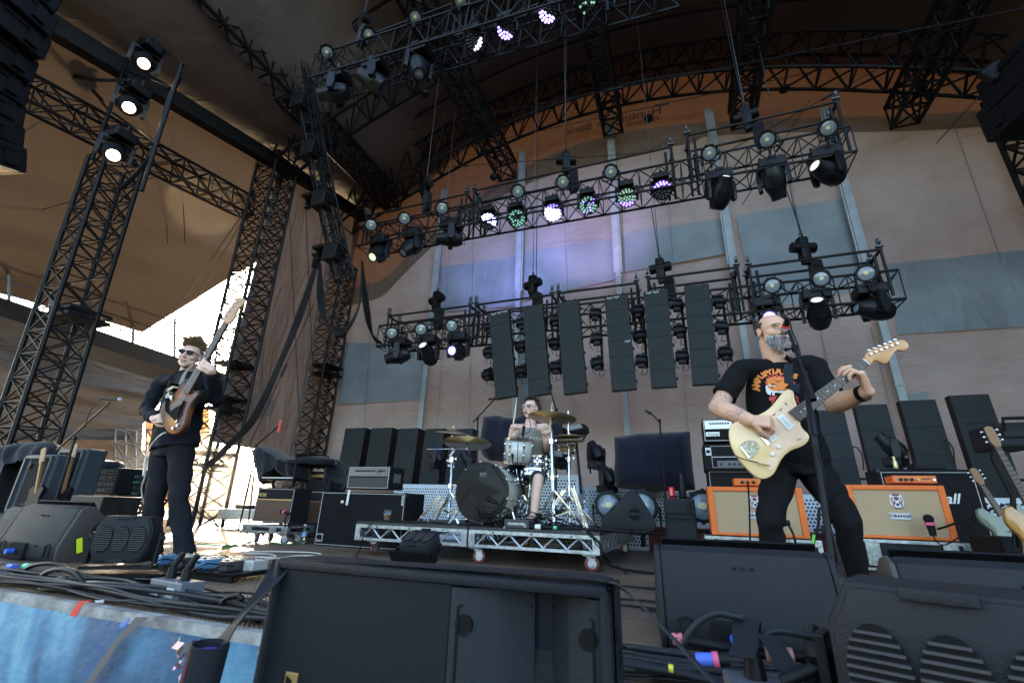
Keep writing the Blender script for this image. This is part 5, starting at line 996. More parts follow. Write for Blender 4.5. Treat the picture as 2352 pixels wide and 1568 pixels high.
def skin_m(name, col, tattoo=False):
    m = mat(name, col, .5, noise=.10, ns=14, bump=.15, bs=90); n, l, bs = nodes(m); bs.inputs['Subsurface Weight'].default_value = .12; bs.inputs['Subsurface Radius'].default_value = (.02,.008,.004); bs.inputs['Subsurface Scale'].default_value = .5
    if tattoo:
        tc = n.new('ShaderNodeTexCoord'); nz = n.new('ShaderNodeTexNoise'); nz.inputs['Scale'].default_value = 17; nz.inputs['Detail'].default_value = 3; nz.inputs['Distortion'].default_value = 2.5; l.new(tc.outputs['Object'], nz.inputs[0])
        cr = n.new('ShaderNodeValToRGB'); e = cr.color_ramp.elements; e[0].position = .44; e[0].color = (0,0,0,1); e[1].position = .47; e[1].color = (1,1,1,1); a = e.new(.50); a.color = (.2,.2,.2,1); a2 = e.new(.56); a2.color = (0,0,0,1); l.new(nz.outputs[0], cr.inputs[0])
        n2 = n.new('ShaderNodeTexNoise'); n2.inputs['Scale'].default_value = 6; l.new(tc.outputs['Object'], n2.inputs[0]); c2 = n.new('ShaderNodeValToRGB'); c2.color_ramp.elements[0].position = .36; c2.color_ramp.elements[1].position = .42; l.new(n2.outputs[0], c2.inputs[0])
        mu = n.new('ShaderNodeMath'); mu.operation = 'MULTIPLY'; l.new(cr.outputs[0], mu.inputs[0]); l.new(c2.outputs[0], mu.inputs[1]); m3 = n.new('ShaderNodeMath'); m3.operation = 'MULTIPLY'; m3.inputs[1].default_value = .95; l.new(mu.outputs[0], m3.inputs[0])
        mx = n.new('ShaderNodeMix'); mx.data_type = 'RGBA'; mx.inputs[7].default_value = (.06,.09,.10,1); src = bs.inputs['Base Color'].links[0].from_socket; l.new(src, mx.inputs[6]); l.new(m3.outputs[0], mx.inputs[0]); l.new(mx.outputs[2], bs.inputs['Base Color'])
    return m
SK1 = skin_m('warm skin', (.74,.42,.28)); SKT = skin_m('tattooed skin', (.72,.42,.28), True); SK2 = skin_m('fair skin', (.74,.47,.36)); SK3 = skin_m('pale skin', (.80,.50,.38))  # drummer's skin has one even, lighter base colour
def headset(F, c, R, s=1, beard=False):
    q = s if hasattr(s, '__len__') else (s, s, s); s = sum(q)/3
    T = lambda x, y, z: V(c)+R@V((x*q[0], y*q[1], z*q[2])); B = lambda p, r: F.ball(T(*p), tuple(k*j for k, j in zip(r, q)), 18, 12, R)
    B((0,-.014,.028), (.076,.097,.092)); B((0,.022,-.015), (.066,.066,.088)); B((0,.032,-.070), (.050,.052,.042)); B((0,.062,-.098), (.024,.022,.018))
    for k in (-1, 1):
        B((k*.034,.078,.030), (.026,.014,.009)); B((k*.044,.052,-.022), (.022,.030,.026)); B((k*.079,-.008,-.008), (.008,.020,.032)); B((k*.083,-.016,.006), (.006,.012,.016)); B((k*.012,.100,-.030), (.009,.010,.008)); B((k*.048,.020,-.062), (.016,.034,.028))
    F.cap([T(0,.084,.018), T(0,.100,-.008), T(0,.113,-.027)], [.009*s,.011*s,.012*s]); B((0,.086,-.060), (.026,.014,.016))
    return T
def mk_hand(F, w, d, nrm, s=1, curl=(.5,.6,.7,.8), spread=.12, thumb=(.5,.3), side=1, last=None):
    """w wrist, d direction of the palm, nrm = direction the palm faces; side = +1 when the thumb lies along d x nrm"""
    d = V(d).normalized(); nrm = V(nrm); nrm = (nrm-d*nrm.dot(d)).normalized(); x = d.cross(nrm)*side; w = V(w)
    L = .088*s
    for k in range(4):
        o = (.030-.020*k)*s; F.cap([w+x*o*.6, w+d*L+x*o], [.016*s,.0125*s], 10)
    F.cap([w+x*.0, w+d*L*.6-nrm*.002], [.021*s,.019*s], 12)
    tips = []
    for k in range(4):
        o = (.030-.020*k)*s; p = w+d*L+x*o; a = 0; ln = (.040,.045,.042,.033)[k]*s; dd = d; c = curl[k] if hasattr(curl[0], '__len__') == False else curl[k]
        pts = [p-d*.01]; rr = [.0105*s]; f0 = x*(.5-k*.33)*spread
        for j, q in enumerate((1, .72, .58)):
            a += c*(1, 1.1, .8)[j]; dd = (d*math.cos(a)+nrm*math.sin(a)+f0).normalized(); p = p+dd*ln*q; pts.append(p); rr.append((.0095,.0088,.0075)[j]*s)
        F.cap(pts, rr, 10); tips.append(p)
    tb = w+d*.022*s+x*.026*s; t1 = tb+(d*.62+x*.62+nrm*thumb[0]).normalized()*.040*s; t2 = t1+(d*.8+x*.2+nrm*(thumb[0]+thumb[1])).normalized()*.032*s; t3 = t2+(d*.9-x*.05+nrm*(thumb[0]+thumb[1]*1.6)).normalized()*.024*s
    F.cap([w+x*.010*s, tb, t1, t2, t3], [.018*s,.016*s,.0125*s,.0105*s,.009*s], 10); return tips
def tuft(b, p, d, l, r, rnd, bend=.3):
    d = V(d).normalized(); e = V((rnd.gauss(0,1),rnd.gauss(0,1),rnd.gauss(0,1)))*bend
    b.tube([p, p+d*l*.5+e*l*.15, p+d*l+e*l*.45], [r, r*.75, r*.15], 4, cap=False)
def project(objs, ob, d=(0,1,0), off=.003, start=-1.0):
    """lay flat meshes onto a garment along direction d"""
    bvh = BVHTree.FromPolygons([ob.matrix_world@v.co if 0 else v.co for v in ob.data.vertices], [p.vertices[:] for p in ob.data.polygons]); d = V(d).normalized()
    for o in objs:
        bm = bmesh.new(); bm.from_mesh(o.data)
        for _ in range(3):
            big = [e for e in bm.edges if e.calc_length() > .014]
            if not big: break
            bmesh.ops.subdivide_edges(bm, edges=big, cuts=1, use_grid_fill=False)
        bmesh.ops.triangulate(bm, faces=bm.faces)
        for v in bm.verts:
            h = bvh.ray_cast(v.co+d*start, d)
            if h[0]: v.co = h[0]-d*off
        bm.to_mesh(o.data); bm.free()
def flat(pts, f, Y, m, name, parent, z=0):
    q = [P(*f(*a), Y=Y) for a in pts]; b = MB(); b.add(q, [tuple(range(len(q)))]); return b.build(name, m, parent)
# ------------------------------------------------------------ the singer
Zg = Z(1700,740,.2933); G = lambda x, y, Y: P(*Zg(x, y), Y=Y)
J = dict(neck=P(1787,829,Y=3.42), shR=P(1700,850,Y=3.36), shL=P(1869,839,Y=3.47), elR=G(178,868,3.26), wrR=G(455,975,3.02), elL=P(1917,928,Y=3.34), wrL=G(1425,735,3.10),
    chest=P(1788,905,Y=3.42), belly=P(1800,985,Y=3.40), pel=P(1826,1058,Y=3.42), hpR=P(1790,1072,Y=3.42), hpL=P(1868,1068,Y=3.42), knR=P(1768,1200,Y=3.28), knL=P(1944,1195,Y=3.36), anR=P(1786,1335,Y=3.42), anL=P(1972,1345,Y=3.50))
singer = thing('person', 'bearded man in black printed T-shirt and jeans singing while holding a cream guitar', 'person', (0,0,0))
HC = P(1775,761,Y=3.36); fdir = V((.40,-.88,-.20)).normalized(); fx = fdir.cross(V((-.10,.12,1))).normalized(); HR = Matrix((fx, fdir, fx.cross(fdir))).transposed()
F = Flesh(); HT = headset(F, HC, HR, (1.18,1.10,.99)); F.cap([J['neck']+V((0,.01,-.03)), HC+HR@V((0,-.03,-.075))], [.088,.074])
F.loft([(J['pel']-V((0,0,.06)),.15,.11),(J['belly'],.16,.13),(J['chest'],.16,.11),(J['neck']-V((0,0,.07)),.12,.08)])
for s, (a, e, w_) in (('R', ('shR','elR','wrR')), ('L', ('shL','elL','wrL'))):
    sh, el, wr = J[a], J[e], J[w_]; m1, m2 = sh.lerp(el, .45), el.lerp(wr, .3); F.cap([sh, m1, el, m2, el.lerp(wr,.75), wr], [.050,.060,.058,.060,.046,.036])
F.cap([J['hpR'], J['knR'], J['anR']], [.08,.055,.04]); F.cap([J['hpL'], J['knL'], J['anL']], [.08,.055,.04])
mk_hand(F, J['wrR'], (G(610,985,3.0)-J['wrR']), V((.05,.9,-.45)), 1.08, (1.0,1.15,1.2,1.2), .10, (.55,.5), side=-1)
mk_hand(F, J['wrL'], V((-.22,-.42,1)), V((-.95,.12,.10)), 1.3, (.75,.85,.95,1.0), .30, (.1,.5), side=-1)
def sslot(c):
    for a, e, w_ in (('shR','elR','wrR'),('shL','elL','wrL')):
        if (c-J[w_]).length < .05 or (c-J[w_]).length < (c-J[e]).length*.25: return 0
        if min((c-J[e]).length, (c-J[a].lerp(J[e],.6)).length, (c-J[e].lerp(J[w_],.45)).length) < .13 and (w_ == 'wrR' or (c-J[a].lerp(J[e],.7)).length < .1): return 1
    return 0
body = F.fuse('body', [SK1, SKT], singer, .0042, 5, slot=sslot)
F = Flesh(); F.loft([(J['pel']+V((0,0,-.02)),.192,.152),(J['belly'].lerp(J['pel'],.5),.200,.168),(J['belly'],.203,.165),(J['chest']-V((0,0,.05)),.205,.150),(J['chest']+V((0,0,.05)),.195,.135),(J['neck']-V((0,0,.075)),.15,.105),(J['neck']-V((0,0,.03)),.085,.080)])
for a, e in (('shR','elR'),('shL','elL')): F.cap([J['neck'].lerp(J[a],.35)-V((0,0,.03)), J[a]-V((0,0,.005)), J[a].lerp(J[e],.55)], [.070,.072,.076])
for a, e in (('shR','elR'),('shL','elL')):
    d = (J[e]-J[a]); F.cyl(J[a], J[a]+d*.72, .070, .084, 18)
BT = mat('black cotton shirt', (.004,.004,.0045), .9, bump=.3, bs=40); shirt = F.fuse('shirt', BT, singer, .006, 4, fold=.010, fs=8)
F = Flesh(); F.loft([(J['pel']+V((0,0,.08)),.182,.145),(J['pel'],.190,.150),(J['pel']-V((0,0,.09)),.178,.13)])
for h, k, a in (('hpR','knR','anR'),('hpL','knL','anL')): F.cap([J[h]-V((0,0,.03)), J[h].lerp(J[k],.5), J[k], J[k].lerp(J[a],.35), J[k].lerp(J[a],.8), J[a]+V((0,0,.0))], [.103,.092,.073,.068,.058,.056])
F.fuse('jeans', mat('black denim', (.004,.004,.005), .85, noise=.3, ns=30, bump=.3, bs=120), singer, .0065, 3, fold=.009, fs=11)
for k, (a, yaw) in enumerate((('anR',.1),('anL',.6))):
    F = Flesh(); p = J[a]; q = V((p.x+.10*math.sin(yaw), p.y-.14*math.cos(yaw), .035)); F.cap([V((p.x,p.y+.03,.045)), q], [.045,.038]); F.cap([V((p.x,p.y,.09)), V((p.x,p.y+.01,.05))], [.05,.045]); F.fuse('shoe', mat('black leather shoe', (.012,.012,.012), .4), singer, .006, 3)
# beard, hair, features
rnd = random.Random(5); b, b2, b3 = MB(), MB(), MB()
for k in range(3800):
    t, u = rnd.uniform(-1.35,1.35), rnd.random(); x = .066*math.sin(t); y = .012+.075*math.cos(t*.95)-.010; z = -.030-.075*u-.01*abs(math.cos(t)); 
    if abs(x) < .022 and z > -.073 and z < -.050: continue
    if abs(t) > 1.0 and z < -.095: continue
    r = 1-.25*max(0, u-.5); p = HT(x*r, y*r+.012, z); d = HR@V((x*3, .35+.2*u, -.75)); tuft(b if rnd.random() < .55 else b2, p, d, rnd.uniform(.016,.038)*(1+.7*u*(abs(x) < .035)), .0016, rnd, .35)
for k in range(260): x = rnd.uniform(-.030,.030); tuft(b if rnd.random() < .4 else b2, HT(x, .101-abs(x)*.6, -.043), HR@V((x*12,.3,-.6)), .016, .0015, rnd, .2)
b.build('beard', mat('white grey beard', (.62,.58,.54), .7), singer); b2.build('beard', mat('dark grey beard', (.17,.14,.12), .6), singer)
F = Flesh(); F.ball(HT(0,.02,-.078), (.052,.055,.042), 16, 10, HR); F.ball(HT(0,.058,-.088), (.030,.026,.034), 16, 10, HR); F.fuse('beard_base', mat('mid grey beard', (.26,.23,.21), .8), singer, .005, 2)
for k in range(5200):
    a, e = rnd.uniform(0, 2*PI), rnd.uniform(-.35,.95); n_ = V((math.cos(a)*math.cos(e), math.sin(a)*math.cos(e), math.sin(e)))
    if n_.y > .25 or (n_.y > -.05 and n_.z > .42) or n_.z > .72: continue
    p = HT(n_.x*.077, -.014+n_.y*.099, .024+n_.z*.093); tuft(b3, p, HR@n_+HR@V((0,-.3,-.8)), .012, .0013, rnd, .25)
b3.build('hair', mat('short brown hair', (.075,.048,.034), .7), singer)
b = MB(); 
for s in (-1, 1): b.tube([HT(s*.018,.096,.006), HT(s*.032,.097,.003), HT(s*.048,.086,.006)], .0022, 5)
b.build('eyelid_line', mat('dark lash', (.08,.04,.03), .7), singer); b = MB()
for s in (-1, 1): b.tube([HT(s*.012,.103,.030), HT(s*.032,.102,.037), HT(s*.054,.084,.032)], .0032, 5)
b.build('eyebrow', mat('grey brown brow', (.12,.08,.055), .8), singer)
b = MB(); b.ball(HT(0,.094,-.062), (.019*1.06,.012,.011), 14, 8, HR); b.build('mouth', mat('open mouth', (.05,.012,.012), .5), singer); b = MB(); b.tube([HT(-.024,.094,-.060), HT(0,.106,-.050), HT(.024,.094,-.060)], .004, 6); b.tube([HT(-.022,.093,-.064), HT(0,.103,-.076), HT(.022,.093,-.064)], .0045, 6); b.build('lips', mat('lip', (.38,.13,.11), .5), singer, smooth=True)
b = MB(); d = (J['elL']-J['wrL']).normalized(); c = J['wrL']+d*.035; b.cyl(c-d*.013, c+d*.013, .048, n=22); b.box(c+V((.018,-.042,.0)), (.042,.016,.036), frame(d).to_3x3(), bev=.006); b.build('wristwatch', blk, singer, auto=40)
b = MB(); p = J['wrL']+V((-.035,-.028,.115)); b.lathe([(.0105,-.003),(.012,0),(.0105,.003)], 14, p, (1,0,.2)); b.build('ring', chrome, singer)
# shirt print, laid on the cloth
OP = mat('orange print ink', (.75,.22,.035), .7); RP = mat('red print ink', (.55,.045,.04), .7); WP = mat('white print ink', (.72,.72,.68), .7); DK = mat('dark print ink', (.02,.012,.012), .7)
pr = []
arc = [("A",522,672,82),("M",522,632,66),("P",535,594,52),("L",560,568,40),("I",580,556,32),("F",602,546,24),("Y",630,536,14),("L",672,530,-2),("A",704,530,-4),("U",738,536,-8),("S",852,570,-30)]
root_print = []
for ch, x, y, a in arc:
    p = G(x, y, 3.2); M = Matrix.Translation(p) @ Matrix((V((1,0,0)),V((0,0,1)),V((0,-1,0)))).transposed().to_4x4() @ Matrix.Rotation(rad(a), 4, 'Z')
    pr.append((text_mesh(ch, .050, M, OP, 'print_letter', singer, 0, bold=.0032), .004))
def pp(pts, m, nm, off): pr.append((flat(pts, Zg, 3.2, m, nm, singer), off))
pp([(610,600),(622,560),(638,585),(655,548),(672,580),(690,545),(705,578),(725,550),(738,585),(755,560),(765,610),(700,598),(640,602)], RP, 'flame_print', .0045)
pp([(625,605),(640,580),(655,598),(672,570),(690,596),(712,572),(728,598),(745,580),(758,612),(700,605)], OP, 'flame_print', .0055)
pp([(592,668),(604,640),(630,650),(700,690),(770,680),(800,660),(835,665),(830,715),(795,735),(740,728),(700,722),(640,716),(600,700)], WP, 'face_print', .004)
pp([(606,610),(600,590),(640,605),(700,598),(765,605),(800,640),(795,675),(770,700),(700,708),(650,700),(618,680),(606,645)], OP, 'face_print', .0052)
for q in ([(640,640),(690,650),(688,660),(642,652)],[(720,650),(765,640),(765,650),(722,660)],[(660,612),(700,622),(740,612),(700,630)],[(690,690),(720,690),(705,705)],[(640,668),(668,672),(640,682)]): pp(q, DK, 'stripe_print', .0066)
pp([(650,656),(682,658),(672,668),(652,664)], WP, 'eye_print', .0072); pp([(595,700),(612,690),(640,712),(635,740),(612,730)], WP, 'fang_print', .005); pp([(650,718),(670,720),(665,745),(645,742)], WP, 'fang_print', .005)
pp([(618,780),(632,742),(640,758),(690,745),(665,790),(640,830),(645,795)], RP, 'bolt_print', .004); pp([(835,735),(880,770),(862,775),(885,825),(845,790),(855,780)], RP, 'bolt_print', .004); pp([(835,610),(850,625),(842,650),(830,640)], RP, 'flame_print', .004); pp([(600,650),(585,630),(598,615),(592,600),(615,620),(608,660)], RP, 'flame_print', .0042)
for o, off in pr: project([o], shirt, (0,1,0), off, -.6)
# ------------------------------------------------------------ cream offset guitar
YG = 3.06
gt = thing('electric_guitar', 'cream offset electric guitar held by the bearded singer', 'guitar', G(600,1100,YG)); go = gt.location.copy()
def gout(pts, Y, sub=4, f=G):
    q = [f(x, y, Y) for x, y in pts]; q = spline(q+[q[0]], sub)[:-1] if sub > 1 else q; return [(p.x, p.z) for p in q]
XZ = lambda Y: Matrix(((1,0,0,0),(0,0,1,Y),(0,1,0,0),(0,0,0,1)))
def gplate(pts, Y, t, name, m, par, org, sub=4, bev=0, f=G):
    o = gout(pts, Y, sub, f); b = MB(); b.M = Matrix.Translation(-org); b.prism(o, t, XZ(Y), bev=bev); return b.build(name, m, par, auto=30)
cream = mat('cream lacquer', (.90,.63,.31), .22, noise=.06, ns=3, coat=.5); gplate([(785,715),(812,735),(820,790),(845,850),(875,905),(868,985),(885,1035),(932,1085),(942,1120),(922,1160),(870,1196),(800,1220),(745,1260),(705,1310),(680,1360),(640,1425),(575,1460),(505,1448),(430,1385),(360,1305),(305,1220),(276,1130),(274,1050),(300,1000),(370,968),(470,942),(560,905),(625,855),(680,790),(725,735),(760,714)], YG, .044, 'body', cream, gt, go, bev=.010)
gd = mat('salmon pickguard', (.84,.56,.36), .35); gplate([(748,792),(795,838),(850,900),(862,1000),(900,1070),(922,1105),(900,1140),(850,1172),(780,1200),(722,1240),(685,1300),(650,1368),(608,1388),(588,1345),(600,1290),(640,1220),(600,1150),(575,1060),(600,965),(655,890),(705,830)], YG-.003, .004, 'pickguard', gd, gt, go, sub=3)
for q in ([(668,948),(718,918),(816,1022),(768,1062)],[(566,1066),(612,1040),(680,1126),(632,1157)]):
    pk = gplate(q, YG-.010, .008, 'pickup', mat('aged white plastic', (.78,.77,.70), .3), gt, go, sub=1, bev=.0015); b = MB(); c0, c1 = V(q[0]).lerp(V(q[1]),.5), V(q[3]).lerp(V(q[2]),.5)
    for k in range(6): c = c0.lerp(c1, .2+.12*k); p = G(c.x, c.y, YG-.011)-go; b.cyl(p, p-V((0,.002,0)), .003, n=8)
    b.build('pole_piece', mat('dull steel', (.25,.25,.25), .4, .8), pk)
gplate([(357,1186),(400,1150),(470,1140),(518,1168),(523,1215),(492,1258),(438,1296)], YG-.003, .003, 'tremolo_plate', mat('engraved chrome', (.42,.40,.34), .4, .8, noise=.5, ns=60, col2=(.2,.16,.08)), gt, go, sub=2)
b = MB(); b.M = Matrix.Translation(-go); b.bar(G(370,1195,YG-.008), G(440,1285,YG-.008), .008); b.build('tailpiece', chrome, gt)
b = MB(); b.M = Matrix.Translation(-go); b.tube(spline([G(320,1262,YG-.005),G(330,1272,YG-.02),G(400,1298,YG-.022),G(520,1328,YG-.022)]), .003, 6); b.build('tremolo_arm', blk, gt); b = MB(); b.M = Matrix.Translation(-go); b.cyl(G(520,1328,YG-.022), G(612,1345,YG-.022), .006, n=8); b.build('arm_tip', mat('gold tip', (.7,.6,.3), .3, .6), gt)
br = gplate([(505,1078),(530,1068),(612,1164),(598,1184)], YG-.010, .008, 'bridge', chrome, gt, go, sub=1, bev=.001)
for x, y in ((683,1193),(633,1255)): b = MB(); b.M = Matrix.Translation(-go); p = G(x,y,YG-.003); b.cyl(p, p-V((0,.014,0)), .0125, .011, 16); b.build('knob', mat('aged white plastic'), gt, auto=40)
b = MB(); b.M = Matrix.Translation(-go); p = G(856,1130,YG-.003); b.cyl(p, p-V((0,.012,0)), .005, n=10); b.build('switch', chrome, gt)
for q in ([(745,825),(757,845),(750,850),(738,830)],[(688,890),(712,874),(716,880),(692,897)],[(634,932),(657,915),(661,921),(638,938)]): gplate(q, YG-.005, .003, 'slide_switch', knob_m, gt, go, sub=1)
nk = gplate([(762,905),(1384,462),(1444,510),(862,985)], YG-.012, .018, 'neck', mat('rosewood', (.055,.028,.018), .45, noise=.3, ns=30), gt, go, sub=1); a0, a1, c0, c1 = V((762,905)), V((1386,463)), V((862,985)), V((1442,508))
b = MB(); b.M = Matrix.Translation(-go); b.tube([G(x,y,YG+.012) for x, y in ((800,960),(1415,486))], .022, 10); b.build('neck_back', mat('maple', (.55,.32,.15), .4), nk)
b = MB(); b.M = Matrix.Translation(-go); b2 = MB(); b2.M = Matrix.Translation(-go); fr = [1-2**(-k/12) for k in range(1, 22)]; mx_ = fr[-1]
for k, f_ in enumerate(fr):
    t = 1-f_/mx_*.97; p, q = a0.lerp(a1, t), c0.lerp(c1, t); b.bar(G(p.x,p.y,YG-.013), G(q.x,q.y,YG-.013), .0013)
    if k+1 in (3,5,7,9,12,15,17,19): t2 = 1-(f_+(fr[k-1]))/2/mx_*.97; m_ = a0.lerp(a1, t2).lerp(c0.lerp(c1, t2), .5); c = G(m_.x,m_.y,YG-.0125); b2.cyl(c, c-V((0,.0015,0)), .0042, n=10)
b.build('fret', mat('fret wire', (.32,.30,.28), .4, .6), nk); b2.build('inlay', white, nk); b = MB(); b.M = Matrix.Translation(-go); b.bar(G(1386,461,YG-.013), G(1444,511,YG-.013), .005); b.build('nut', white, nk)
hs = gplate([(1400,455),(1408,425),(1440,400),(1500,377),(1600,337),(1680,309),(1722,305),(1755,325),(1768,355),(1752,384),(1715,394),(1682,388),(1655,402),(1625,448),(1595,488),(1565,502),(1520,482),(1480,474),(1448,510)], YG-.006, .015, 'headstock', mat('amber maple', (.60,.29,.10), .35, noise=.12, ns=8, coat=.3), gt, go, sub=3, bev=.002)
text_mesh('~ ~~', .03, face_M(G(1590,405,YG-.0075)-go, (1,0,.45), (-.45,0,1)), mat('faded logo ink', (.40,.22,.08), .5), 'script_mark', hs, .0003)
for (x, y), (u, v) in zip(((1450,425),(1490,408),(1535,390),(1578,372),(1624,355),(1668,338)), ((1443,392),(1487,375),(1527,357),(1574,340),(1617,323),(1657,304))):
    b = MB(); b.M = Matrix.Translation(-go); p = G(x,y,YG-.008); b.cyl(p, p-V((0,.012,0)), .0055, n=10); q = G(u,v,YG); b.cyl(G(x,y,YG+.002), q, .0025, n=6); b.ball(q, (.011,.005,.008), 8, 6, Euler((0,.45,0)).to_matrix()); b.build('tuning_peg', chrome, hs, auto=50)
b = MB(); b.M = Matrix.Translation(-go)
for k in range(6): t = .12+.15*k; p = V((505,1080)).lerp(V((604,1175)), t); q = a1.lerp(c1, t); b.cyl(G(p.x,p.y,YG-.016), G(q.x,q.y,YG-.017), .0005, n=4)
b.build('strings', mat('fret wire'), gt)
b = MB(); st_ = [G(785,425,3.30), G(790,520,3.20), G(800,620,3.17), G(818,680,3.15), G(812,735,3.09)]; sp = spline(st_, 5); vs = []
for i, p in enumerate(sp): t = (sp[min(i+1,len(sp)-1)]-sp[max(i-1,0)]).normalized(); s_ = t.cross(V((0,-1,0))).normalized()*.027; vs += [p-s_, p+s_, p+s_+V((0,.003,0)), p-s_+V((0,.003,0))]
b.add([v for v in vs], [(4*i+j, 4*i+(j+1)%4, 4*i+4+(j+1)%4, 4*i+4+j) for i in range(len(sp)-1) for j in range(4)]); so_ = b.build('guitar_strap', mat('black strap webbing', (.012,.013,.017), .6), None)
tag(so_, 'black strap across the chest of the bearded singer', 'strap')
bvh = BVHTree.FromPolygons([v.co for v in shirt.data.vertices], [p.vertices[:] for p in shirt.data.polygons])
for v in so_.data.vertices:
    h = bvh.ray_cast(V((v.co.x, 2.5, v.co.z)), V((0,1,0)))
    if h[0] and v.co.z > G(0,690,3.1).z: v.co.y = h[0].y-(.009 if v.index % 4 < 2 else .004)
# microphone and its boom stand before the singer
mt = thing('microphone_stand', 'tall black tripod microphone stand leaning in front of the singer', 'microphone stand', P(1940,1430,Z=.0)); mo = mt.location.copy(); YM = lambda t: 2.72+(3.12-2.72)*t
b = MB(); b.M = Matrix.Translation(-mo); p0 = P(1925,1385,Y=2.74); p1 = P(*Zg(985,1110),Y=2.88); p2 = P(*Zg(900,590),Y=3.0); b.cyl(p0, p1, .016, n=12); b.cyl(p1, p1.lerp(p2,.35), .022, n=12); b.cyl(p1, p2, .012, n=10); b.build('pole', blk, mt, auto=40)
b = MB(); b.M = Matrix.Translation(-mo); q0, q1 = P(*Zg(975,805),Y=2.86), P(*Zg(768,225),Y=3.10); b.cyl(q0, q0.lerp(q1,.28), .017, n=12); b.cyl(q0.lerp(q1,.2), q1, .010, n=10); b.build('boom', blk, mt, auto=40)
b = MB(); b.M = Matrix.Translation(-mo); b.ball(p2, .022); b.build('joint', blk, mt, auto=40); b = MB(); b.M = Matrix.Translation(-mo); k_ = P(*Zg(818,375),Y=3.05); b.cyl(k_-V((0,0,.02)), k_+V((0,0,.02)), .017); b.cyl(k_, k_+V((-.05,-.02,-.01)), .007); b.ball(k_+V((-.05,-.02,-.01)), .012); b.build('clutch', blk, mt, auto=40)
b = MB(); b.M = Matrix.Translation(-mo); b.lathe([(.03,0),(.05,.02),(.045,.07),(.02,.11)], 14, p0-V((0,0,.09))); b.build('leg_hub', blk, mt, auto=40)
for a_ in (2.2, 4.2, 6.1): b = MB(); b.M = Matrix.Translation(-mo); b.cyl(p0-V((0,0,.04)), V((p0.x+.30*math.cos(a_), p0.y+.30*math.sin(a_), .012)), .010, n=8); b.ball(V((p0.x+.30*math.cos(a_), p0.y+.30*math.sin(a_), .012)), .014); b.build('leg', blk, mt, auto=50)
mc = thing('microphone', 'silver mesh vocal microphone with a red band at the singer mouth', 'microphone', G(738,252,3.14)); g0 = mc.location.copy(); ma, mb_ = G(732,254,3.13)-g0, G(752,142,3.06)-g0; dd = (mb_-ma).normalized()
b = MB(); b.lathe([(.0001,-.004),(.018,.002),(.026,.02),(.026,.034),(.022,.05)], 18, ma, dd); b.build('grille', mesh_m, mc, smooth=True); b = MB(); b.cyl(ma+dd*.045, ma+dd*.06, .0235, n=16); b.build('red_band', redt, mc, auto=40); b = MB(); b.cyl(ma+dd*.06, mb_, .019, .013, 14); b.cyl(mb_, mb_+dd*.02, .011, n=10); b.build('handle', blk, mc, auto=40)
cable([G(745,110,3.05), G(775,150,3.04), G(800,240,3.05), G(850,360,3.0), G(880,520,2.98), G(905,700,2.92), G(925,900,2.88), G(975,1150,2.86), G(1060,1400,2.84), P(1915,1300,Y=2.9)], .0045, 'microphone cable wound down the tall stand before the singer')
cable([P(1868,1000,Y=2.86), P(1885,1100,Y=2.85), P(1905,1200,Y=2.84), P(1945,1330,Y=2.83), P(1960,1380,Y=2.84)], .0045, 'straight grey cable beside the pole of the tall stand', mat('grey cable', (.02,.02,.022), .5))
# ------------------------------------------------------------ the bassist
B_ = lambda x, y, Y: P(*Z2(x, y), Y=Y); YBs = 2.68
K = dict(neck=B_(1180,945,YBs), shR=B_(1035,985,YBs+.02), shL=B_(1345,985,YBs+.05), elR=B_(935,1175,YBs-.02), wrR=B_(985,1238,YBs-.24), elL=B_(1385,1120,YBs-.05), wrL=B_(1352,925,2.385), chest=B_(1180,1080,YBs), belly=B_(1140,1260,YBs), pel=B_(1110,1400,YBs))
K['hpR'], K['hpL'] = K['pel']+V((-.10,0,-.02)), K['pel']+V((.10,0,-.02)); Yl = YBs
K['knR'], K['knL'] = P(352,1160,Y=Yl-.05), P(410,1150,Y=Yl-.06); K['anR'], K['anL'] = P(347,1283,Y=Yl+.02), P(423,1281,Y=Yl-.02)
K['knR'].z = max(.42, K['knR'].z)
bp_ = thing('person', 'man in sunglasses and a dark denim jacket playing the sunburst bass at left', 'person', (0,0,0))
HC = B_(1215,835,YBs-.05); fdir = V((.52,-.85,-.02)).normalized(); fx = fdir.cross(V((.10,0,1))).normalized(); HR = Matrix((fx, fdir, fx.cross(fdir))).transposed()
F = Flesh(); HT = headset(F, HC, HR, 1.02); F.cap([K['neck']-V((0,0,.04)), HC+HR@V((0,-.03,-.07))], [.056,.050])
F.loft([(K['pel'],.14,.10),(K['belly'],.14,.10),(K['chest'],.15,.10),(K['neck']-V((0,0,.07)),.11,.07)])
for a, e, w_ in (('shR','elR','wrR'),('shL','elL','wrL')): F.cap([K[a], K[e], K[w_]], [.05,.042,.027])
F.cap([K['hpR'], K['knR'], K['anR']], [.07,.05,.035]); F.cap([K['hpL'], K['knL'], K['anL']], [.07,.05,.035])
mk_hand(F, K['wrR'], (B_(1090,1215,YBs-.27)-K['wrR']), V((.1,1,.1)), 1.0, (.45,.5,.55,.6), .1, (.3,.3), side=-1)
mk_hand(F, K['wrL'], V((-.86,-.22,.42)), V((.1,1,.1)), 1.12, (.30,.4,.45,.5), .25, (.9,.4), side=1)
F.fuse('body', SK2, bp_, .0045, 4)
DJ = mat('dark indigo denim', (.006,.0075,.014), .85, noise=.25, ns=20, bump=.4, bs=160)
F = Flesh(); F.loft([(K['pel']+V((.01,0,-.03)),.215,.14),(K['belly'],.205,.14),(K['chest']-V((0,0,.04)),.21,.14),(K['chest']+V((0,0,.08)),.185,.12),(K['neck']-V((0,0,.06)),.13,.095),(K['neck']-V((0,0,.0)),.075,.075)])
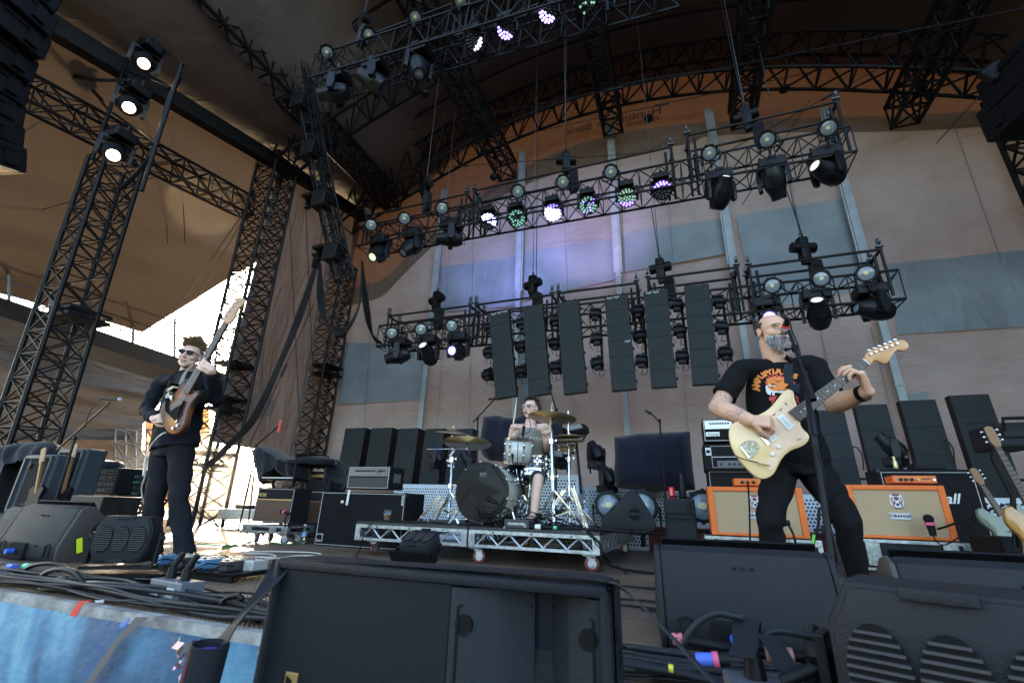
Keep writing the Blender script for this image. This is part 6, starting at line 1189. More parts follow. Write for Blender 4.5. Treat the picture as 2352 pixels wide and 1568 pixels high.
for a, e, w_ in (('shR','elR','wrR'),('shL','elL','wrL')): F.cap([K['neck'].lerp(K[a],.4)-V((0,0,.04)), K[a], K[a].lerp(K[e],.5), K[e], K[e].lerp(K[w_],.5), K[e].lerp(K[w_],.86)], [.055,.062,.060,.056,.050,.046])
jk = F.fuse('jacket', DJ, bp_, .0065, 3, fold=.013, fs=10)
b = MB()
for s in (-1, 1): q = K['neck']+V((0,-.085,-.01)); b.add([q+V((s*.012,0,0)), q+V((s*.07,.04,.03)), q+V((s*.095,.02,-.04)), q+V((s*.03,-.035,-.09))], [(0,1,2,3)])
cl = b.build('collar', DJ, jk); md = cl.modifiers.new('t', 'SOLIDIFY'); md.thickness = .006
sh_ = flat([(1065,1010),(1140,985),(1175,1100),(1120,1250),(1050,1180)], Z2, YBs-.3, BT, 'shirt_front', bp_); project([sh_], jk, (0,1,0), .004, -.5)
for i, q in enumerate(([(1040,1060),(1070,1045),(1085,1085),(1060,1105)],[(1060,1045),(1115,1015),(1118,1030),(1065,1062)],[(1070,1090),(1100,1080),(1095,1120)])): o = flat(q, Z2, YBs-.3, mat('pale print ink', (.5,.45,.3), .7) if i < 2 else WP, 'shirt_print', bp_); project([o], jk, (0,1,0), .007, -.5)
b = MB()
for z_ in (.2,.32,.44): 
    p = K['pel']+V((.05,-.145,z_)); b.cyl(p, p-V((0,.005,0)), .008, n=10)
b.build('button', mat('dull steel', (.25,.25,.25), .4, .8), jk)
F = Flesh(); F.loft([(K['pel']+V((0,0,.06)),.16,.12),(K['pel'],.175,.125),(K['pel']-V((0,0,.1)),.165,.115)])
for h, k, a in (('hpR','knR','anR'),('hpL','knL','anL')): F.cap([K[h], K[h].lerp(K[k],.5), K[k], K[k].lerp(K[a],.5), K[a]+V((0,0,.03))], [.098,.086,.070,.068,.070])
F.fuse('trousers', mat('charcoal wide trousers', (.007,.007,.010), .85, bump=.3, bs=60), bp_, .007, 4, fold=.009, fs=7)
for a, yaw in (('anR',.2),('anL',.75)):
    F = Flesh(); p = K[a]; q = V((p.x+.17*math.sin(yaw), p.y-.17*math.cos(yaw), .035)); F.cap([V((p.x,p.y+.02,.05)), V((p.x,p.y,.05)).lerp(q,.6), q], [.050,.046,.038]); F.cap([V((p.x,p.y,.12)), V((p.x,p.y,.05))], [.045,.05]); F.fuse('shoe', mat('black leather shoe'), bp_, .006, 3)
b, rnd = MB(), random.Random(9)
for k in range(3400):
    a, e = rnd.uniform(0, 2*PI), rnd.uniform(-.3,1.5); n_ = V((math.cos(a)*math.cos(e), math.sin(a)*math.cos(e), math.sin(e)))
    if n_.y > .35 and n_.z < .55: continue
    if n_.y > 0 and n_.z < .15: continue
    p = HT(n_.x*.078, -.014+n_.y*.099, .026+n_.z*.094); d = HR@(n_*.8+V((.3 if n_.y > .2 else 0, -.1+.7*(n_.y > .2), .55 if n_.z > .4 else -.5))); tuft(b, p, d, rnd.uniform(.03,.075)*(1.25 if n_.z > .4 else .6), .0019, rnd, .55)
b.build('hair', mat('tousled brown hair', (.26,.165,.09), .6, noise=.5, ns=60), bp_)
def shades(par, lensm, framem, w=.024):
    g = MB()
    for s in (-1, 1): g.prism([(-w,.014),(w,.016),(w*.92,-.010),(w*.4,-.018),(-w*.5,-.017),(-w*.95,-.008)] if s > 0 else [(w,.014),(-w,.016),(-w*.92,-.010),(-w*.4,-.018),(w*.5,-.017),(w*.95,-.008)], .003, Matrix.Translation(HT(s*.033,.101-.004,.010)) @ HR.to_4x4() @ Matrix.Rotation(PI/2, 4, 'X') @ Matrix.Rotation(0, 4, 'Y'))
    o = g.build('sunglasses', lensm, par); g = MB()
    for s in (-1, 1): g.tube([HT(s*.058,.096,.018), HT(s*.076,.06,.016), HT(s*.084,-.01,.008)], .003, 5); g.tube([HT(s*.006,.103,.022), HT(s*.034,.103,.026), HT(s*.060,.097,.024)], .0028, 5)
    g.tube([HT(-.008,.104,.018), HT(.008,.104,.018)], .0025, 5); g.build('frame', framem, o)
shades(bp_, mat('dark lens', (.002,.002,.002), .25, spec=.12), knob_m, .027)
b = MB(); b.tube([HT(-.024,.094,-.060), HT(0,.103,-.058), HT(.024,.094,-.060)], .0035, 6); b.build('lips', mat('lip'), bp_)
# bass guitar
YBg = 2.40; bg_ = thing('bass_guitar', 'worn sunburst bass guitar with dark red guard held upright by the bassist', 'bass guitar', B_(1140,1180,YBg)); go = bg_.location.copy()
def sunb():
    m = mat('sunburst lacquer', (.5,.22,.05), .55, spec=.25); n, l, bs = nodes(m); tc = n.new('ShaderNodeTexCoord'); nz = n.new('ShaderNodeTexNoise'); nz.inputs['Scale'].default_value = 14; nz.inputs['Detail'].default_value = 6; mp = n.new('ShaderNodeMapping'); mp.inputs['Location'].default_value = (.03,0,.03); mp.inputs['Rotation'].default_value = (0,rad(20),0); mp.inputs['Scale'].default_value = (6.2,0,3.6)
    ln = n.new('ShaderNodeVectorMath'); ln.operation = 'LENGTH'; l.new(tc.outputs['Object'], mp.inputs[0]); l.new(mp.outputs[0], ln.inputs[0]); l.new(tc.outputs['Object'], nz.inputs[0]); ad = n.new('ShaderNodeMath'); ad.operation = 'MULTIPLY_ADD'; ad.inputs[1].default_value = .25; l.new(nz.outputs[0], ad.inputs[0]); l.new(ln.outputs[1], ad.inputs[2])
    cr = n.new('ShaderNodeValToRGB'); e = cr.color_ramp.elements; e[0].position = .35; e[0].color = (.75,.36,.08,1); e[1].position = 1.0; e[1].color = (.03,.012,.008,1); x = e.new(.7); x.color = (.30,.09,.025,1); l.new(ad.outputs[0], cr.inputs[0]); l.new(cr.outputs[0], bs.inputs['Base Color']); return m
gplate([(1185,975),(1150,1005),(1122,1055),(1080,1095),(1040,1130),(1020,1180),(1030,1240),(1045,1290),(1085,1328),(1130,1325),(1170,1295),(1188,1245),(1205,1180),(1235,1125),(1270,1080),(1272,1055),(1250,1050),(1215,1075),(1205,1050),(1235,1010),(1225,985)], YBg, .04, 'body', sunb(), bg_, go, bev=.008, f=B_)
gplate([(1180,1065),(1130,1110),(1088,1150),(1085,1185),(1120,1215),(1130,1250),(1105,1285),(1125,1308),(1160,1290),(1180,1245),(1195,1180),(1225,1120),(1260,1080),(1250,1062),(1215,1090),(1190,1090)], YBg-.004, .004, 'pickguard', mat('dark red tortoise guard', (.09,.018,.018), .4, noise=.5, ns=40), bg_, go, sub=2, f=B_)
for q in ([(1112,1150),(1135,1165),(1128,1190),(1104,1175)],[(1135,1172),(1158,1188),(1152,1212),(1128,1196)]): gplate(q, YBg-.012, .010, 'pickup', knob_m, bg_, go, sub=1, f=B_)
for x, y in ((1135,1248),(1140,1278),(1112,1295)): b = MB(); b.M = Matrix.Translation(-go); p = B_(x,y,YBg-.003); b.cyl(p, p-V((0,.016,0)), .009, n=12); b.build('knob', chrome, bg_, auto=40)
nk = gplate([(1160,1055),(1425,612),(1450,628),(1200,1075)], YBg-.012, .02, 'neck', mat('rosewood'), bg_, go, sub=1, f=B_); a0, a1, c0, c1 = V((1160,1055)), V((1425,612)), V((1200,1075)), V((1450,628))
b = MB(); b.M = Matrix.Translation(-go); b.tube([B_(1182,1062,YBg+.012), B_(1437,620,YBg+.012)], .019, 8); b.build('neck_back', mat('maple'), nk); b = MB(); b.M = Matrix.Translation(-go)
for k, f_ in enumerate(fr[:20]): t = 1-f_/mx_*.97; p, q = a0.lerp(a1, t), c0.lerp(c1, t); b.bar(B_(p.x,p.y,YBg-.013), B_(q.x,q.y,YBg-.013), .0013)
b.build('fret', mat('fret wire'), nk); b = MB(); b.M = Matrix.Translation(-go)
for k in range(4): t = .15+.23*k; p = V((1070,1215)).lerp(V((1105,1240)), t); q = a1.lerp(c1, t); b.cyl(B_(p.x,p.y,YBg-.016), B_(q.x,q.y,YBg-.016), .0009, n=4)
b.build('strings', mat('fret wire'), bg_)
hs = gplate([(1420,610),(1428,575),(1465,520),(1495,480),(1525,458),(1548,462),(1556,482),(1548,505),(1515,535),(1500,575),(1482,605),(1452,630)], YBg-.008, .016, 'headstock', mat('aged maple', (.55,.30,.16), .4, noise=.2, ns=10), bg_, go, sub=3, bev=.002, f=B_)
for (x, y), (u, v) in zip(((1440,578),(1462,548),(1486,518),(1512,490)), ((1418,560),(1440,530),(1466,498),(1492,468))):
    b = MB(); b.M = Matrix.Translation(-go); p = B_(x,y,YBg-.009); b.cyl(p, p-V((0,.012,0)), .008, n=10); q = B_(u-12,v-6,YBg); b.cyl(B_(x,y,YBg), q, .003, n=6); b.ball(q, (.014,.004,.012), 8, 6); b.build('tuning_peg', chrome, hs, auto=50)
b = MB(); sp = spline([B_(1225,890,YBs-.12), B_(1180,940,YBs-.18), B_(1155,1000,YBs-.22), B_(1150,1040,YBg+.02)], 5); vs = []
for i, p in enumerate(sp): s_ = V((.024,0,.01)); vs += [p-s_, p+s_, p+s_+V((0,.004,0)), p-s_+V((0,.004,0))]
b.add(vs, [(4*i+j, 4*i+(j+1)%4, 4*i+4+(j+1)%4, 4*i+4+j) for i in range(len(sp)-1) for j in range(4)]); tag(b.build('guitar_strap', mat('grey suede strap', (.20,.17,.15), .8)), 'grey suede strap over the shoulder of the bassist', 'strap')
cable([B_(1060,1320,YBg), B_(1020,1340,YBg-.05), B_(960,1410,YBs-.25), B_(925,1500,YBs-.25), B_(915,1600,YBs-.25), P(*Z11(925,150),Y=2.45), P(*Z11(915,260),Y=2.5), P(*Z11(900,400),Y=2.6), V((-4.1,2.9,.02)), V((-3.9,3.1,.01))], .006, 'white instrument cable hanging from the sunburst bass', mat('white cable', (.6,.57,.5), .5))
# ------------------------------------------------------------ the drummer
D_ = lambda x, y, Y: P(*Z3(x, y), Y=Y); YD = 5.15
Q = dict(neck=D_(1150,435,YD), shR=D_(1010,500,YD-.03), shL=D_(1295,495,YD), elR=D_(965,640,YD-.10), wrR=D_(1000,548,YD-.33), elL=D_(1325,690,YD-.05), wrL=D_(1345,600,YD-.33), chest=D_(1150,580,YD), belly=D_(1150,730,YD), pel=D_(1150,850,YD+.02))
dp_ = thing('person', 'drummer in mirrored sunglasses and a grey tank top seated behind the drum kit', 'person', (0,0,0))
HC = D_(1160,305,YD-.02); fdir = V((-.28,-.96,.02)).normalized(); fx = fdir.cross(V((.0,0,1))).normalized(); HR = Matrix((fx, fdir, fx.cross(fdir))).transposed()
F = Flesh(); HT = headset(F, HC, HR, 1.04); F.cap([Q['neck']-V((0,0,.04)), HC+HR@V((0,-.03,-.07))], [.064,.058])
F.loft([(Q['pel'],.16,.12),(Q['belly'],.16,.12),(Q['chest'],.175,.12),(Q['chest']+V((0,0,.09)),.17,.11),(Q['neck']-V((0,0,.05)),.12,.08)])
for a, e, w_ in (('shR','elR','wrR'),('shL','elL','wrL')): F.cap([Q['neck'].lerp(Q[a],.5)-V((0,0,.04)), Q[a], Q[a].lerp(Q[e],.5), Q[e], Q[e].lerp(Q[w_],.4), Q[w_]], [.06,.068,.055,.045,.042,.028])
hz = Q['pel'].z-.03; kz = RZ+.46
for s in (-1, 1): F.cap([Q['pel']+V((s*.09,0,-.02)), V((Q['pel'].x+s*.24, YD-.42, kz)), V((Q['pel'].x+s*.22, YD-.50, RZ+.10)), V((Q['pel'].x+s*.22, YD-.66, RZ+.06))], [.09,.06,.04,.035])
h1 = mk_hand(F, Q['wrR'], V((.10,-.15,1)), V((.2,-.9,.1)), 1.0, (1.0,1.1,1.2,1.2), .1, (.5,.5), side=1)
h2 = mk_hand(F, Q['wrL'], V((-.05,-.2,1)), V((-.2,-.9,.1)), 1.0, (1.0,1.1,1.2,1.2), .1, (.5,.5), side=-1)
F.fuse('body', SK3, dp_, .0055, 4)
F = Flesh(); F.loft([(Q['pel']-V((0,0,.05)),.185,.145),(Q['belly'],.185,.145),(Q['chest'],.190,.138),(Q['chest']+V((0,0,.06)),.172,.125),(Q['chest']+V((0,0,.10)),.145,.115)])
for s in (-1, 1): F.cap([Q['chest']+V((s*.09,-.05,.10)), Q['neck']+V((s*.088,-.02,-.035)), Q['chest']+V((s*.09,.06,.10))], .028)
tk = F.fuse('tank_top', mat('grey olive tank top', (.24,.23,.195), .85, bump=.3, bs=60), dp_, .0065, 4, fold=.005)
o = text_mesh('RVISH', .055, Matrix.Translation(D_(1165,565,YD-.3)) @ Matrix((V((1,0,0)),V((0,0,1)),V((0,-1,0)))).transposed().to_4x4(), WP, 'lettering', dp_, 0); project([o], tk, (0,1,0), .004, -.3)
F = Flesh()
for s in (-1, 1): F.cap([Q['pel']+V((s*.08,0,-.03)), V((Q['pel'].x+s*.22, YD-.38, kz))], [.115,.085])
F.fuse('shorts', cloth, dp_, .009, 3)
for s in (-1, 1): F = Flesh(); F.cap([V((Q['pel'].x+s*.22, YD-.50, RZ+.10)), V((Q['pel'].x+s*.22, YD-.50, RZ+.05)), V((Q['pel'].x+s*.22, YD-.70, RZ+.04))], [.05,.052,.045]); F.fuse('shoe', blk, dp_, .008, 3)
b, rnd = MB(), random.Random(12)
for k in range(2600):
    a, e = rnd.uniform(0, 2*PI), rnd.uniform(-.25,1.5); n_ = V((math.cos(a)*math.cos(e), math.sin(a)*math.cos(e), math.sin(e)))
    if n_.y > .3 and n_.z < .6: continue
    if n_.y > 0 and n_.z < .1: continue
    p = HT(n_.x*.080, -.014+n_.y*.099, .028+n_.z*.095); tuft(b, p, HR@(n_*.9+V((0,.1 if n_.z > .4 else -.2,.5 if n_.z > .4 else -.4))), rnd.uniform(.02,.04), .0022, rnd, .4)
b.build('hair', mat('dark brown hair', (.04,.022,.014), .55), dp_)
shades(dp_, mat('mirror lens', (.10,.13,.125), .12, .6), mat('pale metal frame', (.5,.48,.45), .3, .7))
b = MB(); b.tube([HT(-.020,.095,-.062), HT(0,.104,-.060), HT(.020,.095,-.062)], .006, 6); b.build('mouth', mat('open mouth'), dp_)
st = thing('drum_throne', 'round black drum stool under the drummer', 'stool', (Q['pel'].x, YD+.03, RZ)); b = MB(); b.cyl((0,0,hz-RZ-.14), (0,0,hz-RZ-.06), .17, n=24); b.build('seat', rub, st, auto=40)
b = MB(); b.cyl((0,0,.1), (0,0,hz-RZ-.14), .02); b.build('post', chrome, st)
for k in range(3): a = k*2.1; b = MB(); b.cyl((0,0,.2), (.25*math.cos(a),.25*math.sin(a),.01), .012); b.build('leg', chrome, st)
wood = mat('drumstick wood', (.70,.55,.36), .5)
def stick(a, c, label):
    b = MB(); d = (V(c)-V(a)).normalized(); b.lathe([(.006,0),(.0085,.01),(.0085,.26),(.006,.34),(.0035,.37),(.006,.385),(.0001,.395)], 10, a, d); tag(b.build('drumstick', wood, smooth=True), label, 'drumstick', 'drumsticks')
c = (Q['wrR']+V((.0,-.045,.075))); stick(c-(D_(1030,185,YD-.36)-c).normalized()*.06, D_(1030,185,YD-.36), 'wooden drumstick raised upright in the drummer left-hand side of the picture')
c = (Q['wrL']+V((.0,-.045,.075))); stick(c-(D_(1366,240,YD-.36)-c).normalized()*.06, D_(1366,240,YD-.36), 'wooden drumstick rising behind the large right cymbal')
# ================================================================ drum kit
spark = mat('white sparkle wrap', (.72,.71,.66), .3, noise=.25, ns=220, coat=.4); champ = mat('champagne sparkle wrap', (.42,.40,.33), .3, noise=.3, ns=220, coat=.4)
brass = mat('cymbal bronze', (.40,.30,.17), .36, .7, noise=.35, ns=12, stretch=(1,1,1)); head_m = mat('coated drum head', (.62,.60,.55), .5); amber = mat('clear head tan', (.42,.24,.12), .35, noise=.3, ns=8)
def drum(name, label, c, ax, r, L, shell, top, bot, lugs=8, cat='drum', hoop=chrome, cc=True):
    t = thing(name, label, cat, c); ax = V(ax).normalized(); R = frame(ax, (1,0,0)); 
    b = MB(); b.lathe([(r,-L/2),(r,L/2)], 40, (0,0,0), ax); b.build('shell', shell, t, smooth=True)
    for s, nm, m in ((1,'batter_head',top),(-1,'resonant_head',bot)):
        b = MB(); b.lathe([(r*.99,0),(.0001,.002)] if s > 0 else [(.0001,-.002),(r*.99,0)], 40, ax*(s*(L/2+.004)), ax); b.build(nm, m, t, smooth=True)
        b = MB(); b.lathe([(r+.002,-.012),(r+.012,-.012),(r+.012,.012),(r-.002,.012),(r+.002,-.012)], 40, ax*(s*(L/2)), ax); b.build('hoop', hoop, t, auto=40)
    for k in range(lugs):
        a = 2*PI*k/lugs+.2; u = R@V((math.cos(a), math.sin(a), 0)); b = MB(); p = u*(r+.010)
        b.cyl(p-ax*(L/2), p+ax*(L/2), .0035, n=6)
        for s in (-1, 1): b.box(p+ax*s*L*.22-u*.004, (.022,.022,.045), R, bev=.006); b.box(p+ax*s*(L/2), (.014,.014,.02), R)
        b.build('lug', chrome, t, auto=50)
    return t
kc = D_(692,1108,4.42); kr = .285
def kickhead():
    return mat('glossy black drum head', (.006,.006,.007), .035, coat=1)
kd = drum('bass_drum', 'big bass drum with a glossy black front head and champagne shell', kc+V((0,.24,0)), (.06,1,-.055), kr, .44, champ, head_m, kickhead(), 10, hoop=mat('black drum hoop', (.012,.012,.012), .25))
b = MB(); y_ = -.235
for s in (-1, 1): b.tube([(s*.0,y_,kr*.62),(s*.012,y_,kr*.70),(s*.022,y_,kr*.62),(s*.034,y_,kr*.70),(s*.030,y_,kr*.58),(0,y_,kr*.56)], .0022, 4)
b.build('crown_mark', mat('pale grey print', (.5,.52,.52), .5), kd)
b = MB(); b.lathe([(.055,0),(.055,.004),(.045,.006),(.0001,.0)], 24, (.06,y_+.0,-.20), (0,-1,0)); b.build('port_hole', mat('black recess'), kd)
for s in (-1, 1): b = MB(); b.cyl((s*.27,-.1,-.12), (s*.36,-.22,kc.z*-1+RZ), .009); b.build('spur', chrome, kd)
tm = drum('rack_tom', 'white sparkle rack tom tilted above the bass drum', D_(1043,705,4.85), (.08,-.16,1), .148, .25, spark, head_m, amber, 6)
drum('snare_drum', 'chrome snare drum between the rack tom and the tall cymbal stand', D_(1235,820,4.98), (0,-.06,1), .125, .13, chrome, head_m, amber, 8)
drum('floor_tom', 'low drum with a dark underside below the chrome snare', D_(1200,925,4.90), (0,.12,1), .135, .05, chrome, head_m, mat('smoked head', (.10,.08,.075), .3), 6)
drum('floor_tom', 'pale wooden percussion drum behind the hi hat', D_(1480,690,5.2), (0,-.1,1), .11, .09, mat('natural wood shell', (.5,.3,.14), .4), head_m, amber, 6)
drum('floor_tom', 'champagne floor tom behind the right side of the bass drum', D_(1030,1060,5.15), (0,0,1), .15, .32, champ, head_m, amber, 8)
def cymbal(c, ax, r, label, two=False):
    t = thing('cymbal', label, 'cymbal', c, frame(V(ax)), group='cymbals')
    for s in ((1,-1) if two else (1,)):
        b = MB(); b.lathe([(r,-.028*s),(r*.8,-.016*s),(r*.5,-.004*s),(r*.24,.003*s),(r*.19,.018*s),(r*.10,.030*s),(.006,.033*s)], 48); o = b.build('plate', brass, t, smooth=True)
    b = MB(); b.cyl((0,0,-.10 if not two else -.05), (0,0,.06), .006); b.build('rod', chrome, t)
    b = MB(); b.cyl((0,0,.034), (0,0,.048), .020, n=14); b.cyl((0,0,.048), (0,0,.066), .010); b.build('felt', mat('cream felt', (.6,.5,.38), .9), t)
    b = MB(); b.cyl((0,0,-.045), (0,0,.0), .014); b.build('sleeve', rub, t); return t
cymbal(D_(415,518,4.95), (.10,-.10,1), .22, 'upper left cymbal, smaller and farther from the drummer')
cymbal(D_(555,612,4.75), (-.05,.16,1), .275, 'lower left cymbal seen from below, largest on the left')
cymbal(D_(1365,368,4.80), (.05,.10,1), .265, 'large cymbal right of the drummer face')
cymbal(D_(1530,590,4.95), (0,-.05,1), .17, 'hi hat pair on the rightmost stand', two=True)
b = MB(); b.cyl(D_(1522,620,4.95), D_(1518,322,4.95), .005); tag(b.build('hi_hat_rod', chrome), 'thin chrome rod rising through the hi hat', 'rod')
def stand(name, label, top, foot, w_=.016, legs=True, parts=(), spread=.26, hl=.30):
    t = thing(name, label, 'cymbal stand', foot, group='chrome drum hardware'); o = V(foot); tp = V(top)-o
    b = MB(); b.cyl((0,0,.05), tp*.45, w_*1.05, n=12); b.cyl(tp*.45, tp*.8, w_*.8, n=12); b.cyl(tp*.8, tp, w_*.55, n=12); b.build('tube', chrome, t, auto=40)
    for k in (.45, .8): b = MB(); p = tp*k; b.cyl(p-V((0,0,.03)), p+V((0,0,.02)), w_*1.6, n=12); b.cyl(p, p+V((.05,-.01,0)), .006); b.box(p+V((.055,-.01,0)), (.012,.012,.034), bev=.003); b.ball(p+V((-.03,-.01,0)), .010, 8, 6); b.build('clamp', chrome, t, auto=40)
    if legs:
        for k in range(3):
            a = 2*PI*k/3+.5; e = V((spread*math.cos(a), spread*math.sin(a), .012)); b = MB(); h = V((0,0,hl))
            for s in (-1, 1): sd = V((-math.sin(a), math.cos(a), 0))*s*.012; b.bar(h+sd, e+sd*.6, .005, .014); b.bar(V((0,0,hl*.32))+sd, h.lerp(e,.55)+sd, .004, .012)
            b.build('leg', chrome, t); b = MB(); b.cyl(e-V((0,0,.008)), e+(h-e).normalized()*.05, .015, .010, n=10); b.build('rubber_foot', rub, t, auto=40)
    return t
f0 = D_(372,1385,4.55); f0.z = RZ; stand('cymbal_stand', 'crowded chrome stand on the left holding two cymbals', D_(415,650,4.85), f0, .019)
b = MB(); b.cyl(D_(175,692,4.8), D_(560,686,4.8), .007); b.cyl(D_(415,640,4.85), D_(415,540,4.95), .007); b.cyl(D_(552,680,4.8), D_(555,630,4.76), .007); [b.ball(D_(x,687,4.8), .02, 10, 6) for x in (415,552)]; b.cyl(D_(390,760,4.82), D_(440,700,4.82), .02); b.cyl(D_(360,800,4.8), D_(420,830,4.8), .022); b.cyl(D_(370,850,4.78), D_(425,860,4.78), .018)
tag(b.build('boom_arm', chrome, auto=50), 'horizontal chrome boom arm crossing the left cymbal stand', 'boom arm')
b = MB(); p = D_(175,692,4.8); b.cyl(p-V((.01,0,0)), p+V((.03,0,0)), .009); tag(b.build('arm_tip', mat('copper tip', (.6,.3,.2), .3, .8)), 'copper coloured end cap of the horizontal boom arm', 'cap')
f1 = D_(1385,1365,4.55); f1.z = RZ; stand('cymbal_stand', 'tall thick chrome stand under the large right cymbal', D_(1352,430,4.80), f1, .021, spread=.30, hl=.34)
f2 = D_(1532,1370,4.8); f2.z = RZ; stand('hi_hat_stand', 'chrome hi hat stand on the right of the kit', D_(1522,630,4.95), f2, .014, spread=.30)
f3 = D_(1110,1290,4.85); f3.z = RZ; stand('snare_stand', 'chrome stand under the snare and low drum', D_(1160,960,4.95), f3, .013, spread=.24); f3 = D_(1080,1330,4.75); f3.z = RZ; stand('tom_stand', 'chrome post rising behind the bass drum to the rack tom', D_(1025,880,4.85), f3, .015, spread=.22)
f4 = D_(250,1360,4.75); f4.z = RZ
b = MB(); b.box(D_(1400,735,4.78), (.14,.05,.06), Euler((0,.1,0)).to_matrix(), bev=.01); b.box(D_(1368,720,4.79), (.04,.06,.11), bev=.008); tag(b.build('multi_clamp', mat('grey plastic clamp', (.10,.11,.12), .5)), 'grey plastic clamp on the tall chrome stand', 'clamp')
for k, (x0,y0,x1,y1,Y) in enumerate(((290,1140,80,1375,4.55),(330,1180,180,1350,4.5),(400,1250,470,1360,4.5),(1560,1060,1700,1420,4.6),(1480,1080,1260,1350,4.6),(1600,1180,1670,1400,4.6))):
    b = MB(); p, q = D_(x0,y0,Y), D_(x1,y1,Y); q.z = RZ+.012; 
    for s in (-1,1): b.bar(p+V((s*.012,0,0)), q+V((s*.008,0,0)), .006, .014)
    b.cyl(q-V((0,0,.01)), q+(p-q).normalized()*.05, .015); tag(b.build('stand_brace', chrome), 'double chrome brace leg, %s' % ['longest, reaching far left on the riser','second from the left','beside the left of the bass drum','at the right edge of the riser, steepest','sloping toward the tall chrome stand','sloping right behind the steepest one'][k], 'brace', 'chrome brace legs')
# pedals and clutter at the floor of the kit
t = thing('drum_pedal', 'chrome bass drum pedal behind the bass drum', 'pedal', (kc.x+.05, kc.y+.5, RZ)); b = MB(); b.box((0,.12,.02), (.09,.28,.01), Euler((.12,0,0)).to_matrix()); b.build('foot_board', alu, t); b = MB(); b.cyl((-.06,-.02,0),(-.06,-.02,.2),.008); b.cyl((.06,-.02,0),(.06,-.02,.2),.008); b.cyl((-.06,-.02,.2),(.06,-.02,.2),.008); b.build('frame', chrome, t)
# mics around the kit
small_mic('microphone', 'long black microphone aimed at the bass drum front head', [D_(970,1280,4.12), D_(900,1240,4.12), D_(830,1205,4.13)], (D_(830,1205,4.13), D_(742,1160,4.16)), .024, blk, None, .009)
b = MB(); p = D_(985,1290,4.1); q = V((p.x+.05, 4.1, RZ)); b.cyl(q, p, .009); b.cyl(q, q+V((-.12,-.02,.0)), .01); b.cyl(q, q+V((.1,-.03,0)), .01); tag(b.build('microphone_stand', chrome), 'short chrome mic stand at the foot of the bass drum', 'microphone stand')
cable([D_(745,1155,4.15), D_(712,1170,4.12), D_(715,1250,4.1), D_(740,1330,4.1), D_(725,1390,4.08), V((-2.0,4.1,RZ+.01))], .005, 'cable curving down from the bass drum microphone')
for k in range(7):
    rn = random.Random(k); c = V((kc.x+.22, 4.06, RZ+.09)); pts = [c+V((rn.uniform(-.14,.14), rn.uniform(-.05,.08), rn.uniform(-.07,.08))) for _ in range(4)]; cable(pts+[V((c.x+rn.uniform(-.2,.3),4.1,RZ+.01))], .0045, '%s cable of the tangle hanging beside the bass drum' % ORD[k], group='tangled drum cables')
small_mic('microphone', 'black clip mic before the rack tom on a gooseneck', [D_(1030,1000,4.7), D_(1035,700,4.58), D_(1045,560,4.6), D_(1090,540,4.62)], (D_(1082,575,4.62), D_(1095,470,4.62)), .020, blk, None, .004)
cable([D_(1095,470,4.62), D_(1100,400,4.62), D_(1135,395,4.62), D_(1155,440,4.62), D_(1145,520,4.62), D_(1090,545,4.62)], .004, 'thin looped cable over the chest of the drummer')
small_mic('microphone', 'small black mic clipped under the rack tom', [D_(1000,860,4.66), D_(985,800,4.62), D_(985,760,4.62)], (D_(985,790,4.62), D_(985,740,4.62)), .016, blk, None, .006)
def boomstand(label, tip, mid, low, foot, Y, head):
    t = thing('microphone_stand', label, 'microphone stand', foot); o = V(foot); b = MB(); b.M = Matrix.Translation(-o); b.cyl(tip, low, .009); b.build('boom', blk, t); b = MB(); b.M = Matrix.Translation(-o); b.cyl(mid, foot, .011); b.ball(mid, .02); b.build('pole', blk, t)
    for k in range(3): a = 2.1*k+.4; b = MB(); b.cyl((0,0,.08), (.22*math.cos(a), .22*math.sin(a), .012), .009); b.build('leg', blk, t)
    h0, h1 = head; m = thing('microphone', 'small microphone of the '+' '.join(label.split(',')[0].split()[:11]), 'microphone', h0); b = MB(); d = V(h1)-V(h0); b.cyl((0,0,0), d*.7, .013, n=10); b.build('body', blk, m, auto=40); b = MB(); b.ball(d*.8, .019, 10, 6); b.build('grille', mesh_m if 'vocal' in label else blk, m, smooth=True)
p = D_(655,1000,5.6); boomstand('black boom stand left of the drummer, over the cymbals', D_(805,222,5.5), D_(652,400,5.55), D_(608,432,5.55), V((p.x,5.6,RZ)), 5.5, (D_(755,214,5.5), D_(828,208,5.5)))
p = D_(1400,900,5.7); boomstand('black boom stand rising right of the drummer head', D_(1340,110,5.5), D_(1405,310,5.55), D_(1470,520,5.6), V((p.x,5.7,RZ)), 5.5, (D_(1318,100,5.5), D_(1360,112,5.5)))
boomstand('black straight mic stand before the covered square stack', P(1492,945,Y=5.9), P(1515,965,Y=5.9), P(1518,972,Y=5.9), V((P(1524,1100,Y=5.9).x,5.9,0)), 5.9, (P(1482,942,Y=5.9), P(1494,950,Y=5.9)))
boomstand('black vocal mic stand at left in front of the guitar cases', Z2 and P(*Z2(700,1130),Y=2.45), P(*Z2(480,1355),Y=2.6), P(*Z2(365,1430),Y=2.7), V((P(*Z11(330,515),Y=2.6).x,2.6,0)), 2.4, (P(*Z2(650,1103),Y=2.4), P(*Z2(795,1112),Y=2.4)))
cable([P(*Z2(645,1105),Y=2.4), P(*Z2(600,1150),Y=2.42), P(*Z2(560,1220),Y=2.45), P(*Z2(545,1285),Y=2.5)], .004, 'thin cable drooping from the left vocal microphone')
boomstand('black mic stand by the left cloth cover, short and tilted', ZP(Z2b,130,500,5.4), ZP(Z2b,170,560,5.4), ZP(Z2b,210,640,5.4), V((ZP(Z2b,190,700,5.4).x,5.4,0)), 5.4, (ZP(Z2b,70,490,5.4), ZP(Z2b,120,497,5.4)))
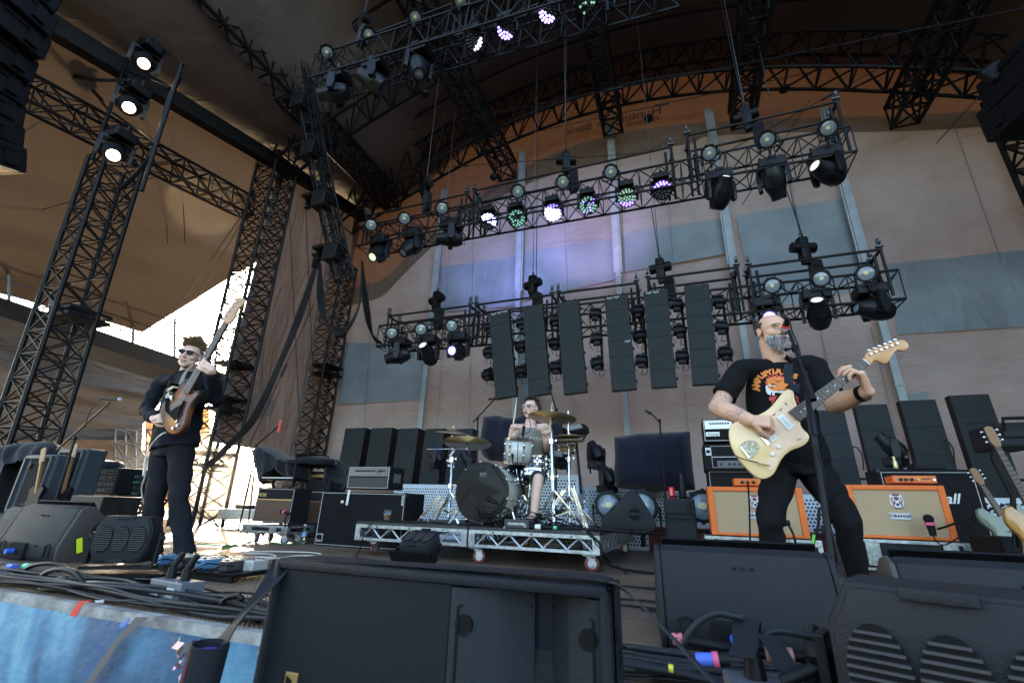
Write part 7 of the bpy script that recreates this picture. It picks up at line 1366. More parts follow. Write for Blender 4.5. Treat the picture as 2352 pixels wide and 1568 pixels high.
boomstand('black upright mic stand between the two brown combo amps', ZP(Z2b,420,475,5.2), ZP(Z2b,428,585,5.2), ZP(Z2b,430,600,5.2), V((ZP(Z2b,410,730,5.2).x,5.2,0)), 5.2, (ZP(Z2b,412,468,5.2), ZP(Z2b,428,482,5.2)))
b = MB(); b.cyl(ZP(Z2b,320,360,5.9), ZP(Z2b,140,515,5.9), .012); b.cyl(ZP(Z2b,180,480,5.9), V((ZP(Z2b,180,480,5.9).x,5.9,0)), .014); o = b.build('boom_arm', steel); tag(o, 'long bare boom arm above the left cloth cover', 'boom arm'); b = MB(); p = ZP(Z2b,322,365,5.9); b.cyl(p-V((0,0,.10)), p+V((0,0,.10)), .025); b.build('red_grip', redt, o)
t = thing('drum_module', 'small black electronic pad unit on a mount behind the hi hat', 'drum module', D_(1590,515,5.3)); b = MB(); b.box((0,0,0), (.27,.20,.08), Euler((.4,-.25,.4)).to_matrix(), bev=.01); b.build('case', blk, t); b = MB(); b.box((-.01,-.06,.03), (.18,.1,.02), Euler((.4,-.25,.4)).to_matrix()); b.build('screen', mat('pale display', (.3,.33,.33), .3), t); b = MB(); b.cyl((0,0,-.04), (.05,0,-.7), .014); b.build('arm', blk, t)
for k in range(3): cable([D_(1660,500,5.3), D_(1690+k*8,520,5.3), D_(1670,570+k*10,5.3), D_(1640,620,5.3)], .004, '%s loop of thin cable behind the electronic pad unit' % ORD[k], group='pad unit cables')
t, w, h = quadbox([Z3(*a) for a in ((910,1362),(1140,1360),(1140,1448),(898,1440))], 3.99, .16, 'cable_box', 'low dark box lettered in white at the front edge of the riser', 'box', mat('dark grey box', (.03,.03,.035), .5), base=RZ+.001); text_mesh('TECHNOTRIX', .026, fm(0, h*.5), white, 'lettering', t, .0006, bold=.0005); b = MB(); b.box((w*.36,-.003,h*.3), (.022,.003,.022)); b.build('grey_square', mat('dull steel'), t)
b = MB(); Yc = 3.99; zc_ = RZ+.022
x0 = D_(1195,1405,Yc).x; b.cyl((x0,Yc+.03,zc_), (x0+.05,Yc+.03,zc_), .022, n=14); b2 = MB(); b2.cyl((x0+.05,Yc+.03,zc_), (x0+.16,Yc+.03,zc_), .020, .015, 14); b2.cyl((x0-.07,Yc+.03,zc_), (x0,Yc+.03,zc_), .016); o = b2.build('cable_connector', rub, auto=40); tag(o, 'black multicore connector with a white collar on the riser edge', 'connector'); b.build('collar', white, o, auto=40)
b = MB(); b.cyl((x0+.16,Yc+.03,zc_), (x0+.19,Yc+.03,zc_), .015, n=12); b.build('green_band', mat('green tape', (.1,.55,.35), .5), o)
cable([(x0+.19,Yc+.03,zc_),(x0+.5,Yc+.05,RZ+.02),(x0+.8,Yc+.03,RZ+.015),(-.80,3.99,RZ+.02),(-.70,3.96,.22),(-.66,3.99,.08),(-.4,4.2,.014),(.1,4.4,.014)], .011, 'thick black cable running off the right front of the riser')
for k, pts in enumerate([[(-2.95,4.05,RZ+.01),(-2.6,4.02,RZ+.01),(-2.3,4.2,RZ+.01),(-1.9,4.05,RZ+.01)],[(-3.0,4.2,RZ+.01),(-2.7,4.35,RZ+.01),(-2.2,4.1,RZ+.01),(-1.5,4.3,RZ+.01),(-.9,4.15,RZ+.01)],[(-2.9,4.0,RZ+.012),(-2.93,3.93,.2),(-2.98,3.96,.05),(-2.8,3.7,.012),(-2.3,3.6,.012)],[(-1.4,4.02,RZ+.01),(-1.1,4.2,RZ+.01),(-.8,4.0,RZ+.01),(-.72,3.98,.2),(-.5,4.0,.012)],[(-2.4,5.0,RZ+.01),(-2.0,5.2,RZ+.01),(-1.5,5.0,RZ+.01),(-1.1,5.3,RZ+.01)],[(-1.3,4.6,RZ+.01),(-1.1,4.4,RZ+.01),(-1.45,4.3,RZ+.01),(-1.2,4.15,RZ+.01)]]): cable(pts, .006, '%s black cable lying over the riser deck' % ORD[k], group='cables on the riser')
for k in range(9):
    rn = random.Random(40+k); c = V((-1.35+rn.uniform(-.3,.3), 4.5, RZ+.05)); cable([c+V((rn.uniform(-.25,.25), rn.uniform(-.2,.3), rn.uniform(-.04,.14))) for _ in range(5)], .0045, '%s loose thin cable among the drum stands' % ORD[k], group='loose cables in the drum hardware')
# ================================================================ left corner: guitar cases, racks, floor gear
def upright_case(q, Y, label, npx, hcol):
    t, w, h = quadbox(q, Y, .22, 'guitar_case', label, 'guitar case', mat('dark moulded case', (.03,.04,.05), .45), 'upright open guitar cases', bev=.03); b = MB(); rect_line(b, -w/2+.03, w/2-.03, .03, h-.03, -.012, .03); b.build('rim', mat('dark moulded case'), t)
    b = MB(); b.box((.02,-.004,h/2), (w*.6,.01,h*.85)); b.build('lining', mat('black recess'), t); b = MB(); b.box((-w*.2,-.015,h*.8), (.04,.02,.06), bev=.01); b.build('latch', blk, t)
    o = t.location; n0, n1 = P(*npx[0], Y=Y-.05)-o, P(*npx[1], Y=Y-.05)-o; g = thing('stored_guitar', 'guitar neck standing inside the %s' % ('leftmost open case' if 'leftmost' in label else 'second open case'), 'guitar', o); b = MB(); b.bar(n1, n0, .028, .02); b.build('neck', hcol, g); b = MB(); d = (n0-n1).normalized(); b.bar(n0, n0+d*.16, .07, .015); b.build('headstock', hcol, g)
    b = MB(); [b.cyl(n0+d*(.02+.025*k)+V((.03,0,0)), n0+d*(.02+.025*k)+V((.05,0,0)), .006) for k in range(6)]; b.build('tuning_peg', chrome, g); b = MB(); b.prism([(-.13,-.2),(.13,-.2),(.15,-.05),(.10,.08),(.13,.17),(.06,.2),(0,.12),(-.06,.2),(-.12,.15),(-.10,.06),(-.15,-.06)], .04, face_M(n1+V((0,.03,-.12)), (1,0,0), (0,0,1)), bev=.008); b.build('body', blk, g)
upright_case([Z11(*a) for a in ((150,125),(330,128),(250,505),(60,505))], 3.1, 'leftmost open upright guitar case with a dark guitar', [Z11(262,175), Z11(225,370)], mat('dark amber headstock', (.22,.10,.035), .4))
upright_case([Z11(*a) for a in ((355,85),(530,95),(440,480),(290,470))], 3.3, 'second open upright guitar case, beside the left mic stand', [Z11(455,150), Z11(395,375)], mat('dark amber headstock'))
tag(drape('cloth_cover', '', [Z11(*a) for a in ((-60,80),(180,50),(330,42),(365,80),(370,150),(340,140),(150,120),(100,300),(60,520),(-60,520))], 3.4, .4, seed=21), 'black cloth heap behind the leftmost guitar case', 'cloth cover')
def rack(q, Y, label):
    t, w, h = quadbox(q, Y, .35, 'equipment_rack', label, 'equipment rack', tolex, 'equipment racks at left'); rnd = random.Random(int(q[0][0]))
    for k in range(4):
        z = h*(.14+.23*k); b = MB(); b.box((0,-.005,z), (w*.88,.012,h*.19)); f = b.build('rack_unit', mat('dark rack unit', (.03,.03,.032), .4), t)
        for j in range(7):
            b = MB(); x = w*(-.36+.12*j); b.cyl((x,-.01,z), (x,-.022,z), .008, n=8); b.build('knob', [mat('dull steel', (.25,.25,.25), .4, .8), mat('green tape', (.1,.55,.35), .5), knob_m][rnd.choice((0,0,1,2))], f)
    return t
rack([Z11(*a) for a in ((580,205),(750,215),(735,380),(555,370))], 4.0, 'rack with a soft black bag on top, left of the bassist hip'); rack([Z11(*a) for a in ((770,240),(900,240),(900,400),(760,390))], 4.2, 'rack half hidden behind the right hip of the bassist')
tag(drape('soft_bag', '', [Z11(*a) for a in ((570,195),(580,170),(660,160),(750,172),(760,205),(740,228),(580,215))], 4.1, .3, seed=31, n=24, amp=.015), 'soft black equipment bag lying on the rack', 'bag')
t = thing('folding_table', 'dark folding trestle with crossed legs under the racks', 'table', P(*Z11(700,400), Y=4.1)); z_ = t.location.z; b = MB(); b.box((0,.1,0), (1.1,.5,.03)); b.build('table_top', tolex, t)
for x in (-.45, .1, .45): b = MB(); b.bar((x-.2,-.1,0), (x+.2,-.1,-z_), .02); b.bar((x+.2,.3,0), (x-.2,.3,-z_), .02); b.build('leg', blk, t)
for k, q in enumerate(([(330,380),(600,385),(650,590),(520,590)],[(150,420),(300,410),(330,515),(200,515)])):
    quadbox([Z11(*a) for a in q], 3.0+.2*k, .35, 'road_case', ['long low dark road case behind the left wedge','small leaning dark case beside the leftmost guitar case'][k], 'flight case', mat('scuffed black case', (.025,.022,.02), .5, noise=.5, ns=10), 'low road cases at left', base=0)
t, w, h = quadbox([(500,1168),(590,1168),(590,1190),(500,1190)], 6.3, .6, 'stage_riser', 'small rolling deck far behind at left, by the bright gap', 'riser', alu); b = MB(); b.box((0,.3,h+.03), (.5,.3,.08)); b.build('gear', blk, t); caster(t, -w*.4, .1, top=.0, r=.05, m=rub)
pedm = [mat('blue pedal', (.08,.2,.35), .35), mat('silver pedal', (.5,.5,.48), .35, .4), mat('dark pedal', (.04,.04,.04), .4), mat('cream pedal', (.5,.48,.4), .4)]
t = thing('pedalboard', 'pedalboard of small effect pedals on the floor at the feet of the bassist', 'pedalboard', P(*Z11(1200,900), Z=.0), (0,0,.02)); b = MB(); b.box((0,.1,.035), (.78,.30,.02)); b.box((0,-.04,.02), (.78,.02,.04)); b.build('board', blk, t)
for k in range(8):
    b = MB(); x = -.33+.095*k; yy = .03+.1*(k%2); b.box((x,yy+.03,.075), (.075,.12,.055), bev=.006); o = b.build('pedal', pedm[(k*3)%4], t); b = MB(); b.cyl((x,yy,.10), (x,yy,.115), .010); [b.cyl((x+s*.02,yy+.06,.10), (x+s*.02,yy+.06,.112), .006) for s in (-1,0,1)]; b.build('knob', chrome, o)
for k in range(5): cable([t.location+V((-.3+.13*k,.0,.06)), t.location+V((-.28+.13*k,-.08,.05)), t.location+V((-.22+.13*k,-.05,.09)), t.location+V((-.2+.13*k,.02,.08))], .004, '%s patch cable looping on the pedalboard' % ORD[k], group='patch cables')
def power_box(p, yaw, label, s=1):
    t = thing('power_box', label, 'power box', p, (0,0,yaw), 'grey power boxes', s); b = MB(); b.box((0,.06,.045), (.26,.11,.09), bev=.006); b.build('box', mat('grey painted steel', (.13,.145,.175), .5, noise=.2, ns=20), t)
    for x in (-.07,.05): b = MB(); b.cyl((x,.06,.09), (x,.06,.14), .024, .018, 12); b.cyl((x,.06,.14), (x+.02,.08,.20), .014); b.build('plug', rub, t); 
    b = MB(); [b.box((x,-.0,.045), (.06,.006,.04), bev=.01) for x in (-.06,.06)]; b.build('outlet', mat('pale outlet', (.5,.5,.5), .5), t); return t
power_box(V((-2.33,1.68,0)), -.12, 'grey metal power box with black plugs at the lip right of the left flood'); power_box(V((.20,1.42,-.02)), .15, 'grey metal power box with black plugs at the bottom right of the picture', 1.1)
# cables along the lip
rn = random.Random(77); dk = [rub, mat('grey cable'), mat('slate cable', (.018,.020,.022), .45)]
for k in range(44):
    y0 = 1.57+.30*rn.random(); x0, x1 = (-6, -1.0) if k < 18 else (-.6, 2.4); pts = []; x = x0+rn.random()*.6; y = y0; 
    while x < x1: pts.append((x, y, .012+.05*rn.random()*(1 if k%3 else .5))); x += rn.uniform(.25,.6); y = min(1.92, max(1.56, y+rn.uniform(-.07,.07)))
    if k >= 18: pts = [(p[0], p[1]-.05, p[2]) for p in pts]
    cable(pts, rn.choice((.005,.007,.009,.011)), 'black cable running along the %s of the stage edge, one of the bundle' % ('left' if k < 18 else 'right'), dk[k%3], group='cables along the left stage edge' if k < 18 else 'cables along the right stage edge')
loops = [([Z11(0,1210),Z11(60,1120),Z11(180,1020),Z11(330,975),Z11(470,990)],1.60,.013,'thick black cable hanging over the blue banner at the left'),([Z11(460,870),Z11(350,815),Z11(200,830),Z11(120,900),Z11(150,965),Z11(260,960)],1.72,.011,'large cable loop lying left of the left flood'),([Z11(215,960),Z11(280,880),Z11(370,850),Z11(470,870),Z11(540,960),Z11(640,1030),Z11(830,1070),Z11(1000,1072)],1.68,.013,'long thick cable swinging under the left flood to the grey box'),([Z11(360,960),Z11(355,925),Z11(410,910),Z11(470,1020)],1.64,.014,'short bent grey cable catching the sun at the lip'),([Z11(1080,1075),Z11(1240,1090),Z11(1350,1105),Z11(1500,1110),Z11(1640,1170)],1.60,.014,'thick cable with blue band leading right from the left power box'),([Z11(1450,1160),Z11(1395,1110),Z11(1420,1040),Z11(1500,1015),Z11(1530,1040)],1.64,.011,'cable bent into an upright hook left of the central speaker')]
for q, Y, r, lb in loops: cable([P(*a, Y=Y) for a in q], r, lb, m=dk[1] if 'grey' in lb else rub)
rl = [([(180,1310),(230,1230),(300,1160),(400,1120),(480,1135),(560,1150)],1.45,.009,'thick grey cable arching over the large front wedge',dk[2]),([(660,1290),(760,1235),(900,1250),(1050,1290),(1190,1360),(1300,1420)],1.48,.010,'thick cable arching right from the tape wrapped plug',dk[2]),([(130,1280),(400,1330),(700,1380),(870,1395),(1200,1400)],1.50,.014,'straight black cable with a red sleeve crossing the lower right',rub),([(800,1560),(1000,1480),(1150,1420),(1280,1400)],1.40,.015,'very thick black cable in the bottom right corner',rub)]
for q, Y, r, lb, m in rl: cable([P(*Z10(*a), Y=Y) for a in q], r, lb, m=m)
def band(f, x0,y0,x1,y1,Y,r,m,label,cat='tape'): b = MB(); b.cyl(P(*f(x0,y0),Y=Y), P(*f(x1,y1),Y=Y), r, n=12); tag(b.build('cable_band', m, auto=40), label, cat, 'coloured cable bands')
gr, bl_, rd = mat('green tape', (.1,.55,.35), .5), mat('blue tape', (.08,.15,.6), .5), redt
band(Z11,1000,1070,1080,1075,1.66,.0145,gr,'green and white band on the cable before the left power box'); band(Z11,1195,1085,1230,1088,1.60,.017,bl_,'blue band on the cable right of the left power box'); band(Z11,55,835,90,838,1.85,.02,bl_,'blue connector band at the far left of the lip'); band(Z11,155,830,185,832,1.85,.017,gr,'green band beside the blue connector at far left')
band(Z10,700,1380,880,1395,1.49,.018,mat('salmon sleeve', (.6,.25,.2), .5),'salmon red sleeve on the straight cable at lower right'); band(Z10,368,1415,405,1415,1.42,.017,pink,'pink red ring on the fat connector at lower right'); band(Z10,260,1415,368,1415,1.42,.0145,bl_,'blue part of the fat connector at lower right'); band(Z10,405,1415,470,1415,1.42,.016,rub,'black end of the fat connector at lower right'); band(Z10,85,1470,115,1475,1.42,.009,mat('yellow tape', (.75,.65,.05), .5),'yellow band at the bottom right of the speaker'); band(Z10,110,1285,175,1285,1.5,.014,mat('red white band', (.7,.2,.2), .5),'small red band left of the large front wedge'); band(Z10,1210,1362,1260,1385,1.47,.018,gr,'green band at the end of the arching cable')
for k, pts in enumerate([[(1430,400),(1470,385),(1530,390),(1500,420),(1560,440)],[(1440,470),(1500,450),(1550,460),(1600,440)],[(1450,340),(1520,320),(1560,290),(1540,270)],[(1460,520),(1520,530),(1600,525)]]):
    cable([V((-.55+ (a[0]-1430)*.004, 2.6+(k*.3)+(440-a[1])*.0016, .012)) for a in pts], .006, '%s black cable snaking over the floor between the central speaker and the front wedge' % ORD[k], group='floor cables at centre')
cable([P(*Z2b(*a), Z=.012) for a in ((0,1210),(60,1215),(150,1200),(280,1200),(290,1190),(240,1180),(110,1175),(120,1166),(300,1165),(500,1170),(580,1180),(560,1190),(420,1192),(330,1205),(180,1215),(100,1225),(0,1240))], .006, 'white cable looped on the floor left of the riser', mat('white cable'))
cable([P(*Z11(*a), Z=.01) for a in ((1240,690),(1400,700),(1500,690),(1400,710),(1500,705),(1600,670),(1700,680),(1850,690),(1950,660))], .008, 'green cable bunched on the floor before the brown combo amp', mat('green cable', (.06,.22,.06), .5))
cable([(-3.9,3.2,.01),(-3.2,3.0,.01),(-2.6,2.8,.01),(-1.9,2.9,.01),(-1.2,2.6,.01)], .005, 'thin black cable crossing the bare floor in the middle')
# ---------------------------------------------------------------- banner
def banner_mat():
    m = mat('blue painted banner', (.2,.4,.5), .5); n, l, bs = nodes(m); tc = n.new('ShaderNodeTexCoord'); mp = n.new('ShaderNodeMapping'); mp.inputs['Rotation'].default_value = (0,rad(-52),0); mp.inputs['Scale'].default_value = (1.0,1,.55)
    nz = n.new('ShaderNodeTexNoise'); nz.inputs['Scale'].default_value = 1.8; nz.inputs['Detail'].default_value = 4; nz.inputs['Roughness'].default_value = .45; nz.inputs['Distortion'].default_value = .6; l.new(tc.outputs['Object'], mp.inputs[0]); l.new(mp.outputs[0], nz.inputs[0])
    cr = n.new('ShaderNodeValToRGB'); e = cr.color_ramp.elements; e[0].position = .28; e[0].color = (.05,.10,.20,1); e[1].position = .75; e[1].color = (.44,.58,.62,1)
    for p, c in ((.40,(.04,.10,.17)),(.47,(.08,.21,.33)),(.53,(.16,.34,.44)),(.585,(.08,.20,.20)),(.62,(.20,.36,.43)),(.68,(.13,.29,.41))): x = e.new(p); x.color = (*c,1)
    l.new(nz.outputs[0], cr.inputs[0]); l.new(cr.outputs[0], bs.inputs['Base Color']); n2 = n.new('ShaderNodeTexNoise'); n2.inputs['Scale'].default_value = 5; n2.inputs['Detail'].default_value = 6; l.new(tc.outputs['Object'], n2.inputs[0]); bp = n.new('ShaderNodeBump'); bp.inputs['Strength'].default_value = .6; bp.inputs['Distance'].default_value = .04; l.new(n2.outputs[0], bp.inputs['Height']); l.new(bp.outputs[0], bs.inputs['Normal']); return m
b = MB(); b.grid(lambda u, v: (-6.5+6.2*u, STY-.05-.02*v+.018*mnoise.noise(V((u*14,v*3,0)))-.012*math.sin(u*60+v*4)*v, .0-.035-1.3*v), 120, 20); bn = b.build('banner', banner_mat(), smooth=True); tag(bn, 'painted blue and green banner hanging from the stage lip', 'banner')
def strip_on_banner(pts, m, nm, lb, cat):
    q = [P(*Z11(*a), Y=STY-.095) for a in pts]; b = MB(); b.add(q+[p+V((0,-.002,0)) for p in q], [tuple(range(len(q))), tuple(range(len(q), 2*len(q)))[::-1]]); tag(b.build(nm, m), lb, cat)
strip_on_banner([(500,1050),(585,1045),(525,1068),(480,1150),(440,1140)], redt, 'tape_strip', 'red tape tail stuck over the edge of the blue banner', 'tape'); strip_on_banner([(815,1150),(818,1175),(785,1215),(755,1210),(760,1190),(790,1180)], mat('blue ribbon', (.12,.2,.5), .5), 'tape_strip', 'small curled blue ribbon on the blue banner', 'tape')
strip_on_banner([(860,1150),(940,1150),(760,1310),(590,1568),(540,1568),(700,1330)], mat('grey brown paint', (.13,.11,.10), .7), 'tape_strip', 'dark brown diagonal streak on the blue banner', 'tape')
strip_on_banner([(600,1045),(660,1040),(655,1060),(605,1060)], mat('grey tape', (.4,.4,.42), .5), 'tape_strip', 'grey tape patch on the lip beside the red tape tail', 'tape')
# ---------------------------------------------------------------- central front fill speaker
FY = 1.02
t = thing('front_fill_speaker', 'big dark speaker with grille and two flared fins in the foreground', 'speaker', P(*Z12(1100,900), Y=FY)); fo = t.location.copy(); XL_, XM_, XR_ = P(*Z12(190,300),Y=FY).x-fo.x, P(*Z12(1180,385),Y=FY).x-fo.x, P(*Z12(2060,410),Y=FY).x-fo.x; ZT = P(*Z12(1100,345),Y=FY).z-fo.z; ZB = -.42; sh = -.006
shell = mat('textured dark cabinet', (.009,.011,.015), .5, noise=.5, ns=5, bump=.4, bs=420)
b = MB(); W_ = XR_-XL_; b.box(((XL_+XM_)/2, .078, (ZT+ZB)/2), (XM_-XL_+.02,.13,ZT-ZB), bev=.01); b.box(((XM_+XR_)/2, .132, (ZT+ZB)/2), (XR_-XM_+.01,.02,ZT-ZB-.01)); b.box(((XM_+XR_)/2, .075, ZT-.012), (XR_-XM_+.02,.13,.024), bev=.008); b.box((XR_+.004, .075, (ZT+ZB)/2), (.014,.13,ZT-ZB), bev=.005); b.box(((XL_+XR_)/2, .24, (ZT-.13+ZB)/2), (W_-.05,.30,ZT-.13-ZB), bev=.05); b.build('cabinet', shell, t, auto=40)
b = MB(); b.box(((XL_+XR_)/2, .015, ZT-.010), (W_+.012,.05,.022), bev=.008); b.box((XL_+.006, .012, (ZT+ZB)/2), (.016,.05,ZT-ZB-.01), bev=.007); b.box((XR_+.0, .02, (ZT+ZB)/2), (.022,.06,ZT-ZB-.01), bev=.009); b.build('front_rim', shell, t, auto=40)
def grm():
    m = mat('fine dark grille', (.012,.015,.02), .6); n, l, bs = nodes(m); tc = n.new('ShaderNodeTexCoord'); mp = n.new('ShaderNodeMapping'); mp.inputs['Rotation'].default_value = (0,rad(45),0); ck = n.new('ShaderNodeTexChecker'); ck.inputs['Scale'].default_value = 330; ck.inputs[1].default_value = (.009,.011,.015,1); ck.inputs[2].default_value = (.003,.004,.006,1); l.new(tc.outputs['Object'], mp.inputs[0]); l.new(mp.outputs[0], ck.inputs[0]); l.new(ck.outputs[0], bs.inputs['Base Color']); bp = n.new('ShaderNodeBump'); bp.inputs['Strength'].default_value = .4; bp.inputs['Distance'].default_value = .002; l.new(ck.outputs[1], bp.inputs['Height']); l.new(bp.outputs[0], bs.inputs['Normal']); return m
b = MB(); b.box(((XL_+.012+XM_)/2, .012, (ZT-.022+ZB)/2), (XM_-XL_-.012,.02,ZT-ZB-.022), bev=.004); b.build('grille', grm(), t)
xv0, xv1 = P(*Z12(1590,450),Y=FY).x-fo.x, P(*Z12(1690,430),Y=FY).x-fo.x; fin = mat('satin grey fin', (.017,.020,.025), .42, bump=.3, bs=420)
for nm, xa, xb, ya, yb in (('left', XM_+.002, xv0, .002, .085), ('right', XR_-.012, xv1, .010, .085)):
    b = MB(); zt_, zb_ = ZT-.026, ZB+.01
    pr_ = [(0,0),(.12,-.002),(.6,.035),(1,.085)]
    vs = []; 
    for z in (zb_, zt_): 
        for f_, d_ in pr_: vs.append((xa+(xb-xa)*f_, ya+d_, z))
        for f_, d_ in pr_[::-1]: vs.append((xa+(xb-xa)*f_, ya+d_+.02, z))
    n = len(pr_)*2; fs = [tuple(range(n))[::-1], tuple(range(n,2*n))]+[(i,(i+1)%n,n+(i+1)%n,n+i) for i in range(n)]; b.add(vs, fs); o = b.build('fin', fin, t)
    bm = bmesh.new(); bm.from_mesh(o.data); bmesh.ops.recalc_face_normals(bm, faces=bm.faces); bm.to_mesh(o.data); bm.free()
    b = MB(); x1_ = xa+(xb-xa)*.12; x2_ = xa+(xb-xa)*.98; b.bar((x1_,ya+.0,zt_-.035), (x2_,ya+.085,zt_-.035), .006, .005); b.bar((x1_,ya-.003,zt_-.035), (x1_,ya-.003,zb_), .005); b.build('panel_line', mat('black recess'), o)
    b = MB(); c = V((xa+(xb-xa)*.20, ya+.002, zt_-.070)); b.lathe([(.020,.004),(.018,-.012),(.0001,-.014)], 20, c, (0,-1,0)); b.build('port', mat('black recess'), o)
b = MB(); b.box(((xv0+xv1)/2, .11, (ZT-.03+ZB)/2), (abs(xv1-xv0)+.03,.02,ZT-ZB-.04)); b.build('throat', mat('deep navy recess', (.002,.003,.012), .5), t)
b = MB(); p = P(*Z12(262,955),Y=FY)-fo; b.box(p+V((0,.0,-.008)), (.036,.004,.042), bev=.002); o = b.build('badge', mat('gold badge', (.50,.33,.12), .35, .6), t); b = MB(); b.prism([(-.012,.014),(.004,.006),(.010,-.016),(-.012,-.016)], .002, face_M(p+V((0,-.003,-.008)), (1,0,0), (0,0,1))); b.build('badge_mark', knob_m, o)
for k in range(2): b = MB(); b.box((XR_+.012, .05+.04*k, ZT-.09-.05*k), (.006,.025,.03)); b.build('side_vent', mat('black recess'), t)
b = MB(); b.box((fo.x+(XL_+XR_)/2, FY+.25, (fo.z+ZB)/2-.9), (W_+.1,.48,1.25), bev=.02); tag(b.build('subwoofer', shell), 'dark bass cabinet carrying the central foreground speaker', 'speaker cabinet')
def ribbon(pts, wv, label, m, th=.003, name='tie_strap'):
    sp = spline(pts, 8); b = MB(); vs = []; nw = len(wv)
    for i, p in enumerate(sp): 
        k = i/(len(sp)-1)*(nw-1); j = min(int(k), nw-2); s_ = V(wv[j]).lerp(V(wv[j+1]), k-j); nn = (sp[min(i+1,len(sp)-1)]-sp[max(i-1,0)]).cross(s_).normalized()*th; vs += [p-s_, p+s_, p+s_+nn, p-s_+nn]
    b.add(vs, [(4*i+j, 4*i+(j+1)%4, 4*i+4+(j+1)%4, 4*i+4+j) for i in range(len(sp)-1) for j in range(4)]+[(3,2,1,0),(4*len(sp)-4,4*len(sp)-3,4*len(sp)-2,4*len(sp)-1)]); return tag(b.build(name, m, auto=50), label, 'strap')
sm_ = mat('wide black webbing', (.010,.012,.016), .7, bump=.3, bs=200)
S = lambda x, y, Y: P(x, y, Y=Y)
ribbon([S(665,1283,1.10), S(640,1318,1.02), S(585,1385,.98), S(520,1455,.95), S(490,1500,.93)], [(.008,.05,0),(.028,.02,.026),(.036,0,.030),(.040,0,.026)], 'black strap slanting down left from the top of the central speaker', sm_)
ribbon([S(665,1281,1.07), S(800,1288,1.07), S(1100,1307,1.07), S(1330,1322,1.07), S(1400,1333,1.06)], [(0,.035,0),(0,.035,0),(0,.035,0)], 'black strap lying along the top of the central speaker', sm_)
ribbon([S(1400,1335,1.08), S(1450,1370,.96), S(1530,1450,.88), S(1600,1525,.84), S(1680,1610,.80)], [(0,.035,0),(.028,0,-.024),(.032,0,-.028),(.034,0,-.028)], 'black strap slanting down right from the top of the central speaker', mat('faded blue webbing', (.010,.014,.022), .6, bump=.3, bs=200))
b = MB(); c = S(472,1520,.90); R_ = .040
b.lathe([(R_,-.11),(R_,.035),(R_-.004,.037),(R_-.004,-.11)], 24, c, (.08,0,1)); o = b.build('strap_roll', sm_, auto=50); tag(o, 'rolled black strap standing at the lower left of the central speaker', 'strap'); b = MB(); b.lathe([(R_-.006,.020),(.0001,.021)], 20, c, (.08,0,1)); b.build('inner_roll', mat('violet lit fabric', (.16,.05,.45), .6), o); b = MB(); b.tube([c+V((-.006,-R_-.001,.03-.02*k)) for k in range(7)], .0008, 4); b.build('red_stitching', mat('red thread', (.35,.03,.05), .7), o)  # violet light on the inner roll painted as its fabric colour
rn = random.Random(3); b = MB(); 
for k in range(26): p = S(395+rn.random()*60, 1468+rn.random()*110, .98+.03*rn.random()); u = V((rn.gauss(0,1),rn.gauss(0,.4),rn.gauss(0,1))).normalized()*.014; v = V((rn.gauss(0,1),rn.gauss(0,.4),rn.gauss(0,1))).normalized()*.010; b.add([p-u,p-v,p+u,p+v], [(0,1,2,3)])
tag(b.build('foil_garland', mat('gold pink foil', (.55,.42,.25), .25, .8, noise=.6, ns=30, col2=(.35,.12,.40))), 'crumpled gold and violet foil garland beside the rolled strap', 'garland')
# ---------------------------------------------------------------- right edge guitars and gear
def floor_guitar(name, label, headpx, jointpx, bodypx, Y, bm_, six=True):
    t = thing(name, label, 'guitar', P(*bodypx, Y=Y)); o = V(t.location); h, j = P(*headpx, Y=Y)-o, P(*jointpx, Y=Y)-o; d = (h-j).normalized(); s_ = d.cross(V((0,-1,0))).normalized()
    b = MB(); b.add([h-s_*.014, h+s_*.014, j+s_*.020, j-s_*.020]+[p+V((0,.02,0)) for p in (h-s_*.014, h+s_*.014, j+s_*.020, j-s_*.020)], [(0,1,2,3),(7,6,5,4),(0,3,7,4),(1,5,6,2),(0,4,5,1),(3,2,6,7)]); nk = b.build('neck', mat('rosewood'), t); b = MB(); L = (h-j).length
    for k in range(18): p = h-d*L*(1-2**(-k/12))*1.5; b.bar(p-s_*.015+V((0,-.003,0)), p+s_*.015+V((0,-.003,0)), .0014)
    b.build('fret', mat('fret wire'), nk); b = MB(); M = face_M(h+V((0,.006,0)), s_, d); b.prism([(-.015,0),(.015,0),(.025,.03),(.022,.115),(.0,.125),(-.022,.115),(-.025,.03)], .014, M, bev=.002); hs = b.build('headstock', mat('dark amber headstock', (.22,.10,.035), .4), t)
    for s in (-1, 1):
        for k in range(3): b = MB(); q = h+d*(.035+.03*k)+s_*s*.020; b.cyl(q+V((0,.002,0)), q+s_*s*.018, .0022, n=6); b.ball(q+s_*s*.020, (.007,.004,.007), 8, 6); b.build('tuning_peg', chrome, hs, smooth=True)
    b = MB(); out = [(-.09,.22),(-.05,.16),(0,.13),(.05,.16),(.08,.21),(.12,.19),(.14,.12),(.115,.03),(.15,-.08),(.16,-.18),(.08,-.25),(-.08,-.25),(-.16,-.18),(-.15,-.06),(-.115,.04),(-.15,.13),(-.13,.21)]; b.prism([(p.x,p.y) for p in spline([V((x,y,0)) for x, y in out+[out[0]]], 3)[:-1]], .04, face_M(j-d*.14+V((0,.02,0)), s_, d), bev=.008); bd = b.build('body', bm_, t, auto=40)
    b = MB(); b.box(j-d*.10+V((0,-.026,0)), (.035,.012,.08), frame((0,-1,0), s_)) ; b.build('pickup', knob_m, bd); return t
floor_guitar('electric_guitar', 'amber bodied electric guitar with a bound neck on a stand at the right edge', Z10(2185,60), Z10(2440,520), Z10(2440,600), 3.6, mat('amber lacquer', (.42,.21,.05), .25, coat=.5))
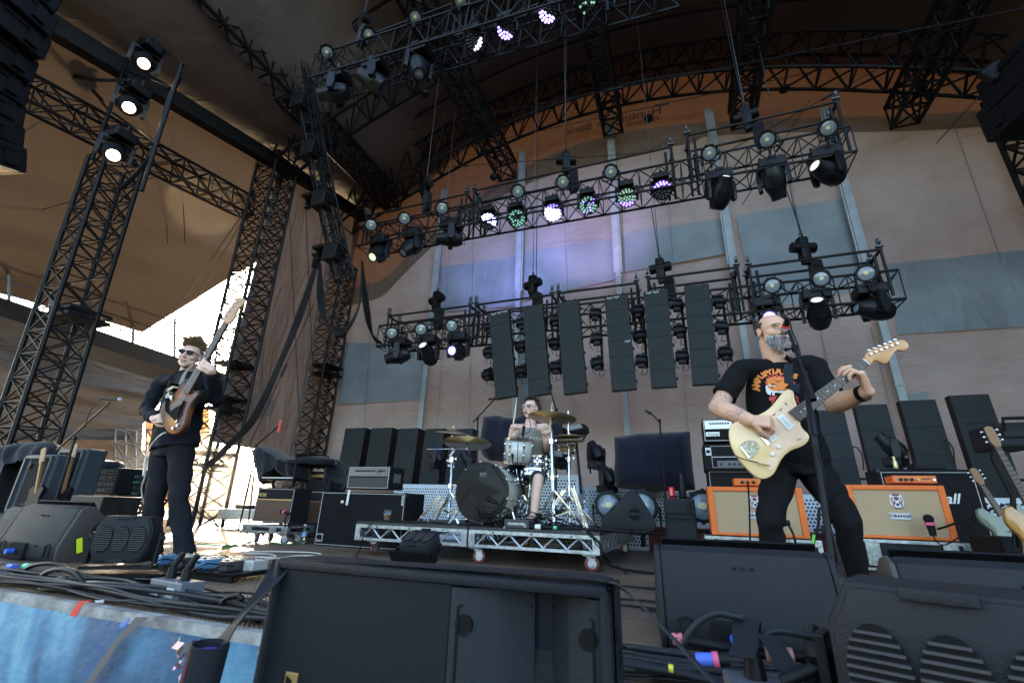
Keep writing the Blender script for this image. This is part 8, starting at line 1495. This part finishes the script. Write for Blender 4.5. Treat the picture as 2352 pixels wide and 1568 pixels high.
floor_guitar('electric_guitar', 'sea green guitar with a tan neck lying behind the amber one at right', Z10(2085,300), Z10(2215,500), Z10(2290,600), 4.6, mat('faded sea green', (.13,.16,.11), .3, coat=.3))
t = thing('guitar_stand', 'black tubular guitar stand holding the amber guitar at right', 'stand', P(*Z10(2280,700), Y=3.7)); o = V(t.location); b = MB(); b.M = Matrix.Translation(-o); b.tube([P(*Z10(*a), Y=3.7) for a in ((2165,70),(2155,140),(2280,380),(2300,700))], .014, 8); b.tube([P(*Z10(*a), Y=3.7) for a in ((2150,75),(2185,45),(2215,75))], .014, 8); b.build('frame', blk, t, auto=50)
t, w, h = quadbox([Z9(*a) for a in ((2180,1270),(2480,1235),(2480,1400),(2200,1420))], 4.6, .4, 'road_case', 'dark case with a bar handle at the right edge behind the guitars', 'flight case', plas, bev=.02); b = MB(); b.tube([(-w/2+.03,-.03,h*.65),(-w/2+.03,-.06,h+.02),(w/2,-.06,h+.02)], .014, 8); b.build('handle', blk, t); b = MB(); b.box((0,-.01,h*.5), (w*.8,.02,.05), bev=.01); b.build('rib', plas, t)
quadbox([Z10(*a) for a in ((2230,640),(2500,640),(2500,820),(2230,820))], 4.0, .4, 'road_case', 'low black case at the right edge under the guitars', 'flight case', tolex, base=0)
t = drink('gold_bottle', 'small gold topped bottle on the tall black guitar cabinet', P(*Z10(1538,200), Y=5.85), [(.02,0),(.022,.01),(.022,.06),(.012,.09)], mat('gold tip'), 'bottle', [('cap', [(.012,.09),(.012,.12),(.0001,.121)], mat('gold tip'))])
b = MB(); p = P(*Z10(560,1180), Y=1.5); ribbon([P(*Z10(590,1150),Y=1.47), P(*Z10(570,1230),Y=1.46), P(*Z10(575,1320),Y=1.45), P(*Z10(540,1400),Y=1.44)], [(.03,0,.0),(.03,0,0)], 'black webbing strip hanging over the cables by the right power box', sm_); ribbon([P(*Z10(720,1260),Y=1.45), P(*Z10(790,1380),Y=1.44), P(*Z10(850,1500),Y=1.42), P(*Z10(930,1560),Y=1.40)], [(.025,0,.0),(.025,0,-.01)], 'black webbing strip trailing right of the right power box', sm_)
# ---------------------------------------------------------------- the audience side (seen in reflections only)
b = MB(); rn = random.Random(5)
b.grid(lambda u, v: (-30+60*u, -3-30*v, -1.5+.8*(.5+.5*mnoise.noise(V((u*60,v*30,0))))+1.7*v), 90, 40); tag(b.build('crowd', mat('dark crowd', (.007,.0065,.0065), 1, spec=.1), smooth=True), 'dark mass of spectators in the pit behind the camera', 'crowd', kind='stuff')
b = MB(); b.grid(lambda u, v: (-90+180*u, -60-6*v+4*math.sin(u*30), -1.7+v*(5+1.5*mnoise.noise(V((u*20,0,2)))) ), 80, 6); tag(b.build('reflection_woods', mat('reflection woods', (.012,.014,.009), 1, spec=.1), smooth=True), 'unseen line of trees added beyond the audience to darken reflections', 'trees', kind='stuff')  # woods added out of view to darken the drum head's reflection

# glow smoke volume, added to make the sun flare low behind the bassist
def vol(name, c, r, dens, label):
    b = MB(); b.ball((0,0,0), r, 20, 12); m = bpy.data.materials.new(name); m.use_nodes = True; n, l = m.node_tree.nodes, m.node_tree.links
    n.remove(n['Principled BSDF']); v = n.new('ShaderNodeVolumePrincipled'); v.inputs['Color'].default_value = (1,.93,.8,1); v.inputs['Anisotropy'].default_value = .55
    tc = n.new('ShaderNodeTexCoord'); nz = n.new('ShaderNodeTexNoise'); nz.inputs['Scale'].default_value = 1.6; nz.inputs['Detail'].default_value = 3; l.new(tc.outputs['Object'], nz.inputs[0])
    mp = n.new('ShaderNodeMapping'); mp.inputs['Scale'].default_value = tuple(1/k for k in r); ln = n.new('ShaderNodeVectorMath'); ln.operation = 'LENGTH'; l.new(tc.outputs['Object'], mp.inputs[0]); l.new(mp.outputs[0], ln.inputs[0])
    fr_ = n.new('ShaderNodeMapRange'); fr_.inputs[1].default_value = .95; fr_.inputs[2].default_value = .2; l.new(ln.outputs[1], fr_.inputs[0]); mu = n.new('ShaderNodeMath'); mu.operation = 'MULTIPLY'; l.new(fr_.outputs[0], mu.inputs[0]); l.new(nz.outputs[0], mu.inputs[1]); m2 = n.new('ShaderNodeMath'); m2.operation = 'MULTIPLY'; m2.inputs[1].default_value = dens; l.new(mu.outputs[0], m2.inputs[0]); l.new(m2.outputs[0], v.inputs['Density']); l.new(v.outputs[0], n['Material Output'].inputs['Volume'])
    o = b.build('smoke', m, smooth=True); o.location = c; tag(o, label, 'smoke', kind='stuff')
vol('glow smoke', P(520,1085,Y=6.4)+V((-.6,.2,0)), (2.2,1.6,.9), .6, 'golden glow smoke added for the sun flare low behind the bassist')
SC.cycles.volume_step_rate = 2; SC.cycles.volume_max_steps = 64; SC.cycles.volume_bounces = 0
